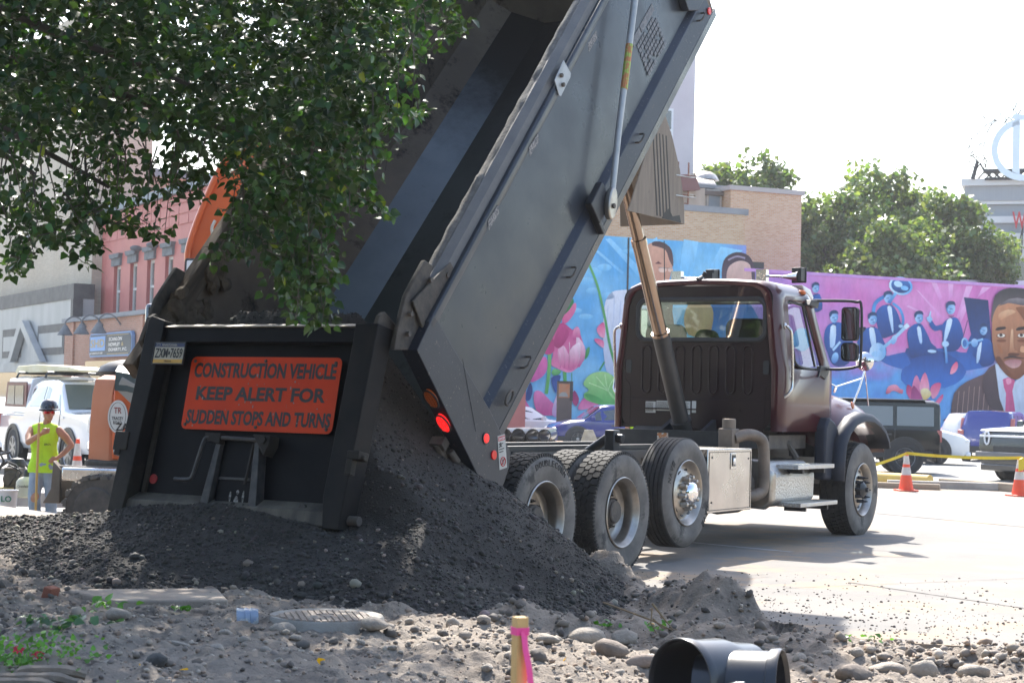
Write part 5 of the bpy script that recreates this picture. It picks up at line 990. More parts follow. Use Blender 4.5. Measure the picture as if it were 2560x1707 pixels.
for pts,c,c2 in (([(505,740),(520,650),(590,590),(618,585),(610,650),(550,735)],'#e87fa8','#d65a92'),([(500,690),(560,600),(580,540),(600,570),(560,640)],'#2d8a4a','#1f6a3c'),
    ([(415,870),(450,790),(510,740),(590,800),(630,770),(660,860),(690,960),(680,1050),(600,1130),(540,1145),(460,1110),(415,1080),(430,980)],'#c23a80','#e98ab6'),([(470,960),(520,930),(560,1000),(590,930),(640,930),(650,1020),(600,1120),(530,1120),(480,1060)],'#f5c3d9','#d9609a'),([(430,900),(500,760),(560,820),(540,880),(480,950)],'#c84488','#a52c6c'),([(590,880),(600,790),(640,780),(650,850)],'#eda0c2','#c84488'),([(620,860),(690,940),(680,1040),(630,1100)],'#f3d3e2','#c4488a'),
    ([(560,980),(640,900),(655,960),(640,1060),(600,1100)],'#fbe4ee','#d8689c'),([(240,1220),(290,1060),(370,1020),(380,1120),(330,1190)],'#e274b6','#cc5aa4'),([(360,980),(420,860),(440,960),(400,1000)],'#b03474','#c84488'),
    ([(280,1420),(275,1310),(330,1300),(400,1370),(450,1420),(455,1490),(330,1490)],'#e486bc','#c84c90'),([(420,1480),(440,1380),(480,1300),(460,1500)],'#e7d6ea','#b88fc4'),([(130,1420),(170,1330),(220,1400),(260,1480),(130,1480)],'#c23a80','#e274b6'),
    ([(640,1410),(690,1350),(790,1350),(810,1400),(720,1440),(640,1450)],'#d65a9a','#e68ab8'),([(585,1380),(600,1290),(640,1360),(620,1420)],'#8e2a62','#b03a78'),([(765,880),(790,870),(840,890),(840,945),(800,920)],'#e0508c','#f0a0be'),([(785,790),(830,740),(850,760),(850,860),(810,850)],'#e0508c','#f2a8c2'),
    ([(690,1040),(700,960),(728,940),(720,1000)],'#3f9a55','#2d8a4a'),([(415,1150),(440,1115),(495,1140),(450,1175)],'#7cc87a','#3f9a55'),([(200,1360),(240,1230),(262,1290),(240,1370)],'#2a3c78','#1f4c94'),([(415,1190),(490,1170),(470,1260),(500,1330),(440,1300)],'#24478c','#1f5ca8'),
    ([(675,1240),(720,1170),(800,1140),(880,1150),(960,1220),(1000,1300),(1000,1410),(830,1410),(700,1370),(680,1320),(720,1290)],'#a6d98c','#4fae5c'),([(700,1345),(690,1320),(760,1330),(840,1380),(780,1400)],'#3c9a4c','#58b060')): Bp.poly(pts,c,c2,3)
for q in ((720,1230),(780,1180),(850,1160),(920,1200)): Bp.line([q,(880,1300),(960,1400)],7,'#cfeeb0','#7cc87a')
for x in (480,520,560,600,640): Bp.line([(x,900+abs(x-560)),(x+5,1010),(x-6+(560-x)*.15,1110)],5,'#f7dce8','#c84488')
Bp.done('painted_flowers_left')
m=MB(); a,z=WALL.at(1565,860); a2,z2=WALL.at(1565,585); m.bx(a-.03,a+.03,-.06,-.0,-.1,zt1-.02); m.build('conduit_pipe',M_blk,mural)
for px,py in ((2180,1028),(2195,1022)): pass
a,z=WALL.at(2190,1003); m=MB(); m.bx(a-.5,a+.5,-.09,-.0,z-.25,z+.12); m.build('wall_vent',pbr('dark_blue_vent',(.02,.07,.2),rough=.6),mural)
a,z=WALL.at(1880,652); m=MB(); m.bx(a-.55,a+.75,.2,.9,zt2,zt2+.35); m.build('roof_vent_box',M_blk,mural)
# brick tower with tan plant room behind the wall
P2=Plane(WALL.o+WALL.Y*4,WALL.a)
tow=P2.thing('brick_tower','buff brick tower block standing behind the painted wall, trees on its right','tower')
x0,x1=P2.at(1826,560)[0],P2.at(2003,560)[0]; zt=P2.at(1915,482)[1]
m=MB(); m.bx(x0,x1,0,6,0,zt); m.build('wall',B_buff,tow); m=MB(); m.bx(x0-.12,x1+.12,-.12,6.1,zt+.001,zt+.22); m.build('parapet_coping',pbr('pale_coping',(.4,.38,.36),rough=.8),tow)
a,b=P2.at(1773,456)[0],P2.at(1940,456)[0]; zz=P2.at(1780,458)[1]; m=MB(); m.bx(a,b-.3,1.5,6.5,zt-2.5,zz-.05); m.build('penthouse_wall',pbr('slate_blue_cladding',(.11,.14,.19),(.16,.19,.23),scale=2,rough=.6,stretch=(6,1,.3)),tow); m=MB(); m.bx(a-.2,b-.1,1.3,6.7,zz-.049,zz+.12); m.build('penthouse_roof_edge',M_cop,tow)
c_=P2.at(1838,452); m=MB(); m.lathe([(.55,zz+.1),(.55,zz+.5),(.75,zz+.55),(.6,zz+.8),(.35,zz+.95),(0,zz+1.0)],16,'z',(c_[0],3,0)); m.build('roof_ventilator',M_alu,tow,smooth=40)
tan=P2.thing('plant_room','tan rendered rooftop room with a rusty ladder left of the brick tower','rooftop room')
M_tanw=pbr('tan_render',(.34,.30,.25),(.41,.365,.31),scale=1,rough=.9,c3=(.24,.2,.17),s3=.8,t3=.58,stretch=(3,1,.5)); zl=zt1+1.0
x0,xm,x1=P2.at(1500,500)[0],P2.at(1770,500)[0],P2.at(1825,500)[0]
m=MB(); z1_=P2.at(1740,466)[1]; m.prism([(x0,zl),(x0,z1_-.9),(xm,z1_),(xm,zl)],.3,6,'y'); m.build('wall',M_tanw,tan)
m=MB(); z2_=P2.at(1800,485)[1]; m.bx(xm+.01,x1-.01,.8,6,zl,z2_); m.build('wall',M_tanw,tan); m=MB(); m.bx(xm-.05,x1-.011,.6,6.1,z2_+.001,z2_+.2); m.build('roof_edge',pbr('rusty_edge',(.12,.1,.09),rough=.8),tan)
a,z=P2.at(1805,530); m=MB(); m.bx(a-.3,a+.3,.74,.79,z-1.1,z+1.0); dd=m.build('door',pbr('door_grey_blue',(.16,.2,.24),rough=.5),tan); m=MB(); m.bx(a-.42,a+.42,.76,.799,z-1.2,z+1.15); m.build('door_frame',M_conc,tan)
for dx in (-.28,.28):
    pass
a,z=P2.at(1710,520); m=MB(); m.bx(a-.3,a-.25,.1,.16,zl,z1_+1.1); m.bx(a+.25,a+.3,.1,.16,zl,z1_+1.1)
for i in range(int((z1_+1.0-zl)/.4)): m.bx(a-.25,a+.25,.11,.15,zl+i*.4,zl+i*.4+.05)
m.build('ladder',pbr('rusty_iron',(.2,.08,.05),rough=.8),tan)
a,z=P2.at(1697,520); m=MB(); m.bx(a-.08,a+.08,.12,.28,zl,z1_); m.build('downpipe',M_white,tan)
a0,z0=P2.at(1500,560); a1,zz1=P2.at(1640,515); m=MB(); m.bx(a1-3.4,a1,-.9,.25,zl,zz1); q=m.build('air_handler',pbr('white_metal_cabinet',(.5,.55,.56),(.42,.47,.48),scale=1,rough=.5),tan)
m=MB(); m.bx(a1-1.3,a1-.5,-.94,-.901,zl+.5,zz1-.5); m.build('vent_grille',M_cop,q)
M_mar=pbr('maroon_roof_sheet',(.16,.07,.07),rough=.6); a,z=P2.at(1690,450); m=MB(); m.prism([(a-3.8,z1_-.2),(a+.9,z+.35),(a+1.2,z-.4),(a-3.4,z1_-.7)],-.2,3,'y'); m.build('lean_to_roof',M_mar,tan)
a,z=P2.at(1755,452); m=MB(); m.lathe([(1.1,-1.2),(1.1,1.8)],18,'x',(a,2.6,z-.6)); m.build('duct',M_alu,tan,smooth=40)
# tall pale building
P3=Plane(WALL.o+WALL.Y*22,WALL.a)
tall=P3.thing('tall_pale_building','tall blank pale lilac wall rising behind the raised bed','tall building'); x1=P3.at(1738,200)[0]; x0=P3.at(1200,200)[0]; zt=P3.at(1738,95)[1]
M_pale=pbr('pale_lilac_wall',(.56,.52,.55),(.62,.585,.61),scale=.4,rough=.9); m=MB(); m.bx(x0,x1,0,9,0,zt+3); m.build('wall',M_pale,tall)
a,z=P3.at(1656,325); m=MB(); m.bx(a-.7,a+.7,-.03,.02,z-1.3,z+1.3); w=m.build('window',M_white,tall); m=MB(); m.bx(a-.55,a+.55,-.05,-.031,z-1.15,z+.0-.08); m.bx(a-.55,a+.55,-.05,-.031,z+.08,z+1.15); m.each('pane',M_dark,w)
# corrugated building with the rooftop emblem, far right
P4=Plane(WALL.o+WALL.Y*45+WALL.X*6,R(-18)); cor=P4.thing('corrugated_building','grey corrugated newspaper works with a big round rooftop emblem at the right edge','industrial building')
M_cor=pbr('grey_corrugated',(.34,.36,.39),(.27,.29,.32),scale=9,rough=.6,stretch=(14,1,.05)); M_wh=pbr('white_band',(.62,.63,.64),rough=.7)
xl=P4.at(2445,500)[0]; levels=[(P4.at(2500,462)[1],P4.at(2500,500)[1]),(P4.at(2500,508)[1],P4.at(2500,548)[1]),(P4.at(2500,556)[1],P4.at(2500,600)[1]),(P4.at(2500,600)[1],0)]
for i,(a,b) in enumerate(levels):
    xo=P4.at((2410,2445,2452,2480)[i],520)[0]; m=MB(); m.bx(xo,xl+40,(.0,.4,.2,-.1)[i]+.5,12,b+.01,a); m.build('wall_panel',M_cor if i<3 else M_wh,cor); m=MB(); m.bx(xo-.2,xl+40,(.0,.4,.2,-.1)[i]+.2,12,a+.01,a+.45); m.build('roof_band',M_wh,cor)
for px in (2478,2520,2560):
    a,z=P4.at(px,680); m=MB(); m.bx(a-.7,a+.7,.3,.39,z-1.4,z+.9); w=m.build('window',M_dark,cor)
a,z=P4.at(2531,578); text('roof_letter','W',pbr('red_letter',(.5,.03,.04),rough=.5),cor,frame((a-.0,-.5,z+.1),(1,0,0),(0,0,1)),.85,1.1,.1,.02)
m=MB(); m.tube([(a+.6,-.4,z-1.6),(a+.65,-.4,z+.3)],.05,5); m.tube([(a+.3,-.4,z-1.6),(a+.65,-.4,z+.2)],.04,5); m.build('letter_stand',M_blk,cor)
a,z=P4.at(2560,375); emb=MB(); Re=P4.at(2590,375)[0]-P4.at(2508,375)[0]
for r0,r1,q0,q1 in ((.80,1.0,100,320),(.78,.95,330,350)):
    n=24; ps=[((a+Re)+Re*r1*math.cos(R(q)),z+Re*r1*math.sin(R(q))) for q in np.linspace(q0,q1,n)]+[((a+Re)+Re*r0*math.cos(R(q)),z+Re*r0*math.sin(R(q))) for q in np.linspace(q1,q0,n)]; emb.prism([(x-Re,y) for x,y in ps],-.3,0,'y')
emb.prism([(a-.35*Re,z-.7*Re),(a-.35*Re,z+.85*Re),(a-.12*Re,z+.95*Re),(a-.12*Re,z-.8*Re)],-.3,0,'y'); emb.prism([(a+.1*Re,z-.7*Re),(a+.1*Re,z+.85*Re),(a+.3*Re,z+.95*Re),(a+.3*Re,z-.8*Re)],-.3,0,'y'); emb.prism([(a-.7*Re,z+.6*Re),(a-.4*Re,z+1.0*Re),(a+.9*Re,z+.75*Re),(a+.9*Re,z+.95*Re),(a-.3*Re,z+1.15*Re)],-.3,0,'y')
emb.build('rooftop_emblem',pbr('pale_blue_sign',(.68,.78,.84),rough=.5),cor)
sc=MB(); zb=P4.at(2500,462)[1]+.4
base=[P4.at(2432,452)[0],P4.at(2462,428)[0],P4.at(2560,428)[0],P4.at(2620,428)[0]]; zt=P4.at(2500,428)[1]
sc.tube([(base[0],0,zb),(base[0]+.3,0,zb+1.2),(base[1],0,zt),(base[3],0,zt)],.16,5); sc.tube([(base[1],0,zt-.5),(base[3],0,zt-.5)],.1,5)
for i in range(9): x=base[1]+i*(base[3]-base[1])/8; sc.tube([(x,0,zt),(x+.6,1.0,zb)],.09,5); sc.tube([(x,0,zt),(x-.8,2.2,zb)],.07,5)
sc.build('sign_scaffold',M_blk,cor)
rv=MB()
for i in range(34):
    q=random.uniform(1.6,3.6); r_=random.uniform(.9,1.5); x,zz=a+Re*r_*math.cos(q)*1.2,z+Re*r_*math.sin(q); rv.tube([(x,0,zz),(x+random.uniform(-.5,.5),.1,zz+random.uniform(-.6,.6))],.05,4)
rv.build('wiring',M_blk,cor,kind='stuff')
low=Plane(WALL.o+WALL.Y*9,WALL.a); lb=low.thing('low_brick_building','low dark brick building with a flat roof above the right end of the painted wall','building'); a0=low.at(2300,700)[0]; m=MB(); zt=low.at(2560,702)[1]
m.prism([(a0,0),(a0,low.at(2310,712)[1]),(a0+22,low.at(2640,694)[1]),(a0+22,0)],0,8,'y'); m.build('wall',brick_mat('dark_brick',(.16,.07,.06),(.2,.09,.075),(.2,.17,.15)),lb); m=MB(); m.prism([(a0-.2,low.at(2310,712)[1]+.01),(a0-.2,low.at(2310,712)[1]+.25),(a0+22,low.at(2640,694)[1]+.28),(a0+22,low.at(2640,694)[1]+.01)],-.4,8,'y'); m.build('roof_edge',M_wh,lb)
# ---- left street: shop fronts run away to the left
LF=Plane((-16.9,71),-math.acos(.494)); M_red=pbr('red_metal_front',(.42,.12,.11),(.5,.16,.14),scale=.8,rough=.55,c3=(.34,.11,.1),s3=1.4,t3=.6)
red=LF.thing('red_shopfront_building','two-storey brick-red metal-clad building with tall white sash windows','building')
A0=LF.at(257,600)[0]; zr0=LF.at(261,539)[1]; s1=LF.at(1100,300)[0]; zg=-.6
zroof=(LF.at(261,539)[1]+LF.at(511,468)[1])/2
# wall with window openings
wins=[(285,303,660,783),(329,343,655,781),(372,387,648,778),(417,436,640,774),(463,481,634,768)]
ws=[]
for xa,xb,ya,yb in wins:
    c=LF.at((xa+xb)/2,ya); d=LF.at((xa+xb)/2,yb); ws.append(c[0])
pitch=(ws[-1]-ws[0])/4; zwt=LF.at(380,648)[1]; zwb=LF.at(380,779)[1]; ww=.46
NW=6; cx=[ws[0]+pitch*i for i in range(NW)]
cells=[]; edges=[A0]+[e for c in cx for e in (c-ww,c+ww)]+[cx[-1]+1.6]; m=MB()
for i in range(len(edges)-1):
    a,b=edges[i],edges[i+1]
    if i%2==0: m.bx(a,b,0,.3,zg,zroof)
    else: m.bx(a+.0005,b-.0005,0.0004,.3,zg,zwb); m.bx(a+.0005,b-.0005,.0004,.3,zwt,zroof)
m.build('wall',M_red,red)
M_cream=pbr('white_sash_paint',(.62,.62,.6),rough=.5); M_lint=pbr('grey_lintel',(.13,.14,.15),(.2,.205,.21),scale=5,rough=.8)
wm=MB(); H=zwt-zwb
for a,b,c,d in ((-ww,-ww+.09,0,H),(ww-.09,ww,0,H),(-ww+.09,ww-.09,0,.12),(-ww+.09,ww-.09,H-.12,H),(-ww+.09,ww-.09,H*.47,H*.47+.09)): wm.bx(a,b,.14,.22,c,d)
w0=wm.build('window',M_cream,red); w0.location=(cx[0],0,zwb)
pm=MB(); pm.bx(-ww+.09,ww-.09,.19,.2,.12,H-.12); p0_=pm.build('pane',pbr('curtained_glass',(.10,.09,.085),(.22,.2,.18),scale=.9,rough=.15,coat=1),w0)
lm=MB(); lm.bx(-ww-.12,ww+.12,-.10,.0,.0,.30); lm.prism([(-ww-.12,.30),(ww+.12,.30),(ww+.24,.48),(-ww-.24,.48)],-.18,0,'y'); l0=lm.build('lintel',M_lint,red); l0.location=(cx[0],0,zwt)
sm_=MB(); sm_.bx(-ww-.05,ww+.05,-.06,.0,-.1,0); s0_=sm_.build('sill',MATS['red_metal_front'],red); s0_.location=(cx[0],0,zwb)
for c in cx[1:]:
    w=piece('window',w0.data,red,(c,0,zwb)); piece('pane',p0_.data,w); piece('lintel',l0.data,red,(c,0,zwt)); piece('sill',s0_.data,red,(c,0,zwb))
pm=MB(); pw=(cx[1]-cx[0])/2; zb_=LF.at(300,600)[1]; ph=(zroof-zb_)/3; pm.bx(.03,pw-.03,-.035,.0,.03,ph-.03); pp0=pm.build('metal_panel',M_red,red,bevel=.012); pp0.location=(A0,0,zb_)
i=0
while A0+pw*i<cx[-1]+1:
    for j in range(3):
        if i or j: piece('metal_panel',pp0.data,red,(A0+pw*i,-.006*random.random(),zb_+ph*j))
    i+=1
m=MB(); m.bx(A0-.1,cx[-1]+1.7,-.2,.4,zroof+.001,zroof+.32); m.build('parapet_coping',pbr('slate_coping',(.2,.24,.26),rough=.6),red)
m=MB(); m.bx(A0,cx[-1]+1.6,.31,12,zg,zroof-.1); m.build('building_core',M_red,red)
m=MB()
for px,py in ((356,622),(397,614)): a,z=LF.at(px,py); m.ell((a,-.25,z),(.1,.25,.12),8,6)
m.each('wall_lamp',M_lint,red)
# beige brick block left of it, and its side wing behind
B_beige=brick_mat('beige_brick',(.50,.43,.33),(.58,.51,.40),(.45,.41,.36),bw=.22,bh=.08,patch=(.85,.8,.74)); B_rb=brick_mat('red_buff_brick',(.46,.30,.20),(.55,.39,.28),(.48,.42,.36),bw=.22,bh=.08)
bei=LF.thing('beige_brick_building','tall beige brick theatre block with a grey panelled canopy, left edge','building'); zt=LF.at(340,438)[1]+2.2
m=MB(); m.bx(A0-30,A0-.002,-.42,2,zg,18); m.build('wall',B_beige,bei)
def LFx(px,py,x=None):      # meet the end wall (x = A0) instead of the front
    d=ray(px,py); p0=LF.o+LF.X*(A0 if x is None else x); t=(p0-EYE).dot(LF.X)/d.dot(LF.X); p=EYE+d*t-LF.o; return p.dot(LF.Y),p.z
zt=LFx(340,438)[1]; ye=LFx(545,466)[0]
m=MB(); m.bx(A0-18,A0-.003,2.01,ye,zg,zt); m.build('wing_wall',B_rb,bei); m=MB(); m.bx(A0-18,A0+.12,2.02,ye+.1,zt+.002,zt+.35); m.build('wing_coping',MATS['slate_coping'],bei)
y0_,z0_=LFx(300,503); y1_,z1_=LFx(395,526); ym_=LFx(322,510)[0]; m=MB(); m.bx(A0+.0,A0+.05,y0_,y1_,z1_,z0_); w=m.build('window',M_cream,bei); m=MB(); m.bx(A0+.051,A0+.07,y0_+.15,ym_-.1,z1_+.1,z0_-.12); m.bx(A0+.051,A0+.07,ym_+.1,y1_-.15,z1_+.1,z0_-.12); m.each('pane',M_dark,w)
a,z=LF.at(72,596,-.42); m=MB(); m.bx(a-.9,a+.9,-.50,-.421,z-.08,z+.12); m.build('wall_strip',M_cop,bei)
cz1=LF.at(185,708,-1.3)[1]; cz0=cz1-.62; ca=LF.at(185,708,-1.3)[0]; M_dk=pbr('dark_grey_fascia',(.06,.06,.065),(.11,.11,.11),scale=2,rough=.6); M_gp=pbr('grey_marble_panel',(.33,.34,.34),(.42,.43,.43),scale=1,rough=.5,stretch=(1,1,.4)); czb=LF.at(120,905,-1.3)[1]
m=MB(); m.bx(ca-26,ca,-1.3,-.425,cz0,cz1); m.build('canopy_fascia',M_dk,bei)
m=MB(); m.bx(ca-26,ca-.02,-1.25,-.43,czb,cz0-.002); m.build('canopy_panel',M_gp,bei)
m=MB(); m.bx(ca-.35,ca,-1.31,-.9,czb,cz0-.001); m.build('canopy_pier',M_dk,bei)
m=MB(); a1,z1=LF.at(60,800,-1.4); apex=(a1,LF.at(60,802,-1.4)[1]); bl=LF.at(32,905,-1.4); br=LF.at(108,905,-1.4)
m.prism([(bl[0]-.3,bl[1]),(apex[0]-.2,apex[1]),(apex[0]+.5,apex[1]),(bl[0]+.3,bl[1])],-1.6,-1.3,'y'); m.prism([(br[0]-.6,br[1]),(apex[0]-.3,apex[1]),(apex[0]+.5,apex[1]),(br[0]+.3,br[1])],-1.62,-1.32,'y'); m.build('canopy_a_frame',M_gp,bei)
for (xa,xb,ya,yb) in ((8,52,825,893),(96,160,815,885)):
    p=LF.at(xa,ya,-1.26);q=LF.at(xb,yb,-1.26); m=MB(); m.bx(p[0],q[0],-1.28,-1.251,q[1],p[1]); f_=m.build('display_frame',M_dk,bei); m=MB(); m.bx(p[0]+.25,q[0]-.25,-1.3,-1.281,q[1]+.3,p[1]-.35); m.build('display_board',M_gp,f_)
m=MB(); m.bx(ca-26,ca-1,-1.2,-.44,zg,czb-.4); m.build('shop_window',M_dark,bei); m=MB(); m.bx(ca-26,ca,-1.35,-.44,czb-.4,czb-.002); m.build('canopy_lower_band',M_gp,bei)
# brick shop front with the sign
B_or=brick_mat('orange_brick',(.42,.17,.1),(.5,.22,.14),(.42,.34,.28),bw=.22,bh=.075,mort=.014,patch=(.8,.75,.7))
OF=-1.8; sh=LF.thing('brick_shopfront','single-storey orange brick law office front with gooseneck lamps','shop'); a0,z0=LF.at(163,806,OF); zt=z0; zt2=LF.at(400,783,OF)[1]; zt=(z0+zt2)/2
m=MB(); m.bx(a0,a0+22,OF,-.05,zg,zt); m.build('wall',B_or,sh); m=MB(); m.bx(a0-.1,a0+22,OF-.12,-.06,zt+.001,zt+.16); m.build('parapet_coping',M_cop,sh)
for px in (183,355,415):
    a,_=LF.at(px,850,OF); m=MB(); m.bx(a-.05,a+.25,OF-.08,OF-.001,zg,zt-.02) ; m.build('brick_pilaster',B_or,sh)
for xa,xb in ((215,330),): 
    p=LF.at(xa,903,OF); q=LF.at(xb,915,OF); m=MB(); m.bx(p[0],q[0],OF-.03,OF-.002,p[1]-2.0,p[1]); m.build('shop_window',M_dark,sh)
p=LF.at(225,835,OF-.15);q=LF.at(329,889,OF-.15); sg_=MB(); W_,H_=q[0]-p[0],p[1]-q[1]; c_=.15
oct_=[(c_,0),(W_-c_,0),(W_,c_),(W_,H_-c_),(W_-c_,H_),(c_,H_),(0,H_-c_),(0,c_)]
sb=link('office_sign',None,None,sh,(p[0],OF-.16,q[1])); m=MB(); m.prism(oct_,0,.12,'y'); m.build('sign_board',pbr('sign_blue_edge',(.16,.26,.45),rough=.5),sb); m=MB(); m.prism([(x+(.07 if x<W_/2 else -.07),z+(.07 if z<H_/2 else -.07)) for x,z in oct_],-.012,-.002,'y'); m.build('sign_face',pbr('sign_slate',(.05,.07,.09),rough=.5),sb)
m=MB(); m.bx(.18,W_*.40,-.02,-.013,H_*.26,H_*.86); m.build('sign_panel',pbr('sign_light_blue',(.2,.38,.7),rough=.5),sb)
M_gold=pbr('sign_gold',(.45,.34,.16),rough=.5)
text('sign_lettering','SHD',M_gold,sb,frame((.24,-.024,H_*.40),(1,0,0),(0,0,1)),W_*.40-.30,H_*.34,.003,.02)
text('sign_lettering','ATTORNEYS AT LAW',M_white,sb,frame((.18,-.022,H_*.12),(1,0,0),(0,0,1)),W_*.22+.5,H_*.08,.003,.01)
for i,(b_,w_) in enumerate((('SCANLON',.30),('HOWLEY',.26),('DOHERTY, P.C.',.42))): text('sign_lettering',b_,M_white,sb,frame((W_*.49,-.022,H_*(.64-.22*i)),(1,0,0),(0,0,1)),W_*w_,H_*.15,.003,.02)
text('sign_lettering','&',M_gold,sb,frame((W_*.78,-.022,H_*.42),(1,0,0),(0,0,1)),W_*.05,H_*.15,.003,.02)
m=MB(); m.bx(W_*.45,W_*.93,-.02,-.013,H_*.86,H_*.885); m.bx(W_*.45,W_*.93,-.02,-.013,H_*.1,H_*.125); m.each('sign_rule',M_gold,sb)
g_=MB(); g_.tube(smooth_curve([(0,.0,.0),(0,-.25,.3),(0,-.55,.38),(0,-.8,.2),(0,-.82,.0)],4),.03,6); g_.lathe([(.06,.05),(.1,0),(.3,-.32),(.31,-.34)],12,'z',(0,-.82,0)); g0=None
for px,py in ((216,818),(258,815),(302,812)):
    a,z=LF.at(px,py,OF)
    if g0 is None: g0=g_.build('gooseneck_lamp',M_lint,sh,smooth=40); g0.location=(a,OF,z)
    else: piece('gooseneck_lamp',g0.data,sh,(a,OF,z))
# ============================================================ TREES
def leaf_mat(name,c,tr=.45,attr=True):
    m=bpy.data.materials.new(name); m.use_nodes=True; n=m.node_tree.nodes; l=m.node_tree.links; b=n['Principled BSDF']; b.inputs['Roughness'].default_value=.34; b.inputs['Specular IOR Level'].default_value=.45
    a=n.new('ShaderNodeAttribute'); a.attribute_name='Col'; t=n.new('ShaderNodeBsdfTranslucent'); mx=n.new('ShaderNodeMixShader'); mx.inputs[0].default_value=tr
    x=n.new('ShaderNodeMix'); x.data_type='RGBA'; x.blend_type='MULTIPLY'; x.inputs[0].default_value=1; x.inputs[7].default_value=(1.5,1.7,.55,1); l.new(a.outputs[0],x.inputs[6]); l.new(x.outputs[2],t.inputs[0])
    l.new(a.outputs[0],b.inputs['Base Color']); l.new(b.outputs[0],mx.inputs[1]); l.new(t.outputs[0],mx.inputs[2]); l.new(mx.outputs[0],n['Material Output'].inputs[0]); return m
M_leaf=leaf_mat('linden_leaf',None,.38); M_far=leaf_mat('distant_leaf',None,.4)
M_bark=pbr('bark',(.10,.085,.07),(.055,.045,.04),scale=6,rough=.95,bump=1,bscale=20,stretch=(1,1,.2))
def leaf_verts(n,pos,nrm,tipdir,size,rng,shape='heart'):
    """one small folded leaf per point"""
    if shape=='heart': T=np.array([(0,0,0),(.30,.02,.06),(.46,.34,.10),(.26,.72,.04),(0,1.08,-.10),(-.26,.72,.04),(-.46,.34,.10),(-.30,.02,.06),(0,.45,0)]); Fc=np.array([(8,0,1),(8,1,2),(8,2,3),(8,3,4),(8,4,5),(8,5,6),(8,6,7),(8,7,0)])
    else: T=np.array([(-.5,0,.1),(.5,0,0),(.42,1,.1),(-.42,1,-.1)]); Fc=np.array([(0,1,2,3)])
    z=nrm/np.linalg.norm(nrm,axis=1,keepdims=True); y=tipdir-(tipdir*z).sum(1,keepdims=True)*z; y/=np.linalg.norm(y,axis=1,keepdims=True)+1e-9; x=np.cross(y,z)
    V=pos[:,None,:]+size[:,None,None]*(T[None,:,0:1]*x[:,None]+T[None,:,1:2]*y[:,None]+T[None,:,2:3]*z[:,None]); k=len(T)
    return V.reshape(-1,3),(Fc[None]+(np.arange(n)*k)[:,None,None]).reshape(-1,Fc.shape[1]),k
def far_tree(label,px,ptop,wpx,Y,nm='tree',base=-.3,dense=1.,col=(.11,.155,.06),group=None,seed=1):
    rng=np.random.default_rng(seed); top=aty(px,ptop,Y); h=top.z-base; w=wpx*1.5*Y/F; t=thing(nm,label,'tree',(top.x,Y,base),0,group)
    m=MB(); m.tube([(0,0,0),(.1,0,h*.3),(-.1,.1,h*.6),(0,0,h*.85)],[h*.028,h*.022,h*.013,h*.004],8); m.build('trunk',M_bark,t,smooth=40)
    C=[];Rr=[]
    nC=int(120*dense)
    while len(C)<nC:
        p=rng.uniform(-1,1,3); 
        if p[0]**2+p[1]**2+abs(p[2])**3.2<1: 
            q=np.array([p[0]*w*.47,p[1]*w*.40,h*.55+p[2]*h*.43]); s=1-.22*max(0,p[2]); q[0]*=s; q[1]*=s; C.append(q); Rr.append(rng.uniform(.08,.14)*w)
    m=MB()
    for c in C[::3]: m.tube([(0,0,max(h*.15,c[2]*.55)),tuple(c*np.array([.5,.5,.8])),tuple(c)],[h*.009,h*.006,h*.002],5)
    m.build('branches',M_bark,t,kind='stuff')
    P=[];N=[];K=[]
    for c,r in zip(C,Rr):
        n=int(210); d=rng.normal(size=(n,3)); d/=np.linalg.norm(d,axis=1,keepdims=True); rr=r*rng.uniform(.45,1.08,(n,1))*(1+.25*np.sin(d[:,0:1]*7+c[0])); P.append(c+d*rr*np.array([1,1,.8])); N.append(d*.6+rng.normal(size=(n,3))*.7+np.array([0,0,.3])); K.append(np.full((n,1),rng.uniform(.75,1.35)))
    P=np.concatenate(P);N=np.concatenate(N);K=np.concatenate(K); n=len(P); V,Fc,k=leaf_verts(n,P,N,rng.normal(size=(n,3)),rng.uniform(.016,.034,n)*w,rng,'quad')
    c=np.array(col)*K*rng.uniform(.7,1.35,(n,1))*np.concatenate([rng.uniform(.85,1.3,(n,1)),np.ones((n,2))],1); np_mesh('crown',V,Fc,M_far,t,col=np.repeat(c,k,0))
    return t
for i,a in enumerate((('pale leafy tree top peeping out between the tall lilac wall and the brick tower',1765,402,190,104),('broad green tree rising right behind the brick tower',1905,392,300,100),('low dense tree filling the dip between the two highest crowns behind the painted wall',2065,470,230,97),('tallest rounded tree at the middle of the row behind the painted wall',2190,412,260,100),('rounded tree right of the tallest one behind the painted wall',2360,445,270,96),('small tree at the right end of the row in front of the white building',2475,590,150,93),('dark bushy tree low behind the purple part of the painted wall',2230,560,260,92))):
    far_tree(*a,seed=20+i,group='trees behind the painted wall')
# ---- the big tree whose boughs hang into the picture
K=1.0884
tree=thing('shade_tree','leafy shade tree with heart-shaped leaves hanging over the upper left corner','tree',(-7.2,11.6,.1))
ORG=np.array([-7.2,11.6,.1])
YB_=[(-300,660),(0,635),(30,600),(60,560),(85,600),(120,560),(150,520),(185,610),(205,560),(235,500),(260,545),(300,520),(370,535),(400,420),(430,455),(470,440),(500,560),(540,600),(590,560),(620,610),(650,660),(690,700),(745,745),(760,610),(785,500),(830,440),(885,495),(890,360),(905,300),(960,270),(968,200),(930,150),(960,110),(1040,45),(1060,-60),(1180,-700),(1300,-1500)]
bx_,by_=[p[0] for p in YB_],[p[1] for p in YB_]
rng=np.random.default_rng(5)
def yb(x): return np.interp(x,bx_,by_)
CL=[];
def dense_floor(x): return np.interp(x,[-300,0,200,330,430,520,600,700,750,830,880,930,1000,1060],[390,345,330,310,330,385,480,550,450,300,190,60,-40,-300])
tries=0
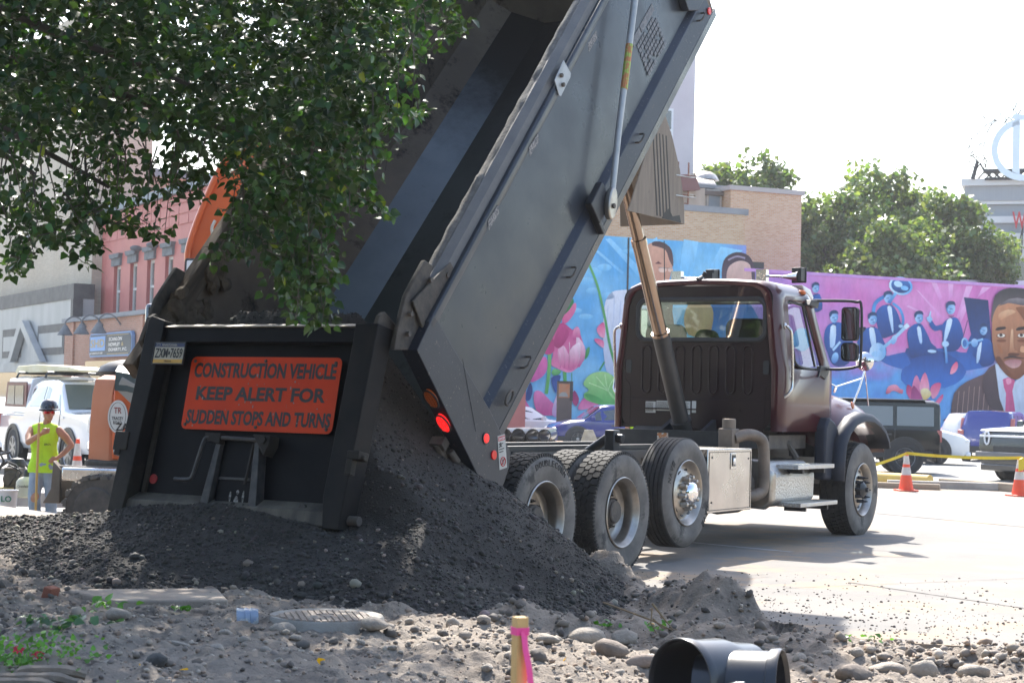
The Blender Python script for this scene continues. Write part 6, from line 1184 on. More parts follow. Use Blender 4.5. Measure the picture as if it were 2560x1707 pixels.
while len(CL)<1500:
    x=rng.uniform(-260,1120); y=rng.uniform(-420,760); lim=dense_floor(x)
    if y>lim-12: continue
    if (x>930 and rng.random()<.3) or (430<x<540 and y>385): continue
    Y=rng.uniform(8.9,13.2); p=aty(x*K,y*K,Y); CL.append((np.array(p),rng.uniform(.10,.24),26))
for i in range(230):                                            # crown above the frame
    x=rng.uniform(-500,1050); y=rng.uniform(-2400,-420); Y=rng.uniform(7.5,14.5); p=aty(x*K,y*K,Y)
    CL.append((np.array(p),rng.uniform(.3,.55),26))
for i in range(420):
    x=rng.uniform(-250,800); y=rng.uniform(-450,dense_floor(x)-130)
    p=aty(x*K,y*K,rng.uniform(13.2,16.5)); CL.append((np.array(p),.38,26))
for i in range(60):
    x=rng.uniform(770,885); y=rng.uniform(20,265); p=aty(x*K,y*K,rng.uniform(14,15.2)); CL.append((np.array(p),.30,26))
P=[];N=[];T=[];SZ=[];CC=[]
base=np.array([.024,.056,.018])
for c,r,n in CL:
    d=rng.normal(size=(n,3)); d/=np.linalg.norm(d,axis=1,keepdims=True); P.append(c+d*r*rng.uniform(.3,1,(n,1))*np.array([1,1,.75])); N.append(rng.normal(size=(n,3))*.55+np.array([0,-.25,.75])); T.append(d*.5+np.array([0,0,-.9])+rng.normal(size=(n,3))*.4)
    SZ.append(rng.uniform(.030,.064,n)*(1 if r<.28 else 1.7)); v=rng.uniform(.65,1.35); CC.append(base*v*rng.uniform(.7,1.3,(n,1))*np.concatenate([rng.uniform(.8,1.35,(n,1)),np.ones((n,2))],1))
# hanging sprays: thin drooping twigs with leaves set along them
tw_=MB()
def spray(x,y,x2,y2,Y,n_=None,dens=.034):
    a=np.array(aty(x*K,y*K,Y)); b=np.array(aty(x2*K,y2*K,Y+rng.uniform(-.35,.35))); mid=(a+b)/2+np.array([rng.uniform(-.06,.06),rng.uniform(-.1,.1),rng.uniform(.0,.09)])
    pts=[a+(mid-a)*2*t if t<.5 else mid+(b-mid)*2*(t-.5) for t in np.linspace(0,1,7)]; tw_.tube([tuple(p-ORG) for p in pts],[.006,.005,.0045,.004,.003,.0025,.0015],4)
    L=np.linalg.norm(b-a); n=max(4,int(L/dens*1.5)); t=rng.random(n)**.75; pos=a+(b-a)*t[:,None]+(4*t*(1-t))[:,None]*(mid-(a+b)/2)
    side=rng.normal(size=(n,3)); side[:,2]=-np.abs(side[:,2])*.6; P.append(pos+side*.03); N.append(rng.normal(size=(n,3))*.6+np.array([0,-.4,.55])); T.append(side+np.array([0,0,-.8])); SZ.append(rng.uniform(.028,.062,n)); CC.append(base*rng.uniform(.7,2.0)*rng.uniform(.75,1.4,(n,1))*np.concatenate([rng.uniform(.9,1.5,(n,1)),np.ones((n,2))],1))
for i in range(330):
    x=rng.uniform(-120,1080); lim,df=yb(x),dense_floor(x)
    if lim-df<5: y0=df-60; y2=df+rng.uniform(0,40)
    else: y0=df-50+ (lim-df)*rng.random()*.45; y2=y0+60+(lim-y0-40)*rng.uniform(.35,1.0)
    y2=min(y2,yb(x)+8); 
    gap=noise.noise(Vector((x/55,y2/90,3)))
    if gap<.02 and y2>df+40: continue
    if 428<x<540 and y2>440: continue
    spray(x,y0,x+rng.normal()*26,y2,rng.uniform(8.9,12))
# longer side boughs seen in the picture
for pts in ([(0,470),(70,590),(20,620)],[(60,430),(120,520),(60,590)],[(150,450),(200,560),(190,610)],[(170,470),(260,515),(365,535)],[(230,480),(180,540),(120,560)],[(420,400),(430,445),(400,455)],[(560,480),(620,560),(720,600),(745,740)],[(600,500),(680,600),(735,660),(730,745)],[(640,470),(720,430),(770,520)],[(560,520),(530,590),(500,600)],[(620,560),(660,620),(680,710)],[(740,360),(800,450),(885,492)],[(850,200),(900,300),(960,262)],[(880,120),(960,130),(1075,40)],[(700,560),(745,600),(760,650)]):
    for k in range(3):
        Y=rng.uniform(9.2,10.6); q=[(x+rng.normal()*9,y+rng.normal()*9) for x,y in pts]
        for (x,y),(x2,y2) in zip(q,q[1:]): spray(x,y,x2,y2,Y,dens=.022)
tw_.build('twigs',M_bark,tree,kind='stuff')
P=np.concatenate(P)-ORG;N=np.concatenate(N);T=np.concatenate(T);SZ=np.concatenate(SZ);CC=np.concatenate(CC); n=len(P)
yl=rng.random(n)<.012; CC[yl]=np.array([.22,.26,.03])*rng.uniform(.7,1.2,(yl.sum(),1))
ys=P[:,1]+ORG[1]; d_=np.hypot(P[:,0]+ORG[0],ys); inview=(P[:,2]+ORG[2]-1.4)/ys<.24; order=np.argsort(np.where(inview&((P[:,0]+ORG[0])/ys>-.29),d_,99)); near=order[:300]; rest=np.setdiff1d(np.arange(n),near)
V,Fc,k=leaf_verts(len(rest),P[rest],N[rest],T[rest],SZ[rest],rng); fo=np_mesh('foliage',V,Fc,M_leaf,tree,col=np.repeat(CC[rest],k,0),smooth=False); fo['kind']='stuff'
lm=[]
for j in range(6):
    V,Fc,k=leaf_verts(1,np.zeros((1,3)),np.array([[0,0,1.]]),np.array([[0,1.,0]]),np.array([1.]),rng); o=np_mesh('leaf',V,Fc,M_leaf,tree,col=np.repeat(base[None]*(.7+.3*j),k,0)); lm.append(o)
for c_,i in enumerate(near):
    z=Vector(N[i]).normalized(); y=Vector(T[i]); y=(y-z*y.dot(z)).normalized(); x=y.cross(z); M=Matrix(((x.x,y.x,z.x),(x.y,y.y,z.y),(x.z,y.z,z.z))).to_4x4(); M=Matrix.Translation(P[i])@M@Matrix.Scale(float(SZ[i]),4)
    if c_<6: o=lm[c_]
    else: o=bpy.data.objects.new('leaf',lm[c_%6].data); COL.objects.link(o); o.parent=tree
    o.matrix_local=M
m=MB(); m.tube([(0,0,-.2),(.05,0,1.5),(.3,-.1,2.6),(.5,-.2,4.2),(.6,-.2,6.5)],[.34,.27,.24,.18,.07],12); m.build('trunk',M_bark,tree,smooth=40)
for (x,y,Y,r) in ((620,330,10.8,.05),(900,60,11.2,.045),(250,430,10.2,.035),(700,-150,10.5,.05),(450,200,9.6,.04),(80,400,9.8,.03),(1300,-900,11,.05)):
    e=np.array(aty(x*K,y*K,Y))-ORG; s_=np.array([.45,-.15,3.4+random.random()]); mid=(s_+e)/2+np.array([0,0,.55]); m=MB(); m.tube([tuple(v) for v in smooth_curve([s_,s_*.6+mid*.4+np.array([0,0,.25]),mid,e*.6+mid*.4,e],4)],[r*1.6*(1-i/17.5)+.006 for i in range(17)],7); m.build('branch',M_bark,tree,smooth=50)
# ============================================================ VEHICLES
M_ct=pbr('car_tyre',(.03,.03,.032),(.05,.05,.05),scale=4,rough=.85)
def car_wheel(parent,x,y,r,w,rimm,spokes=6,twin=False):
    e=link('wheel',None,None,parent,(x,y,r)); s=1 if y>0 else -1
    m=MB(); m.lathe([(r*.6,-.01*s),(r*.66,.012*s),(r*.85,.015*s),(r*.96,0),(r,-.03*s),(r,-w*s+.03*s),(r*.95,-w*s),(r*.6,-w*s)],28,'y'); m.build('tyre',M_ct,e,smooth=40)
    m=MB(); m.lathe([(r*.62,.0),(r*.60,.008*s),(r*.56,-.01*s),(r*.54,-.07*s)],24,'y'); m.lathe([(r*.17,-.07*s),(r*.15,.0),(0,.004*s)],12,'y')
    for k in range(spokes):
        q=2*math.pi*k/spokes; M=Matrix.Rotation(q,4,'Y')
        m.prism([(-r*.07,r*.1),(r*.07,r*.1),(r*.10,r*.58),(-r*.10,r*.58)],-.03*s,-.002*s,'y',M)
    m.build('rim',rimm,e,smooth=30); m=MB(); m.disc((0,-.075*s,0),r*.57,'y',20,h=.002); m.build('brake_shadow_plate',M_blk,e); return e
def car(name,label,cat,pos,head,L,Wd,H,paint,kind='suv',r=.36,wb=2.7,rimm=None,belt=.62,zb=.28,group=None,glass=M_dark,lower=None,rimsp=6,flare=None,tail=True,light=True,front_dark=None,wheel_x=0):
    """x forward, y left"""
    t=thing(name,label,cat,pos,head,group); hw=Wd/2; zh=H*.60; zbl=H*belt; rimm=rimm or M_alu
    S_={'suv':[(-.5,.42,.44,.92,.60),(-.485,.35,.80,.97,.70),(-.44,.3,.985,.99,.76),(-.36,.28,1.0,1,.80),(.02,.28,1.0,1,.80),(.10,.28,.975,1,.79),(.245,.28,.665,1,.86),(.36,.28,.63,.99,.86),(.46,.3,.55,.95,.80),(.5,.42,.46,.82,.6)],
        'box':[(-.5,.42,.93,.96,.84),(-.495,.35,.975,.99,.87),(-.47,.3,1.0,1,.89),(-.3,.28,1.0,1,.89),(.05,.28,1.0,1,.88),(.12,.28,.98,1,.87),(.20,.28,.66,1,.90),(.36,.28,.64,1,.9),(.47,.3,.60,.98,.88),(.5,.42,.52,.92,.8)],
        'sedan':[(-.5,.42,.56,.86,.6),(-.47,.3,.70,.94,.75),(-.38,.28,.74,.98,.72),(-.18,.28,.985,1,.66),(-.02,.28,1.0,1,.68),(.08,.28,.96,1,.68),(.22,.28,.66,1,.84),(.36,.28,.62,.98,.84),(.46,.3,.54,.93,.78),(.5,.42,.46,.82,.6)],
        'pickup':[(-.5,.42,.60,.97,.9),(-.49,.35,.62,1,.92),(-.2,.3,.62,1,.92),(-.19,.28,.95,1,.80),(-.12,.28,1.0,1,.80),(.06,.28,1.0,1,.80),(.12,.28,.97,1,.80),(.23,.28,.66,1,.9),(.42,.3,.62,.99,.9),(.49,.32,.58,.97,.88),(.5,.42,.5,.93,.8)]}[kind]
    rings=[]
    for x,b,tp,wd,rw in S_:
        zt=H*tp; zs=min(zbl,zt-.05); w=hw*wd; zl=max(zb,b-.05); half=[(w*.90,zl),(w*.985,zl+.14),(w,(zl+zs)/2+.05),(w*.985,zs-.03),(w*.955 if zt>zs+.15 else w*.93,zs),(hw*rw,zt-.07 if zt>zs+.15 else zs+(zt-zs)*.6),(hw*rw*.92,zt-.02),(hw*rw*.5,zt),(0,zt+.01)]
        rings.append([Vector((x*L,y,z)) for y,z in half]+[Vector((x*L,-y,z)) for y,z in half[-2::-1]])
    m=MB(); m.loft(rings,closed=True); body=m.build('body',paint,t,smooth=32)
    xr=lambda f:f*L
    st=[i for i,s in enumerate(S_) if s[2]>.9]; i0,i1=st[0],st[-1]
    def sidept(i,f,s,out=.008):    # between belt (f=0) and roof (f=1)
        a,b=rings[i][4],rings[i][5]; v=a.lerp(b,f); return Vector((v.x,(v.y+out)*s,v.z))
    for s in (1,-1):
        idx=[i for i in range(i0,i1+1)]; cut=[]
        # side glass in two or three lights, split at pillars
        xs=[rings[i][4].x for i in idx]; xa,xb=xs[0]+(.12 if kind!='pickup' else .1),xs[-1]+.0
        def at(x,f,s=s):
            for i in range(len(rings)-1):
                if rings[i][0].x<=x<=rings[i+1][0].x: q=(x-rings[i][0].x)/(rings[i+1][0].x-rings[i][0].x+1e-9); return sidept(i,f,s).lerp(sidept(i+1,f,s),q)
            return sidept(i1,f,s)
        xe=rings[i1+1][0].x; n3={'suv':3,'box':3,'sedan':2,'pickup':2}[kind]; cuts=[xa+(xb-xa+.25)*k/n3 for k in range(n3+1)]
        for k in range(n3):
            c0,c1=cuts[k]+.05,cuts[k+1]-.05; m=MB()
            if k==n3-1: P_=[at(c0,.12),at(min(xe-.25,c1+.35),.12),at(c1-.02,.86),at(c0,.86)]
            elif k==0 and kind in('suv','sedan'): P_=[at(c0+.0,.12),at(c1,.12),at(c1,.86),at(c0+.18,.86)]
            else: P_=[at(c0,.12),at(c1,.12),at(c1,.86),at(c0,.86)]
            m.add(P_,[(0,1,2,3)]); m.build('side_window',glass,t,fix=False)
        for k in range(1,n3 if kind!='pickup' else 3):
            x=cuts[min(k,n3-1)] if k<n3 else xe-.1; m=MB(); m.tube([(x,s*(hw*1.0+.002),zb+.2),(x,s*(hw*1.003),zbl*.8),(x,s*hw*.975,zbl)],.008,4); m.build('door_seam',M_blk,t)
            m=MB(); m.bx(x+.08,x+.26,s*hw*1.0-.01,s*hw*1.0+.022,zbl-.16,zbl-.12); m.build('door_handle',lower or paint,t)
        m=MB(); m.prism([(xe-.35,zbl+.02),(xe-.18,zbl+.02),(xe-.2,zbl+.17),(xe-.33,zbl+.17)],s*(hw+.02),s*(hw+.22),'y'); m.build('door_mirror',front_dark or paint,t,bevel=.02)
        for wx in (wb/2,-wb/2):
            car_wheel(t,wx+wheel_x,s*(hw+.004),r,.24,rimm,rimsp)
            m=MB(); q=np.linspace(R(-12),R(192),22); ro,ri=r*1.30,r*1.08
            m.loft([[Vector((wx+wheel_x+rr*math.cos(a),s*(hw+o),max(.12,r+rr*math.sin(a)))) for rr,o in ((ro,-.04),(ro*.99,.022),(ri,.024),(ri,-.1))] for a in q]); m.build('wheel_arch',flare or M_blk,t,smooth=40)
            m=MB(); m.disc((wx+wheel_x,s*(hw-.012),r*1.05),r*1.14,'y',24,h=s*.014); m.build('arch_lining',M_blk,t)
        if lower:
            m=MB(); m.bx(-L*.46,L*.46,s*(hw*.97)-.02 if s>0 else s*(hw*.97)-.03,s*(hw*.97)+.03 if s>0 else s*(hw*.97)+.02,zb-.02,zb+.17); m.build('sill_trim',lower,t,bevel=.01)
    # windscreen, back glass
    a,b=rings[i1+1],rings[i1]; m=MB(); o=Vector((.02,0,.012))
    m.add([a[6].lerp(b[6],.08)*1+o,Vector((a[6].x,-a[6].y,a[6].z)).lerp(Vector((b[6].x,-b[6].y,b[6].z)),.08)+o,Vector((b[6].x,-b[6].y,b[6].z)).lerp(Vector((a[6].x,-a[6].y,a[6].z)),.06)+o,b[6].lerp(a[6],.06)+o],[(0,1,2,3)]); m.build('windscreen',glass,t,fix=False)
    if kind in('sedan',): a,b=rings[i0-1],rings[i0]
    else: a,b=rings[max(0,i0-1)],rings[i0]
    o=Vector((-.02,0,.01)); q=lambda v,f:Vector((v.x,v.y*f,v.z)); m=MB(); lo=Vector((a[4].x,a[6].y,max(a[4].z,zbl+.02))) if kind in('suv','box') else a[6]; hi=b[6]
    P_=[lo,Vector((lo.x,-lo.y,lo.z)),Vector((hi.x,-hi.y,hi.z-.08)),hi-Vector((0,0,.08))]
    if kind in('suv','box'): P_=[Vector((p.x if i<2 else rings[i0-1 if kind=='box' else i0][0].x-.03,p.y*.92,p.z)) for i,p in enumerate(P_)]
    m.add([p+o for p in P_],[(0,1,2,3)]); m.build('back_window',glass,t,fix=False)
    fx,rx=L/2,-L/2
    for s in (1,-1):
        m=MB(); m.ell((fx-.10,s*hw*.74,H*.44),(.12,.17,.065),10,7); m.build('headlight',M_white if light else M_blk,t,smooth=50)
        m=MB(); m.bx(rx-.03,rx+.10,s*hw*.93-.09,s*hw*.93+.05,H*.44,H*.60) if kind!='suv' else m.prism([(rx-.02,H*.50),(rx+.25,H*.52),(rx+.34,H*.85),(rx+.24,H*.85),(rx+.06,H*.62),(rx-.02,H*.60)],s*hw*.80,s*hw*.935,'y'); m.build('tail_light',M_red,t,bevel=.01)
    m=MB(); m.bx(fx-.02,fx+.03,-hw*.5,hw*.5,H*.28,H*.42); m.build('grille',M_blk,t,bevel=.01)
    m=MB(); m.bx(rx-.05,rx+.1,-hw*.9,hw*.9,.30,.52); m.bx(fx-.1,fx+.045,-hw*.85,hw*.85,.24,.40); m.each('bumper',lower or paint,t,bevel=.03)
    m=MB(); m.bx(rx-.055,rx-.04,-.16,.16,.62,.75); m.build('number_plate',M_lw,t)
    return t
def cpaint(n,c,rough=.25): return pbr(n,c,rough=rough,coat=1,metal=0)
P_white=cpaint('white_car_paint',(.72,.73,.75)); P_blue=cpaint('blue_car_paint',(.012,.025,.2)); P_dark=pbr('charcoal_car_paint',(.007,.008,.010),rough=.25,coat=.4,spec=.3); P_navy=cpaint('blue_violet_paint',(.04,.05,.25)); P_black=cpaint('black_car_paint',(.015,.015,.016))
R_grey=pbr('grey_rim',(.35,.35,.36),rough=.35,metal=.8); R_blk=pbr('black_rim',(.02,.02,.02),rough=.4)
LZ=-.08
def ground_at(px,Y,z=LZ): p=aty(px,900,Y); return (p.x,Y,z)
DOWN=WALL.a+math.pi
car('parked_car','blue crossover with black wheel arches facing left behind the truck frame','car',ground_at(1526,62),R(190),4.45,1.8,1.6,P_blue,'suv',.36,2.67,R_grey,lower=M_blk,group='cars in the car park')
car('parked_car','white sedan half hidden left of the blue crossover','car',ground_at(1300,67),R(12),4.7,1.85,1.5,P_white,'sedan',.34,2.8,R_grey,group='cars in the car park')
bz=ground_at(2110,44.5); br_=car('parked_car','black boxy off-road wagon with dark flat glass right of the cab','car',bz,R(174),4.7,1.93,1.86,P_dark,'box',.41,2.95,R_grey,belt=.61,zb=.42,lower=M_blk,flare=M_blk,glass=pbr('grey_privacy_glass',(.13,.145,.16),rough=.12,coat=.6),group='cars in the car park',rimsp=6)
m=MB(); m.bx(-2.0,.45,-.84,.84,1.862,1.885); m.build('roof_panel',pbr('grey_hardtop',(.16,.165,.17),rough=.5),br_,bevel=.01)
car('parked_car','white wagon with a black wheel nosing out behind the black off-roader','car',ground_at(2222,53.5),R(-14),4.9,1.95,1.68,P_white,'suv',.39,2.85,R_blk,rimsp=10,group='cars in the car park')
crv=car('parked_car','bright blue wagon seen from behind with tall red tail lights','car',ground_at(2500,59),R(64),4.6,1.86,1.7,P_navy,'suv',.36,2.7,R_grey,lower=M_blk,group='cars in the car park')
car('parked_car','white car of which only the roof shows above the bright blue wagon','car',ground_at(2520,66),R(10),4.7,1.9,1.62,P_white,'suv',.36,2.7,group='cars in the car park')
rv=car('parked_car','black pickup with a pale bonnet and two upright oval lamps at the right edge','pickup truck',ground_at(2722,41.3),R(214),5.5,2.05,1.95,P_black,'pickup',.41,3.4,R_grey,belt=.64,zb=.35,light=False,group='cars in the car park')
m=MB(); m.bx(2.755,2.775,-.92,.92,1.02,1.07); m.build('light_bar',M_white,rv,bevel=.008)
for s in (-1,1):
    m=MB(); m.tube([(2.77,s*.70+.07*math.cos(q),1.0+.15*math.sin(q)) for q in np.linspace(0,2*math.pi,21)],.022,6,caps=False); m.build('oval_lamp',M_white,rv,smooth=50)
m=MB(); m.prism([(1.2,1.29),(2.66,1.20),(2.72,1.17),(2.72,1.15),(1.2,1.24)],-.95,.95,'y'); m.build('bonnet',pbr('pale_grey_bonnet',(.45,.46,.47),rough=.25,coat=1),rv,bevel=.01)
m=MB(); m.bx(2.72,2.83,-1.0,1.0,.55,.68); m.build('front_bumper',pbr('grey_bumper',(.14,.14,.145),rough=.5),rv,bevel=.02)
# white pickup on the left with a camper top and a roof load
pk=car('work_pickup','white pickup truck with maroon-edged canopy and planks strapped on its roof','pickup truck',(-9.14,37.1,-.2),R(-57),5.9,2.0,1.92,P_white,'pickup',.41,3.7,R_grey,belt=.66,zb=.42,glass=pbr('green_grey_glass',(.10,.13,.125),rough=.08,coat=1))
m=MB(); m.loft([[Vector((x,y,z)) for y,z in ((.95,1.18),(.90,1.5),(.80,1.93),(.5,2.0),(-.5,2.0),(-.80,1.93),(-.90,1.5),(-.95,1.18))] for x in (-2.85,-2.6,-1.2)]); cp_=m.build('canopy',P_white,pk,bevel=.02,smooth=40)
for s in (1,-1):
    m=MB(); m.prism([(-2.8,1.2),(-1.22,1.2),(-1.22,1.86),(-2.62,1.86)],s*.905,s*.93,'y'); c_=m.build('canopy_side_frame',pbr('maroon_trim',(.10,.012,.018),rough=.4) if s>0 else MATS['maroon_trim'],cp_)
    m=MB(); m.prism([(-2.6,1.36),(-2.05,1.36),(-2.05,1.78),(-2.5,1.78)],s*.931,s*.94,'y'); m.prism([(-2.0,1.36),(-1.4,1.36),(-1.4,1.78),(-2.0,1.78)],s*.931,s*.94,'y'); m.each('canopy_window',MATS['green_grey_glass'],c_)
rack=MB()
for x in (-2.2,-.2): rack.tube([(x,-.85,1.95),(x,-.8,2.06),(x,.8,2.06),(x,.85,1.95)],.03,6)
rack.build('roof_rack',M_blk,pk)
m=MB(); m.prism([(-3.1,2.10),(-2.9,2.22),(-1.5,2.25),(.6,2.19),(1.3,2.12),(1.3,2.09),(.2,2.1),(-3.0,2.06)],-.62,.1,'y'); tag_=m.build('roof_plank',pbr('pale_yellow_plank',(.55,.5,.3),(.6,.57,.42),scale=3,rough=.6),None,bevel=.03,label='long pale yellow plank strapped on the white pickup roof',category='plank'); tag_.matrix_world=Matrix.Translation((-9.14,37.1,-.2))@Matrix.Rotation(R(-57),4,'Z')
m=MB(); m.bx(-2.6,3.0,.3,.62,2.10,2.2); tg=m.build('ladder',pbr('dark_ladder',(.05,.05,.055),rough=.5),None,bevel=.01,label='dark ladder lying beside the yellow plank on the pickup roof',category='ladder'); tg.matrix_world=tag_.matrix_world.copy()
m=MB(); m.bx(2.93,2.97,-.75,.75,.82,1.18); g_=m.build('grille_bar',M_chrome,pk,bevel=.02); m=MB(); m.bx(2.9,3.08,-.97,.97,.50,.72); m.build('chrome_bumper',M_chrome,pk,bevel=.04)
for s in (1,-1):
    m=MB(); m.prism(rrect(s*.82-.14,s*.82+.14,.84,1.2,.05,5),2.86,2.99,'x'); m.build('headlamp',pbr('lamp_glass',(.35,.36,.38),(.6,.6,.6),scale=20,rough=.1,coat=1) if s>0 else MATS['lamp_glass'],pk,bevel=.02)
m=MB(); m.tube([(1.45,-.5,1.32),(1.3,.3,1.38)],.012,5); m.build('wiper',M_blk,pk)
car('parked_car','white car cut off by the left edge behind the pickup','car',(-13.6,45.5,-.2),R(-57),4.7,1.85,1.5,P_white,'sedan',.34,2.8)
# ============================================================ EXCAVATOR
ex=thing('mini_excavator','orange compact excavator with a dark engine hood and raised boom behind the tailgate','excavator',(-4.35,23.3,-.52),R(0))
M_or=pbr('excavator_orange',(.62,.11,.02),(.56,.095,.018),scale=1.5,rough=.4,coat=.4,c3=(.42,.16,.07),s3=5,t3=.68); M_orf=pbr('faded_orange',(.55,.19,.09),(.6,.24,.13),scale=1,rough=.5,coat=.2)
E0=Vector((-4.35,23.3,-.52))
def ep(x,y,Y=22.7): p=aty(x,y,Y)-E0; return (p.x,p.z)
def zz2(x,y): return (x/3.136,800+y/3.136)
pl=[ep(*zz2(*q)) for q in ((745,450),(850,430),(965,432),(905,540),(890,1100),(705,1095),(735,600))]
m=MB(); rr=[]
cx0=ep(*zz2(705,1000))[0]; top=ep(*zz2(850,432))[1]; bot=ep(*zz2(800,1095))[1]; xr_=ep(*zz2(905,600))[0]
pln=[(cx0+.12,-.5),(cx0+.02,-.75),(xr_-.02,-.80),(xr_+.02,-.78),(xr_+1.0,-.55),(xr_+1.25,.1),(xr_+1.25,1.0),(cx0+.2,1.0)]
for z,ins in ((bot,.0),(bot+.4,.0),(top-.25,.02),(top-.06,.05),(top,.14)): rr.append([Vector((x+(ins if x<xr_ else -ins*.3),y+(ins if y<0 else -ins),z)) for x,y in pln])
m.loft(rr); cw=m.build('counterweight',M_orf,ex,bevel=.03,smooth=30)
m=MB(); m.prism([(xr_+.03,bot+.02),(xr_+.03,top-.18),(xr_+.5,top-.1),(xr_+.5,bot+.02)],-.845,-.6,'y'); pd=m.build('side_door',M_or,ex,bevel=.02)
m=MB(); sw=[(xr_+.06,top-.18),(xr_+.14,top-.02),(xr_+.9,top-.42),(xr_+.9,top-1.0),(xr_+.55,top-.75),(xr_+.25,top-.35)]; m.prism([(x,z) for x,z in sw],-.87,-.846,'y'); m.build('grey_swoosh',pbr('swoosh_grey',(.28,.27,.25),rough=.4),pd,bevel=.01)
m=MB(); rr=[]
for t_ in np.linspace(0,1,8): x=xr_+.05+1.1*t_; zt=top+.10-.62*t_**1.7; rr.append([Vector((x,y,z)) for y,z in ((-.88,zt-.30+.1*t_),(-.85,zt-.05),(-.7,zt+.03),(.5,zt+.05),(.7,zt-.3))])
m.loft(rr); m.build('engine_hood',pbr('dark_green_grey_hood',(.035,.05,.048),rough=.35,coat=.5),ex,smooth=40)
rr=[]; m=MB(); m.ell((cx0+.45,-.1,top+.05),(.5,.5,.18),16,8); m.build('muffler_cover',M_blk,ex,smooth=50)
m=MB(); 
for i in range(7): m.tube([(cx0+.62+i*.05,-.5,top+.20-.02*i),(cx0+.72+i*.05,-.3,top+.26-.02*i),(cx0+.8+i*.05,.1,top+.2)],.012,5)
m.each('grille_bar',M_alu,ex)
m=MB(); a=ep(*zz2(1095,275)); m.prism([(a[0],a[1]),(a[0]-.05,a[1]-.15),(a[0]+.0,a[1]-.42),(a[0]+.28,a[1]-.42),(a[0]+.15,a[1]-.2)],-.5,-.35,'y'); m.build('exhaust_stack',M_blk,ex,bevel=.02)
m=MB(); m.prism([(cx0-.02,bot-.14),(cx0-.0,bot+.01),(xr_+1.2,bot+.01),(xr_+1.2,bot-.2),(cx0+.15,bot-.2)],-.80,.9,'y'); m.build('swing_frame',M_dirty,ex,bevel=.03)
c=ep(*zz2(960,755)); m=MB(); m.disc((c[0],-.875,c[1]),.13,'y',28,h=.006,ry=.215); lg=m.build('round_sticker',M_lw,pd)
text('sticker_lettering','TR',pbr('ink_maroon',(.25,.05,.05),rough=.6),pd,frame((c[0]-.05,-.878,c[1]+.04),(1,0,0),(0,0,1)),.1,.08,.001,.02); text('sticker_lettering','TRACEY\nROAD',M_ink,pd,frame((c[0]-.075,-.878,c[1]-.10),(1,0,0),(0,0,1)),.15,.1,.001,.015)
m=MB(); m.tube([(c[0]+.105*math.cos(q),-.877,c[1]+.185*math.sin(q)) for q in np.linspace(0,2*math.pi,25)],.003,4,caps=False); m.build('sticker_ring',M_ink,pd)
c2=ep(*zz2(925,1060)); text('model_number','85',pbr('grey_lettering',(.4,.4,.38),rough=.5),pd,frame((c2[0],-.878,c2[1]),(1,0,0),(0,0,1)),.3,.24,.006,.03); text('model_name','ZAXIS',M_ink,pd,frame((c2[0]+.02,-.878,c2[1]+.33),(1,0,0),(0,0,1)),.35,.1,.004,.02)
m=MB()
for dx in (0,.035,.07): m.bx(c[0]-.03+dx,c[0]-.012+dx,-.862,-.8465,bot+.3,c[1]-.22)
m.each('pinstripe',M_lw,pd)
# blade, tracks, boom
a=ep(*zz2(495,1130)); b=ep(*zz2(460,1420)); w1=ep(*zz2(1000,1160)); m=MB()
prof=[(-.95,a[1]),(-1.02,a[1]-.15),(-1.0,(a[1]+b[1])/2),(-.85,b[1]),(-.80,b[1]),(-.90,a[1]-.1),(-.88,a[1])]
m.prism(prof,a[0],a[0]+2.1,'x'); bl_=m.build('dozer_blade',pbr('worn_blade',(.11,.09,.07),(.16,.13,.10),scale=3,rough=.6,c3=(.25,.13,.06),s3=3,t3=.6),ex,bevel=.01)
m=MB(); m.prism([(-1.03,a[1]-.02),(-1.03,a[1]-.20),(-.90,a[1]-.20),(-.90,a[1]-.02)],a[0]+.08,a[0]+2.1,'x'); m.build('blade_top_pipe',M_alu2,bl_,bevel=.03)
m=MB(); m.prism([(a[0]-.02,a[1]+.06),(a[0]+.08,a[1]-.05),(a[0]+.08,b[1]),(a[0]-.14,b[1]),(a[0]-.04,a[1]-.3)],-1.03,-.84,'y'); m.build('blade_end_plate',MATS['worn_blade'],bl_,bevel=.01)
t0=ep(*zz2(620,1225)); x0=t0[0]; zt=t0[1]; zb_=zt-.72
def track_shape(k): # rounded belt outline
    o=[]; L_=2.6; r_=.36
    for q in np.linspace(90,270,9): o.append((x0+.36+r_*math.cos(R(q)),zt-r_+r_*math.sin(R(q))))
    for q in np.linspace(270,450,9): o.append((x0+L_+r_*math.cos(R(q)),zt-r_+r_*math.sin(R(q))))
    return o
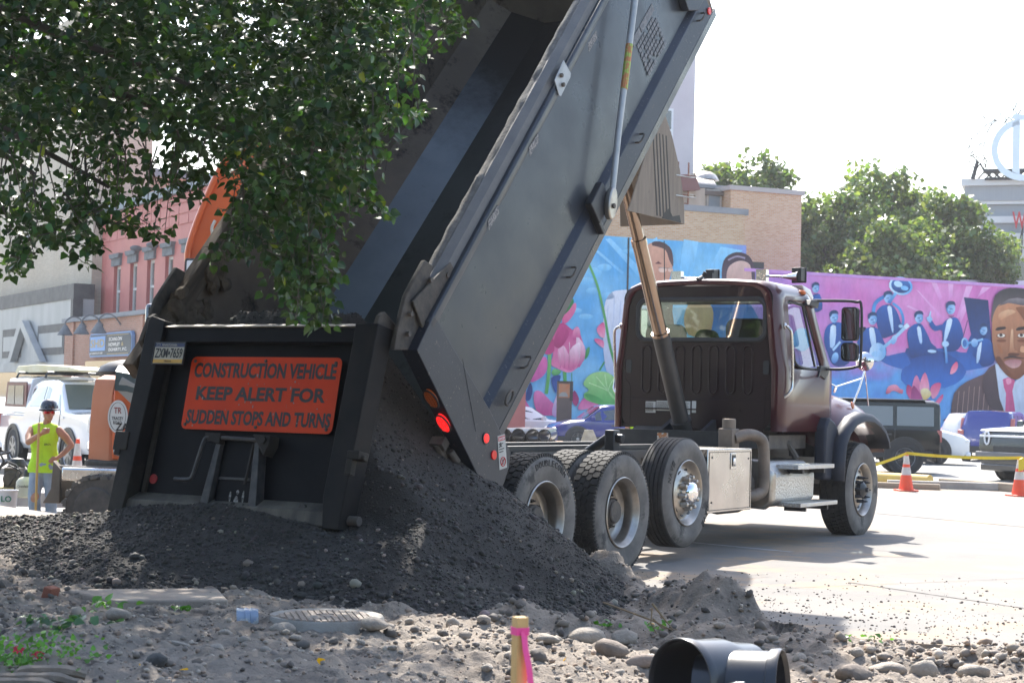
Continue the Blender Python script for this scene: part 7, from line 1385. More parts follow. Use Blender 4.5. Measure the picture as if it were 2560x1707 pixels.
for y0,y1 in ((-1.28,-.85),(.45,.9)):
    m=MB(); m.prism(track_shape(0),y0+.02,y1-.02,'y'); tr=m.build('track',M_dirty,ex,smooth=40)
    sp=smooth_curve([Vector((p[0],0,p[1])) for p in track_shape(0)],1,True); tot=[]
    P_=[Vector((p[0],0,p[1])) for p in track_shape(0)]; P_.append(P_[0]); seg=[(P_[i+1]-P_[i]).length for i in range(len(P_)-1)]; Lt=sum(seg); n_=int(Lt/.125); sm0=None
    for k in range(n_):
        s_=k*Lt/n_; i=0
        while s_>seg[i]: s_-=seg[i]; i+=1
        p=P_[i].lerp(P_[i+1],s_/seg[i]); d_=(P_[i+1]-P_[i]).normalized(); ang=-math.atan2(d_.z,d_.x)
        if sm0 is None: q=MB(); q.bx(-.05,.05,y0,y1,-.0,.035); q.bx(-.02,.02,y0,y1,.035,.06); sm0=q.build('track_shoe',pbr('muddy_shoe',(.17,.15,.125),(.10,.09,.078),scale=8,rough=.9) if y0<0 else MATS['muddy_shoe'],tr,bevel=.008); sm0.location=p; sm0.rotation_euler=(0,ang+math.pi,0)
        else: piece('track_shoe',sm0.data,tr,p,(0,ang+math.pi,0))
    m=MB()
    for k in range(5): m.lathe([(0,y0-.01),(.13,y0-.01),(.15,y0+.03),(.15,y0+.1)],14,'y',(x0+.6+k*.42,0,zt-.5))
    m.lathe([(0,y0-.02),(.25,y0-.015),(.28,y0+.03),(.28,y0+.1)],18,'y',(x0+.38,0,zt-.37)); m.each('track_roller',M_dirty,tr,smooth=40)
# boom: box-section gooseneck rising behind the bed
def eb(x,y,Y=24.2): p=aty(x*K,y*K,Y)-E0; return (p.x,p.z)
outp=[(505,660),(450,665),(445,640),(440,600),(443,565),(470,490),(510,400),(560,320),(620,240),(660,180),(720,200),(690,300),(640,400),(600,470),(580,540),(575,600),(560,660)]
q=[eb(*p) for p in outp]; m=MB(); m.prism(q,.75,1.05,'y'); bm=m.build('boom',M_or,ex,bevel=.02)
m=MB(); e_=[eb(x,y) for x,y in ((447,655),(437,600),(441,563),(468,486),(508,396),(557,316),(617,236),(655,178))]; m.tube([(p.x,.72,p.y) for p in smooth_curve([(a,b,0) for a,b in e_],3)],.045,8); m.build('boom_pipe',M_or,bm,smooth=50)
m=MB(); e_=[eb(x,y) for x,y in ((500,510),(492,530),(500,560),(515,580),(525,588))]; m.tube([(p.x,.70,p.y) for p in smooth_curve([(a,b,0) for a,b in e_],3)],.025,6); m.build('hydraulic_hose',M_alu,bm,smooth=50)
a=eb(456,617); m=MB(); m.prism(rrect(a[0]-.12,a[0]+.12,a[1]-.11,a[1]+.11,.03,5),.5,.62,'y'); l_=m.build('work_lamp',M_blk,bm,bevel=.01); m=MB(); m.prism(rrect(a[0]-.09,a[0]+.09,a[1]-.08,a[1]+.08,.02,5),.485,.499,'y'); m.build('lamp_lens',M_white,l_)
q=[eb(*p) for p in ((560,660),(640,420),(700,330),(760,360),(700,480),(620,660))]; m=MB(); m.prism(q,.85,1.0,'y'); m.build('arm_plate',M_orf,ex,bevel=.01)
m=MB(); m.bx(xr_+.2,xr_+1.2,.1,1.2,top-.2,top+1.0); m.build('operator_cabin',M_dark,ex,bevel=.05)

# ---- unseen trees behind and left of the viewer, added to darken reflections and skylight
rng=np.random.default_rng(77); C=[]
for i in range(230):
    a=rng.uniform(R(175),R(318)); r=rng.uniform(15,24); C.append((r*math.cos(a),r*math.sin(a),rng.uniform(1.2,9.5)))
C=np.array(C); n=len(C)*90; P_=np.repeat(C,90,0)+rng.normal(size=(n,3))*1.0; V,Fc,k=leaf_verts(n,P_,rng.normal(size=(n,3)),rng.normal(size=(n,3)),rng.uniform(.35,.6,n),rng,'quad'); np_mesh('unseen_trees',V,Fc,M_far,None,col=np.repeat(np.array([.04,.065,.02])*rng.uniform(.6,1.4,(n,1)),k,0),kind='stuff')
# ============================================================ PEOPLE
M_skin=pbr('skin',(.42,.22,.14),(.36,.18,.11),scale=6,rough=.55,spec=.4)
M_hiv=pbr('lime_shirt_cloth',(.50,.80,.03),(.42,.70,.02),scale=5,rough=.8,bump=.3,bscale=12)
M_jean=pbr('washed_denim',(.20,.27,.36),(.33,.40,.48),scale=4,rough=.9,bump=.3,bscale=40)
M_boot=pbr('brown_boot',(.12,.07,.04),rough=.8)
def fleshed(name,chains,mat,parent,voxel=.011,ells=(),smooth_it=4):
    m=MB()
    for pts,rs in chains:
        m.tube(pts,rs,12)
        for p,r in zip(pts,rs): m.ell(p,(r,r,r),10,6)
    for c,r in ells: m.ell(c,r,14,9)
    o=m.build(name,mat,parent,smooth=0); r=o.modifiers.new('r','REMESH'); r.mode='VOXEL'; r.voxel_size=voxel; r.use_smooth_shade=True
    s=o.modifiers.new('s','SMOOTH'); s.iterations=smooth_it; s.factor=.5
    dg=bpy.context.evaluated_depsgraph_get(); me=bpy.data.meshes.new_from_object(o.evaluated_get(dg)); o.modifiers.clear(); o.data=me; me.name=name
    return o
def hand(w,d,side,up):
    """palm and five curled fingers; w wrist, d direction of palm, side towards the thumb, up = back of the hand"""
    w,d,side,up=Vector(w),Vector(d).normalized(),Vector(side).normalized(),Vector(up).normalized(); ch=[([w,w+d*.05,w+d*.095],[.026,.032,.03])]
    for i,(o,l) in enumerate(((.03,.072),(.01,.08),(-.011,.075),(-.031,.06))):
        b=w+d*.09+side*o; ch.append(([b,b+d*l*.45-up*.012,b+d*l*.55-up*.042,b+d*l*.25-up*.062],[.0115,.0105,.0095,.008]))
    b=w+d*.03+side*.03; ch.append(([b,b+side*.026+d*.028,b+side*.02+d*.055-up*.03],[.014,.012,.009])); return ch
wp=thing('person','worker in a lime sleeveless shirt, ripped jeans and black hard hat holding a pole','person',(-6.62,24.55,-.56))
def V3(*a): return Vector(a)
# x to the right of the picture, -y towards the viewer
hd=V3(.045,-.02,1.70)
wr=V3(.045,-.40,1.40)
arms=[([V3(-.185,0,1.45),V3(-.20,-.10,1.36),V3(-.17,-.22,1.28)],[.062,.058,.047]),([V3(-.17,-.22,1.28),V3(-.06,-.33,1.34),wr],[.047,.042,.028]),
      ([V3(.185,0,1.45),V3(.29,.03,1.35),V3(.37,.04,1.24)],[.062,.056,.045]),([V3(.37,.04,1.24),V3(.29,-.06,1.13),V3(.22,-.13,1.06)],[.045,.038,.027])]
chains=arms+hand(wr,V3(.5,-.2,.25),V3(0,-.2,1),V3(-.3,-1,0))+hand(V3(.22,-.13,1.06),V3(-.8,.1,-.4),V3(-.2,-.6,.7),V3(.3,-1,.3))
chains+=[([V3(0,0,1.42),V3(.01,-.0,1.50),V3(.03,-.015,1.58)],[.075,.06,.056]),([V3(-.19,0,1.44),V3(0,.0,1.46),V3(.19,0,1.44)],[.055,.075,.055]),([V3(0,0,1.4),V3(0,0,1.15),V3(0,0,.95)],[.10,.095,.11])]
for sx,kx,ky in ((-1,-.10,-.06),(1,.10,.02)):
    chains.append(([V3(sx*.09,0,.93),V3(kx*1.05,ky,.50),V3(kx*1.1,.03,.10)],[.085,.055,.04])); chains.append(([V3(kx*1.1,.03,.07),V3(kx*1.2,-.12,.04)],[.04,.035]))
head=[(hd,(.076,.096,.118)),(hd+V3(.03,-.05,-.055),(.052,.05,.055)),(hd+V3(.055,-.098,-.012),(.014,.018,.024)),(hd+V3(.035,-.088,-.058),(.024,.012,.010)),(hd+V3(-.072,.0,-.005),(.014,.022,.032)),(hd+V3(.078,.0,-.005),(.012,.022,.032)),(hd+V3(.05,-.07,-.098),(.026,.022,.02))]
fleshed('body',chains,M_skin,wp,.010,head,3)
sh=fleshed('sleeveless_shirt',[([V3(-.13,0,1.455),V3(.0,.0,1.465),V3(.13,0,1.455)],[.085,.088,.085]),([V3(-.05,0,1.42),V3(-.055,0,1.15),V3(-.06,0,.86)],[.145,.135,.165]),([V3(.05,0,1.42),V3(.055,0,1.15),V3(.05,0,.86)],[.145,.13,.165])],M_hiv,wp,.013,(),4)
for v in sh.data.vertices:
    v.co.y*=.78; v.co.x+=.012*math.sin(v.co.z*19)*(v.co.z<1.3); 
    if v.co.z<.845: v.co.z=.845
M_hole=M_skin
jn=fleshed('jeans',[([V3(-.085,0,.93),V3(-.11,-.06,.50),V3(-.10,.04,.12)],[.115,.088,.085]),([V3(.085,0,.93),V3(.11,.02,.50),V3(.12,.03,.12)],[.115,.082,.082]),([V3(-.07,0,.95),V3(.07,0,.95)],[.12,.12])],M_jean,wp,.013,(),3)
m=MB(); m.ell((-.075,-.145,.50),(.055,.018,.075),12,8,Matrix.Rotation(R(25),3,'Y')); m.build('ripped_knee',M_skin,jn,smooth=60)
m=MB()
for sx in (-1,1): m.ell((sx*.12,-.06,.06),(.06,.15,.07),14,8)
m.each('boot',M_boot,wp,smooth=60)
m=MB(); m.lathe([(.142,-.005),(.146,.0),(.128,.012),(.124,.05),(.108,.10),(.07,.135),(.02,.148),(0,.149)],28,'z',hd+V3(0,.01,.045),None); m.prism([(.13*math.cos(q)*1.12,.13*math.sin(q)*1.3-.02) for q in np.linspace(0,2*math.pi,28,endpoint=False)],0,.007,'z',Matrix.Translation(hd+V3(0.01,.0,.040))@Matrix.Rotation(R(7),4,'X')); hh=m.build('hard_hat',pbr('black_hat_gloss',(.018,.02,.03),rough=.15,coat=.6),wp,smooth=40)
m=MB()
for x in (-.035,0,.035): m.tube([hd+V3(x,-.09,.13),hd+V3(x,-.02,.188),hd+V3(x,.06,.175)],.007,5)
m.each('hat_ridge',MATS['black_hat_gloss'],hh)
m=MB(); m.loft([[hd+V3(x,y-.004,z) for z in (.028,.022,-.012,-.018)] for x,y in ((-.052,-.062),(-.03,-.092),(.02,-.104),(.05,-.101),(.082,-.082),(.09,-.04))],closed=False,caps=False); g_=m.build('sunglasses',pbr('red_mirror_lens',(.5,.02,.03),rough=.05,metal=.6),wp,smooth=40,fix=False)
m=MB(); m.tube([hd+V3(-.052,-.062,.02),hd+V3(-.085,.0,.015)],.006,5); m.tube([hd+V3(-.055,-.07,.03),hd+V3(.02,-.109,.031),hd+V3(.085,-.085,.028)],.005,5); m.build('glasses_frame',M_blk,g_)
m=MB(); m.ell(hd+V3(0,.03,.0),(.084,.085,.075),14,9); m.build('hair',pbr('dark_hair',(.03,.02,.015),rough=.9),wp,smooth=60)
text('chest_print','BRO\'s',M_ink,sh,frame((.03,-.128,1.235),(1,0,0),(0,0,1)),.09,.03,.004,.01)
pole=MB(); pole.tube([(-6.575,24.05,1.0),(-6.60,24.12,.2),(-6.62,24.2,-.55)],.018,8); pole.build('shovel_handle',pbr('ash_wood',(.55,.38,.13),(.45,.3,.1),scale=4,rough=.6,stretch=(4,4,.4)),smooth=40,label='long yellow wooden tool handle held upright by the worker in lime',category='pole')
w2=thing('person','second worker in a lime vest mostly hidden behind the truck cab','person',(aty(1606,1000,28).x,28.,0))
fleshed('body',[([V3(-.09,0,.93),V3(-.1,0,.5),V3(-.1,0,.1)],[.1,.07,.05]),([V3(.09,0,.93),V3(.1,0,.5),V3(.1,0,.1)],[.1,.07,.05]),([V3(0,0,1.4),V3(0,0,.95)],[.14,.14]),([V3(-.19,0,1.44),V3(-.24,-.03,1.15),V3(-.22,-.1,.9)],[.06,.045,.03]),([V3(.19,0,1.44),V3(.25,0,1.15),V3(.22,-.1,.9)],[.06,.045,.03]),([V3(0,0,1.45),V3(0,0,1.6)],[.06,.06])]+hand(V3(-.22,-.1,.9),V3(0,-.2,-1),V3(.5,-1,0),V3(-1,0,0)),M_skin,w2,.014,[(V3(0,-.02,1.70),(.08,.1,.12))],3)
fleshed('vest',[([V3(-.06,0,1.42),V3(-.06,0,.80)],[.15,.16]),([V3(.06,0,1.42),V3(.06,0,.80)],[.15,.16])],M_hiv,w2,.02,(),3)
fleshed('trousers',[([V3(-.09,0,.93),V3(-.1,0,.5),V3(-.1,0,.1)],[.12,.09,.08]),([V3(.09,0,.93),V3(.1,0,.5),V3(.1,0,.1)],[.12,.09,.08])],M_jean,w2,.02,(),3)
# ============================================================ SITE GEAR
def cone(px,py,Y,label,z=0.,h=.71,tape=False,grp='traffic cones'):
    p=aty(px,py,Y); t=thing('traffic_cone',label,'traffic cone',(p.x,Y,z),random.random(),grp); r=lambda q:.135*(1-q)+.028*q
    m=MB(); m.lathe([(r(0),.03),(r(1),h),(r(1)*.6,h+.004),(0,h+.004)],20,'z'); M_o=MATS.get('cone_orange') or pbr('cone_orange',(.85,.085,.025),(.75,.08,.03),scale=6,rough=.5); m.build('cone_body',M_o,t,smooth=40)
    m=MB(); m.bx(-.18,.18,-.18,.18,0,.03); m.build('cone_base',M_o if z<0 or True else M_blk,t,bevel=.01)
    for a,b in ((.42,.62),(.70,.92)):
        m=MB(); m.lathe([(r(a)+.003,h*a),(r(b)+.003,h*b)],20,'z'); m.build('reflective_band',MATS.get('dirty_white_band') or pbr('dirty_white_band',(.62,.6,.57),(.5,.42,.38),scale=12,rough=.6),t,smooth=40,fix=False)
    return t
k1=onz(2265,1227); k2=onz(2548,1240)
cone(2265,1227,k1.y,'orange and white cone with yellow tape tied on, nearest the truck\'s front wheel')
cone(2548,1240,k2.y,'cone at the right edge of the picture with a yellow tape knot')
cone(193,1150,27.5,'orange and white cone between the lime-shirted worker and the excavator',-.2,.9)
M_tape=pbr('yellow_tape',(.75,.55,.03),(.6,.42,.02),scale=3,rough=.4)
def tape(name,P_,label):
    m=MB(); pts=[]; n=26
    for a,b in zip(P_,P_[1:]):
        a,b=Vector(a),Vector(b)
        for i in range(n): t=i/n; pts.append(a.lerp(b,t)-Vector((0,0,.10*4*t*(1-t)*(a-b).length/6)))
    pts.append(Vector(P_[-1])); rr=[]
    for i,p in enumerate(pts): tw__=.3*math.sin(i*.7); d_=Vector((0,math.sin(tw__)*.02,math.cos(tw__)*.028)); rr.append([p+d_,p-d_])
    m.loft(rr,closed=False,caps=False); m.build(name,M_tape,None,fix=False,label=label,category='tape')
tape('barrier_tape',[aty(2150,1172,k1.y-.6),(k1.x,k1.y-.05,.70),(k2.x,k2.y-.05,.69),aty(2700,1180,k2.y)],'yellow barrier tape strung between the two cones right of the truck')
m=MB(); m.prism([(k2.x-.06,.45),(k2.x+.1,.50),(k2.x+.12,.56),(k2.x+.02,.70),(k2.x-.06,.66)],k2.y-.16,k2.y-.12,'y'); m.build('tape_knot',M_tape,None,bevel=.01,label='crumpled yellow tape knot on the cone at the right edge',category='tape')
M_tim=pbr('weathered_timber',(.24,.19,.14),(.33,.27,.2),scale=2,rough=.9,stretch=(.3,6,6),bump=.4,bscale=12)
def log(name,label,cat,a,b,r,mat):
    a,b=Vector(a),Vector(b); c=a; L=(b-a).length; an=math.atan2((b-a).y,(b-a).x); o=MB(); o.lathe([(0,0),(r,0),(r*1.02,L*.5),(r,L),(0,L)],10,'x'); q=o.build(name,mat,None,smooth=40,label=label,category=cat); q.location=c; q.rotation_euler=(0,0,an); return q
p,q=onz(2120,1195,.02),onz(2325,1207,.02); log('parking_log','yellow painted log lying on the kerb behind the first cone','parking stop',(p.x,p.y,.06),(q.x,q.y,.06),.13,pbr('yellow_painted_log',(.6,.4,.08),(.5,.33,.1),scale=2,rough=.7))
p,q=onz(2357,1212,.02),onz(2600,1232,.02); o=MB(); L_=(q-p).length; o.bx(0,L_,-.12,.12,-.06,.11); tt=o.build('timber_stop',M_tim,None,bevel=.02,label='weathered square timber on the kerb in front of the black pickup',category='parking stop'); tt.location=(p.x,p.y,.05); tt.rotation_euler=(0,0,math.atan2(q.y-p.y,q.x-p.x))
p,q=onz(2110,1213,.02),onz(2350,1222,.02); o=MB(); L_=(q-p).length; o.bx(0,L_,-.10,.10,-.06,.06); tt=o.build('timber_stop',M_tim,None,bevel=.02,label='long grey timber lying in front of the yellow log',category='parking stop'); tt.location=(p.x,p.y,.05); tt.rotation_euler=(0,0,math.atan2(q.y-p.y,q.x-p.x))
# stacked black pipes on a flat trailer seen through the truck
trl=aty(1330,1100,38); tr=thing('flat_trailer','low flat trailer with a plank deck parked behind the dump truck','trailer',(trl.x,38,LZ))
zt_=trl.z-LZ-.03; m=MB(); m.bx(-1.9,.75,-1.0,1.6,zt_-.12,zt_-.04); m.build('trailer_frame',M_dirty,tr,bevel=.01)
for i in range(6): m=MB(); m.bx(-1.9,.72,-1.0+i*.43,-.6+i*.43,zt_-.039,zt_); m.build('deck_plank',pbr('deck_timber',(.2,.11,.06),(.28,.17,.1),scale=3,rough=.9) if i==0 else MATS['deck_timber'],tr)
for x in (-1.4,.2): m=MB(); m.lathe([(.12,-.01),(.33,-.01),(.35,.05),(.35,.2),(.12,.22)],20,'y',(x,-.9,.35)); m.build('wheel',M_ct,tr,smooth=40)
m=MB(); m.bx(.72,.76,-.9,-.75,zt_-.12,zt_-.02); m.build('tail_light',M_red,tr); m=MB(); m.prism([(.95,zt_-.25),(1.12,zt_+.3),(1.3,zt_+.3),(1.55,zt_-.25)],-.9,-.8,'y'); m.build('ramp_bracket',M_alu,tr)
M_pipe=pbr('black_pipe',(.015,.015,.017),rough=.35,coat=.3)
for i in range(4):
    px=(1262,1296,1332,1361)[i]; c_=aty(px,1077+i*1.5,37.3); m=MB(); m.lathe([(.125,0),(.145,0),(.145,.3),(.14,3.2),(.125,3.2),(.125,0)],22,'y'); o=m.build('black_pipe',M_pipe,None,smooth=40,label=('leftmost black pipe of the row on the trailer','second black pipe from the left on the trailer','third black pipe from the left on the trailer','rightmost black pipe of the row on the trailer')[i],category='pipe',group='black pipes on the trailer'); o.location=(c_.x,37.1,trl.z+.12); o.rotation_euler=(0,0,R(-10+i*2))
# information pillar in front of the mural
ip=thing('information_pillar','brown information pillar with a small orange picture panel in front of the painted flowers','pillar',(aty(1411,1000,63).x,63,LZ)); w_=38/F*63; zt=aty(1411,955,63).z-LZ
m=MB(); m.bx(-w_/2,w_/2,0,.25,0,zt); m.build('pillar_body',pbr('brown_pillar',(.13,.09,.075),rough=.7),ip,bevel=.02); zm=aty(1411,994,63).z-LZ; m=MB(); m.bx(-w_/2+.06,w_/2-.09,-.012,-.001,zm,zt-.06); pn=m.build('picture_panel',pbr('panel_orange',(.5,.16,.06),(.42,.22,.12),scale=6,rough=.6),ip)
m=MB(); m.prism([(-.1+.17*math.cos(q)+.06,zm+.04+.17*math.sin(q)) for q in np.linspace(0,math.pi,14)],-.02,-.013,'y'); m.build('panel_emblem',pbr('panel_grey',(.3,.29,.26),rough=.6),pn)
m=MB(); m.bx(w_/2-.085,w_/2+.03,-.03,.28,zm-.1,zt+.04); m.bx(-w_/2,w_/2-.086,-.03,.28,zt+.001,zt+.04); m.each('frame_bar',M_blk,ip)
# compactor engine, water jug, bucket, kerb slab behind the worker
gx=aty(30,1180,25.5); ge=thing('plate_compactor','small engine with a tubular guard frame at the left edge, left of the worker','compactor',(gx.x-.1,25.5,-.52))
def q2(x,y,Y=25.5): p=aty(x/3.136,800+y/3.136,Y); return (p.x-gx.x+.1,p.z+.52)
fr=MB()
for y in (-.25,.25):
    P_=[q2(*v) for v in ((-60,1060),(40,1040),(70,1100),(20,1190),(30,1320))]; fr.tube([(x,y,z) for x,z in P_],.02,6)
    P_=[q2(*v) for v in ((20,1160),(100,1105),(160,1130),(205,1190),(150,1330))]; fr.tube([(x,y,z) for x,z in P_],.02,6)
fr.each('guard_tube',M_blk,ge,smooth=40); a,b=q2(60,1150),q2(170,1330); m=MB(); m.bx(a[0],b[0],-.2,.2,b[1],a[1]); m.lathe([(0,-.22),(.12,-.22),(.12,-.2)],14,'y',((a[0]+b[0])/2,0,(a[1]+b[1])/2)); m.build('engine_block',M_dirty,ge,bevel=.03); m=MB(); m.lathe([(0,0),(.12,0),(.13,.05),(.1,.12),(0,.14)],14,'z',((a[0]+b[0])/2,.1,a[1])); m.build('air_filter',M_blk,ge,smooth=40)
a,b=q2(-80,1290),q2(150,1350); m=MB(); m.bx(a[0],b[0],-.3,.3,b[1]-.05,a[1]-.02); m.build('base_plate',pbr('yellowish_base',(.3,.22,.08),rough=.7),ge,bevel=.02); m=MB(); m.tube([(b[0]-.1,-.2,a[1]),(b[0]+.02,-.3,a[1]+.15),(b[0]+.06,-.3,a[1]+.25),(b[0]-.1,-.2,a[1]+.3)],.012,6); m.build('throttle_cable',M_blk,ge)
jx=aty(66,1240,24.9); h_=lambda y:aty(66,800+y/3.136,24.9).z; jg=thing('water_jug','translucent white plastic jug with a black cap beside the worker','jug',(jx.x,24.9,h_(1390))); jh=h_(1225)-h_(1390); m=MB(); m.lathe([(0,0),(.13,0),(.15,.02),(.155,jh*.4),(.15,jh*.75),(.11,jh*.93),(.05,jh),(0,jh)],22,'z'); m.build('jug_body',pbr('milky_plastic',(.6,.57,.44),rough=.35,trans=.25),jg,smooth=40); m=MB(); m.lathe([(.05,jh),(.05,jh+.07),(.03,jh+.1),(0,jh+.1)],12,'z'); m.build('cap',M_blk,jg,smooth=40); text('jug_print','Grainfield',M_ink,jg,frame((-.09,-.158,jh*.5),(1,0,0),(0,0,1)),.16,.035,.003)
bx_0=aty(12,1250,23.5); hb=lambda y:aty(12,800+y/3.136,23.5).z; bk=thing('bucket','white plastic bucket with green print cut off by the left edge','bucket',(bx_0.x,23.5,hb(1500))); bh=hb(1335)-hb(1500); m=MB(); m.lathe([(0,0),(.15,0),(.17,bh),(.18,bh),(.18,bh+.01),(.165,bh+.01),(.155,.05)],22,'z'); m.build('bucket_wall',M_white,bk,smooth=40); text('bucket_print','LO',pbr('print_green',(.03,.2,.12),rough=.6),bk,frame((.0,-.172,bh*.5),(1,0,-.0),(0,0,1)),.14,.08,.008,.02)
m=MB(); m.prism([(-13,28.2),(-8.3,25.6),(-3.4,25.2),(-3.4,25.9),(-8.3,26.4),(-13,29.0)],-.6,-.32,'z'); m.build('sidewalk_step',M_conc,kind='structure',bevel=.02)
# ============================================================ FOREGROUND OBJECTS
def g0(x,y): return float(G(x,y))
# concrete slab, cut asphalt edge piece, orange brick
zt=.205; P_=[onz(x*K,y*K,zt) for x,y in ((150,1352),(265,1378),(525,1377),(500,1350))]
m=MB(); m.prism([(p.x,p.y) for p in P_],.10,zt,'z'); m.build('concrete_slab',pbr('dusty_slab',(.37,.31,.255),(.26,.215,.18),scale=3,rough=.95,bump=.6,bscale=30),None,bevel=.012,label='broken flat concrete slab jutting out of the dirt left of the manhole',category='concrete slab')
a=onz(112*K,1403*K,.10); m=MB(); m.bx(-.028,.028,-.1,.0,0,.165); b_=m.build('brick',pbr('orange_red_brick',(.30,.11,.07),(.22,.08,.05),scale=9,rough=.9,bump=.3),None,bevel=.006,label='single red brick stood on end beside the concrete slab',category='brick'); b_.location=(a.x,a.y+.02,.09); b_.rotation_euler=(0,R(16),R(-18))
# manhole
mc=onz(750*K,1408*K,.2); mh=thing('manhole_cover','round steel manhole cover with a waffle pattern in a concrete collar','manhole cover',(mc.x,mc.y,.105),R(12)); mh.scale=(.85,.85,.75)
m=MB(); m.lathe([(.30,.10),(.375,.115),(.385,.10),(.39,-.1)],44,'z'); m.build('collar',pbr('pale_collar',(.36,.34,.31),(.28,.26,.23),scale=5,rough=.85,bump=.4),mh,smooth=40)
m=MB(); m.lathe([(0,.105),(.335,.105),(.345,.10),(.345,.03)],44,'z'); pt=m.build('cover_plate',pbr('dusty_iron',(.22,.18,.15),(.15,.12,.1),scale=5,rough=.7,metal=.2),mh,smooth=40)
m=MB()
for i in range(-7,8):
    for j in range(-7,8):
        x,y=i*.042,j*.042
        if x*x+y*y<.31**2 and not(abs(x)<.05 and abs(y)<.05): m.bx(x-.015,x+.015,y-.015,y+.015,.105,.115)
m.build('waffle_stud',pbr('worn_iron',(.34,.29,.25),rough=.6,metal=.2),pt,kind='stuff')
m=MB(); m.disc((0,0,.106),.045,'z',16,h=.008); m.build('cover_boss',MATS['worn_iron'],pt)
# plastic cup
c_=onz(600*K,1432*K,.14); m=MB(); m.lathe([(.043,0),(.043,.006),(.040,.012),(.038,.03),(.041,.033),(.036,.05),(.039,.053),(.033,.08),(.0,.082)],20,'x'); cp_=m.build('plastic_cup',pbr('clear_white_plastic',(.6,.66,.72),(.35,.45,.62),scale=22,rough=.15,trans=.3,softness=.03),None,smooth=40,label='clear plastic cup with blue print lying on its side by the manhole',category='cup'); cp_.location=(c_.x-.13,c_.y-.05,.17); cp_.rotation_euler=(0,R(-4),R(8)); cp_.scale=(1.5,1.5,1.5)
# survey stake with a pink ribbon
s_=aty(1195*K,1420*K,5.05); st=thing('survey_stake','square pine stake with a pink ribbon sticking up at the bottom edge','stake',(s_.x,5.05,0),R(25)); zt=aty(1195*K,1416*K,5.05).z
M_pine=pbr('pine',(.62,.42,.18),(.52,.33,.12),scale=3,rough=.6,stretch=(8,8,.5)); m=MB(); m.bx(-.0185,.0185,-.0185,.0185,.0,zt); m.build('stake_post',M_pine,st,bevel=.0015)
M_pink=pbr('pink_ribbon',(.85,.06,.32),rough=.4); m=MB(); zz_=aty(1195*K,1448*K,5.05).z; m.bx(-.0205,.0205,-.0205,.0205,zz_-.011,zz_+.011); rb=m.build('ribbon',M_pink,st)
m=MB(); m.loft([[Vector((x-.010,y,z)),Vector((x+.012,y+.006,z))] for x,y,z in ((.002,-.023,zz_),(.006,-.03,zz_-.05),(.016,-.034,zz_-.10),(.024,-.036,zz_-.16),(.034,-.035,zz_-.22),(.036,-.03,zz_-.3))],closed=False,caps=False); m.build('ribbon_tail',M_pink,rb,fix=False)
# black pipe fittings
YF=7.25
def fp(x,y,Y=YF): p=aty(x*K,y*K,Y); return Vector((p.x,Y,p.z))
M_pp=pbr('black_plastic_pipe',(.022,.025,.032),(.032,.035,.042),scale=2,rough=.3,coat=.2)
def fitting(label,mouth,axis,Rm,L,mat,bell=True):
    o=MB(); w=.014; o.lathe([(Rm*.93,.02),(Rm*.97,-.0),(Rm,.0),(Rm+.004,.01),(Rm+.002,.045),(Rm-.008,.05),(Rm*.985,L*.55),(Rm*.90,L*.72),(Rm*.86,L),(Rm*.78,L),(Rm*.80,L*.6),(Rm*.93,L*.5),(Rm*.93,.02)],48,'z')
    q=o.build('pipe_fitting',mat,None,smooth=35,label=label,category='pipe fitting',group='black pipe fittings'); q.location=mouth; q.rotation_euler=Vector(axis).to_track_quat('Z','Y').to_euler(); return q
fitting('large black pipe fitting whose open mouth faces the viewer, bottom edge',fp(1560,1568)+Vector((0,0,0)),(.75,.62,-.05),.185,.42,M_pp)
fitting('black pipe fitting turned away to the right, right of the open one',fp(1800,1590),(-.93,.32,-.06),.18,.36,M_pp)
c_=fp(1672,1575,6.9); o=MB(); o.lathe([(.035,-.01),(.07,0),(.072,.012),(.066,.018),(.06,.10)],30,'z'); q=o.build('pipe_fitting',M_pp,None,smooth=40,label='small black pipe stub lying between the two large fittings',category='pipe fitting',group='black pipe fittings'); q.location=c_; q.rotation_euler=Vector((.3,-.15,-1)).to_track_quat('Z','Y').to_euler()
# named stones
M_stone=pbr('river_stone',(.38,.335,.285),(.29,.25,.21),scale=14,rough=.9,bump=.7,bscale=60,c3=(.42,.38,.33),s3=12,t3=.6)
def rock(label,x,y,r,flat=.6,ang=False,sd=0,tilt=0,group=None,asp=.75,cat='stone',mat=None):
    z=.0
    for _ in range(4): p=onz(x*K,y*K,z); z=g0(p.x,p.y)
    Vv,Ff=ICO3 if not ang else ICO2; Vv=Vv.copy(); r_=np.random.default_rng(sd+int(x*7+y))
    if ang:
        for _ in range(7): d=r_.normal(size=3); d/=np.linalg.norm(d); h=r_.uniform(.55,.85); q=Vv@d; Vv=Vv-np.clip(q-h,0,9)[:,None]*d
    else: Vv*=(1+.06*np.sin(Vv@r_.normal(size=3)*3)[:,None])*(1+.05*np.sin(Vv@r_.normal(size=3)*5)[:,None])
    Vv=Vv*(1+(.07 if ang else .05)*r_.normal(size=(len(Vv),1)).clip(-1.5,1.5)*(.8 if ang else .5)); r*=.86; Vv=Vv*np.array([1,asp,flat])*r; o=np_mesh('stone',Vv,Ff,mat or M_stone,None,smooth=not ang,label=label,category=cat,group=group); o.location=(p.x,p.y,z+r*flat*.55); o.rotation_euler=(0,R(tilt),r_.uniform(-.4,.4)); return o
rock('large smooth oval boulder at the toe of the gravel, right of the stake',1348,1480,.135,.58,tilt=5,sd=3)
rock('flat angular grey slab stone just right of the stake top',1258,1480,.115,.34,True,sd=5,tilt=4)
rock('pale rounded cobble in front of the manhole, the middle of three',720,1438,.075,.6,sd=1)
rock('dusty rounded cobble beside the plastic cup, left of the manhole',650,1437,.085,.55,sd=2)
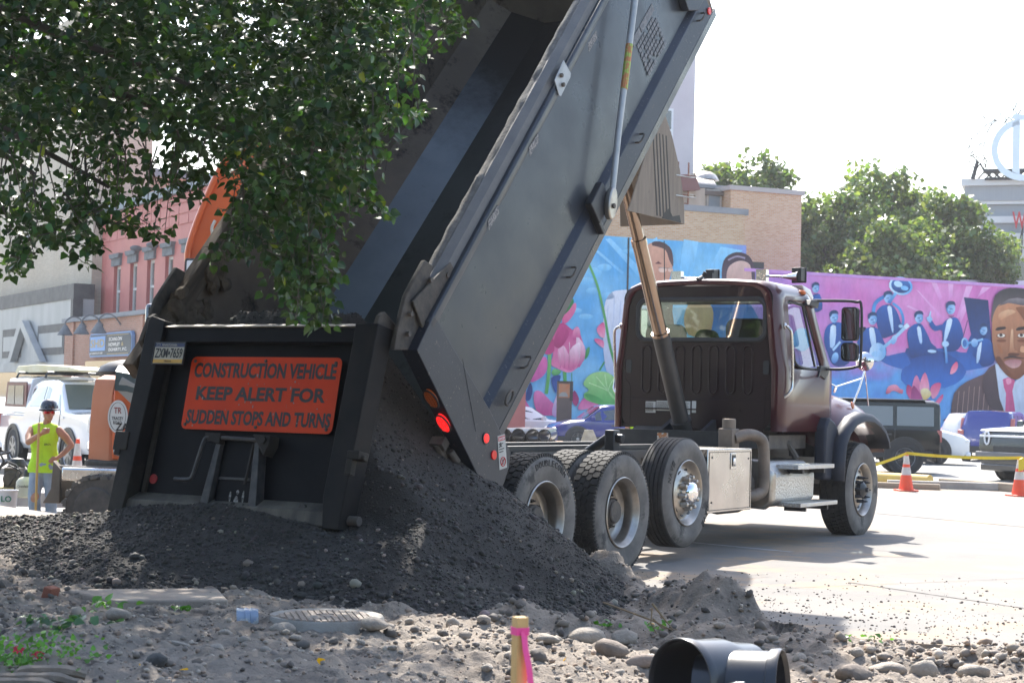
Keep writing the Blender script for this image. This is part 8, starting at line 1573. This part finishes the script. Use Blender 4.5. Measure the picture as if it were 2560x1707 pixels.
rock('pale cobble right in front of the manhole collar',785,1432,.05,.8,True,sd=4)
rock('whitish stone just right of the manhole collar',893,1440,.05,.6,True,sd=6)
rock('broad tan cobble a little nearer than the manhole',862,1458,.105,.5,True,sd=7)
rock('small upright pointed grey stone right of the manhole',1040,1440,.05,1.0,True,sd=8)
rock('tan rounded stone standing by the toe of the gravel, left of the stake',1110,1442,.055,.8,True,sd=9)
rock('light flat broken concrete lump below the concrete slab',272,1425,.10,.55,True,sd=10)
rock('dark angular rubble block at the bottom left, standing on its own',358,1535,.07,.7,True,sd=11,mat=pbr('dark_rock',(.12,.115,.11),(.07,.068,.065),scale=20,rough=.9,bump=.6))
rock('long pale wedge of stone lying on the dirt below the plastic cup',415,1462,.085,.2,True,sd=12,asp=.35,tilt=15)
rock('brown fractured block with a dark end, right of the large oval boulder',1400,1505,.14,.42,True,sd=13,tilt=12,mat=pbr('brown_rock',(.24,.2,.17),(.15,.125,.105),scale=8,rough=.95,bump=.7))
rock('pinkish broken concrete lump just left of the open pipe fitting',1480,1530,.14,.4,True,sd=14,tilt=-8,asp=.5,mat=pbr('pinkish_lump',(.33,.27,.23),(.25,.2,.17),scale=5,rough=.95,bump=.6))
rock('white pebble of broken marble left of the open pipe fitting',1493,1520,.04,.5,sd=15,asp=.6,mat=M_lw)
rock('angular grey boulder behind the large oval boulder',1432,1475,.11,.6,True,sd=16)
rock('rounded stone just above the right pipe fitting',1835,1528,.06,.6,True,sd=17)
rock('tall pointed stone near the right edge of the dirt',2120,1555,.10,.75,True,sd=18)
rock('broad flat stone left of the tall pointed one',2040,1545,.14,.4,True,sd=19)
rock('pale stone at the bottom right corner',2240,1555,.12,.45,True,sd=20)
rock('low rounded boulder near the right edge below the pavement',2250,1490,.07,.7,True,sd=21)
rock('hollowed brown rock at the bottom, right of the pipe fittings',1960,1562,.13,.5,True,sd=22,mat=MATS['brown_rock'])
rr_=random.Random(4); spots=[(60,1395),(90,1400),(150,1440),(190,1470),(480,1440),(520,1455),(560,1470),(610,1490),(680,1470),(940,1445),(980,1450),(1000,1470),(1150,1455),(1180,1480),(1310,1450),(1350,1455),(1560,1480),(1600,1490),(1650,1480),(1700,1478),(1740,1482),(1690,1520),(1860,1540),(1900,1505),(1950,1500),(2000,1490),(2070,1520),(2100,1500),(2160,1510),(2200,1535),(2290,1500),(2300,1540),(2330,1560),(120,1480),(250,1500),(330,1470),(760,1475),(830,1490),(1075,1485),(1240,1510),(1270,1530),(1330,1535),(1420,1550),(2180,1480),(1880,1485),(640,1520),(500,1500),(1120,1540),(900,1510),(1970,1530)]
for i,(x,y) in enumerate(spots): rock('rough grey stone lying loose among many in the churned foreground dirt',x,y,rr_.uniform(.02,.05),rr_.uniform(.5,.8),i%7!=0,sd=40+i,tilt=rr_.uniform(-15,15),group='loose stones in the churned dirt')
# asphalt edge lip along the cut
# twigs, torn leaves, weeds with red flowers
M_twig=pbr('dry_twig',(.2,.14,.09),(.3,.22,.13),scale=10,rough=.9)
def gpt(x,y,dz=0):
    z=0
    for _ in range(4): p=onz(x*K,y*K,z); z=g0(p.x,p.y)
    return Vector((p.x,p.y,z+dz))
def above(base,x,y): p=aty(x*K,y*K,base.y); return p
b0=gpt(1560,1455); tw1=MB(); tw1.tube([gpt(1385,1425,.1),above(b0,1460,1410),above(b0,1500,1425),gpt(1560,1455,.02)],[.007,.007,.006,.004],6); tw1.tube([above(b0,1498,1385),above(b0,1525,1420),above(b0,1552,1452)],[.008,.006,.004],6); tw1.tube([above(b0,1498,1395),above(b0,1495,1430),above(b0,1508,1455)],[.005,.004,.003],5); tw1.tube([above(b0,1500,1420),above(b0,1520,1440),above(b0,1570,1448),above(b0,1610,1455)],[.006,.005,.004,.003],5)
tw1.build('broken_branch',M_twig,None,smooth=50,label='dead forked branch lying against the spoil heap right of the boulders',category='branch')
def sprig(name,label,cat,x,y,n,s,colr,spread=.12,up=.4,group=None,kind=None):
    c=gpt(x,y); rng=np.random.default_rng(int(x+y)); P_=rng.normal(size=(n,3))*np.array([spread,spread*.6,0])+np.array([0,0,.02]); P_[:,2]+=rng.random(n)*spread*up; N_=rng.normal(size=(n,3))*.6+np.array([0,-.3,1]); T_=rng.normal(size=(n,3)); T_[:,2]=np.abs(T_[:,2])*up
    Vv,Ff,k=leaf_verts(n,P_,N_,T_,rng.uniform(.6,1.2,n)*s,rng); cc=np.array(colr)*rng.uniform(.7,1.5,(n,1)); o=np_mesh(name,Vv,Ff,M_leaf,None,col=np.repeat(cc,k,0),label=label,category=cat,group=group,kind=kind); o.location=c; return o
sprig('torn_leaves','spray of torn green leaves lying by the front of the concrete slab','leaves',235,1405,26,.05,(.10,.24,.04),.07,.8)
sprig('torn_leaves','dull green torn leaves strewn left of the concrete slab above the flowers','leaves',130,1455,40,.05,(.05,.11,.06),.13,.2)
sprig('torn_leaves','few green leaves lying by the small rubble right of the concrete slab','leaves',410,1415,10,.04,(.06,.15,.03),.06,.2)
sprig('torn_leaves','bright green leaf scraps at the toe of the gravel above the oval boulder','leaves',1385,1448,12,.04,(.07,.2,.03),.05,.5)
sprig('torn_leaves','green leaf scraps under the dead branch','leaves',1500,1455,14,.035,(.08,.22,.03),.06,.8)
sprig('torn_leaves','small green weed in the rubble right of the right pipe fitting','leaves',2000,1478,12,.035,(.09,.2,.04),.06,.5)
sprig('torn_leaves','small green weed in the rubble near the right edge','leaves',2290,1468,12,.04,(.09,.2,.04),.06,.5)
fl=thing('flower_patch','clump of green seedlings with small red flowers at the bottom left corner','plant',(0,0,0)); 
rng=np.random.default_rng(8); n=520; cs=gpt(52,1525); P_=np.stack([cs.x+rng.normal(size=n)*.15,cs.y+rng.normal(size=n)*.16,np.zeros(n)],1); P_[:,2]=G(P_[:,0],P_[:,1])+rng.random(n)**1.5*.13; N_=rng.normal(size=(n,3))*.7+np.array([0,-.4,.8]); T_=rng.normal(size=(n,3)); T_[:,2]=np.abs(T_[:,2])*.9
Vv,Ff,k=leaf_verts(n,P_,N_,T_,rng.uniform(.011,.030,n),rng); np_mesh('foliage',Vv,Ff,M_leaf,fl,col=np.repeat(np.array([.08,.2,.035])*rng.uniform(.6,1.7,(n,1)),k,0),kind='stuff')
M_pet=pbr('red_petal',(.6,.01,.05),rough=.6)
for x,y in ((42,1500),(88,1512),(150,1538),(30,1545)):
    b_=above(cs,x,y-8); q=MB()
    for k in range(9): a=2*math.pi*k/9; q.add([(0,0,0),(.022*math.cos(a-.3),.022*math.sin(a-.3),.006),(.034*math.cos(a),.034*math.sin(a),.0),(.022*math.cos(a+.3),.022*math.sin(a+.3),.006)],[(0,1,2,3)])
    o=q.build('flower',M_pet,fl,fix=False); o.location=b_; o.rotation_euler=(R(25),R(10),0); q=MB(); q.tube([b_,(b_.x+.01,b_.y+.02,.15)],.003,4); q.build('flower_stem',MATS['weed_green'],fl)
for i,(x,y) in enumerate(((60,1560),(100,1563),(40,1568),(120,1568))):
    p=gpt(x,y,.03); q=MB(); q.tube(smooth_curve([(p.x-.14,p.y,p.z+.01),(p.x-.05,p.y-.01,p.z+.025),(p.x+.06,p.y,p.z+.02),(p.x+.14,p.y+.01,p.z)],4),[.022+.004*math.sin(j) for j in range(13)],7); q.build('dry_root',pbr('dry_root_bark',(.3,.25,.2),(.2,.165,.135),scale=9,rough=.95,bump=.5) if i==0 else MATS['dry_root_bark'],None,smooth=50,label='pale dry root lying beneath the red flowers in the bottom left corner',category='root',group='dry roots by the flowers')
yl=rng.integers(0,1,1)
for i,(x,y) in enumerate(((335,1530),(320,1540),(730,1536),(1503,1432),(430,1560),(1297,1527))):
    o=bpy.data.objects.new('fallen_leaf',lm[0].data.copy() if i==0 else None) if False else sprig('fallen_leaf','yellow fallen leaf, one of a few scattered over the dirt','leaf',x,y,1,.045,(.55,.28,.02),.0,.1,group='yellow fallen leaves')

# ------------------------------------------------------------ summer haze in the air
m=MB(); m.bx(-190,190,-60,260,-2.0,34); hz=m.build('haze',None,None,kind='stuff'); hm=bpy.data.materials.new('haze_air'); hm.use_nodes=True; n=hm.node_tree.nodes; n.remove(n['Principled BSDF']); pv=n.new('ShaderNodeVolumePrincipled'); pv.inputs['Density'].default_value=.0004; pv.inputs['Color'].default_value=(.93,.95,1,1); pv.inputs['Anisotropy'].default_value=.3; hm.node_tree.links.new(pv.outputs[0],n['Material Output'].inputs['Volume']); hz.data.materials.append(hm)
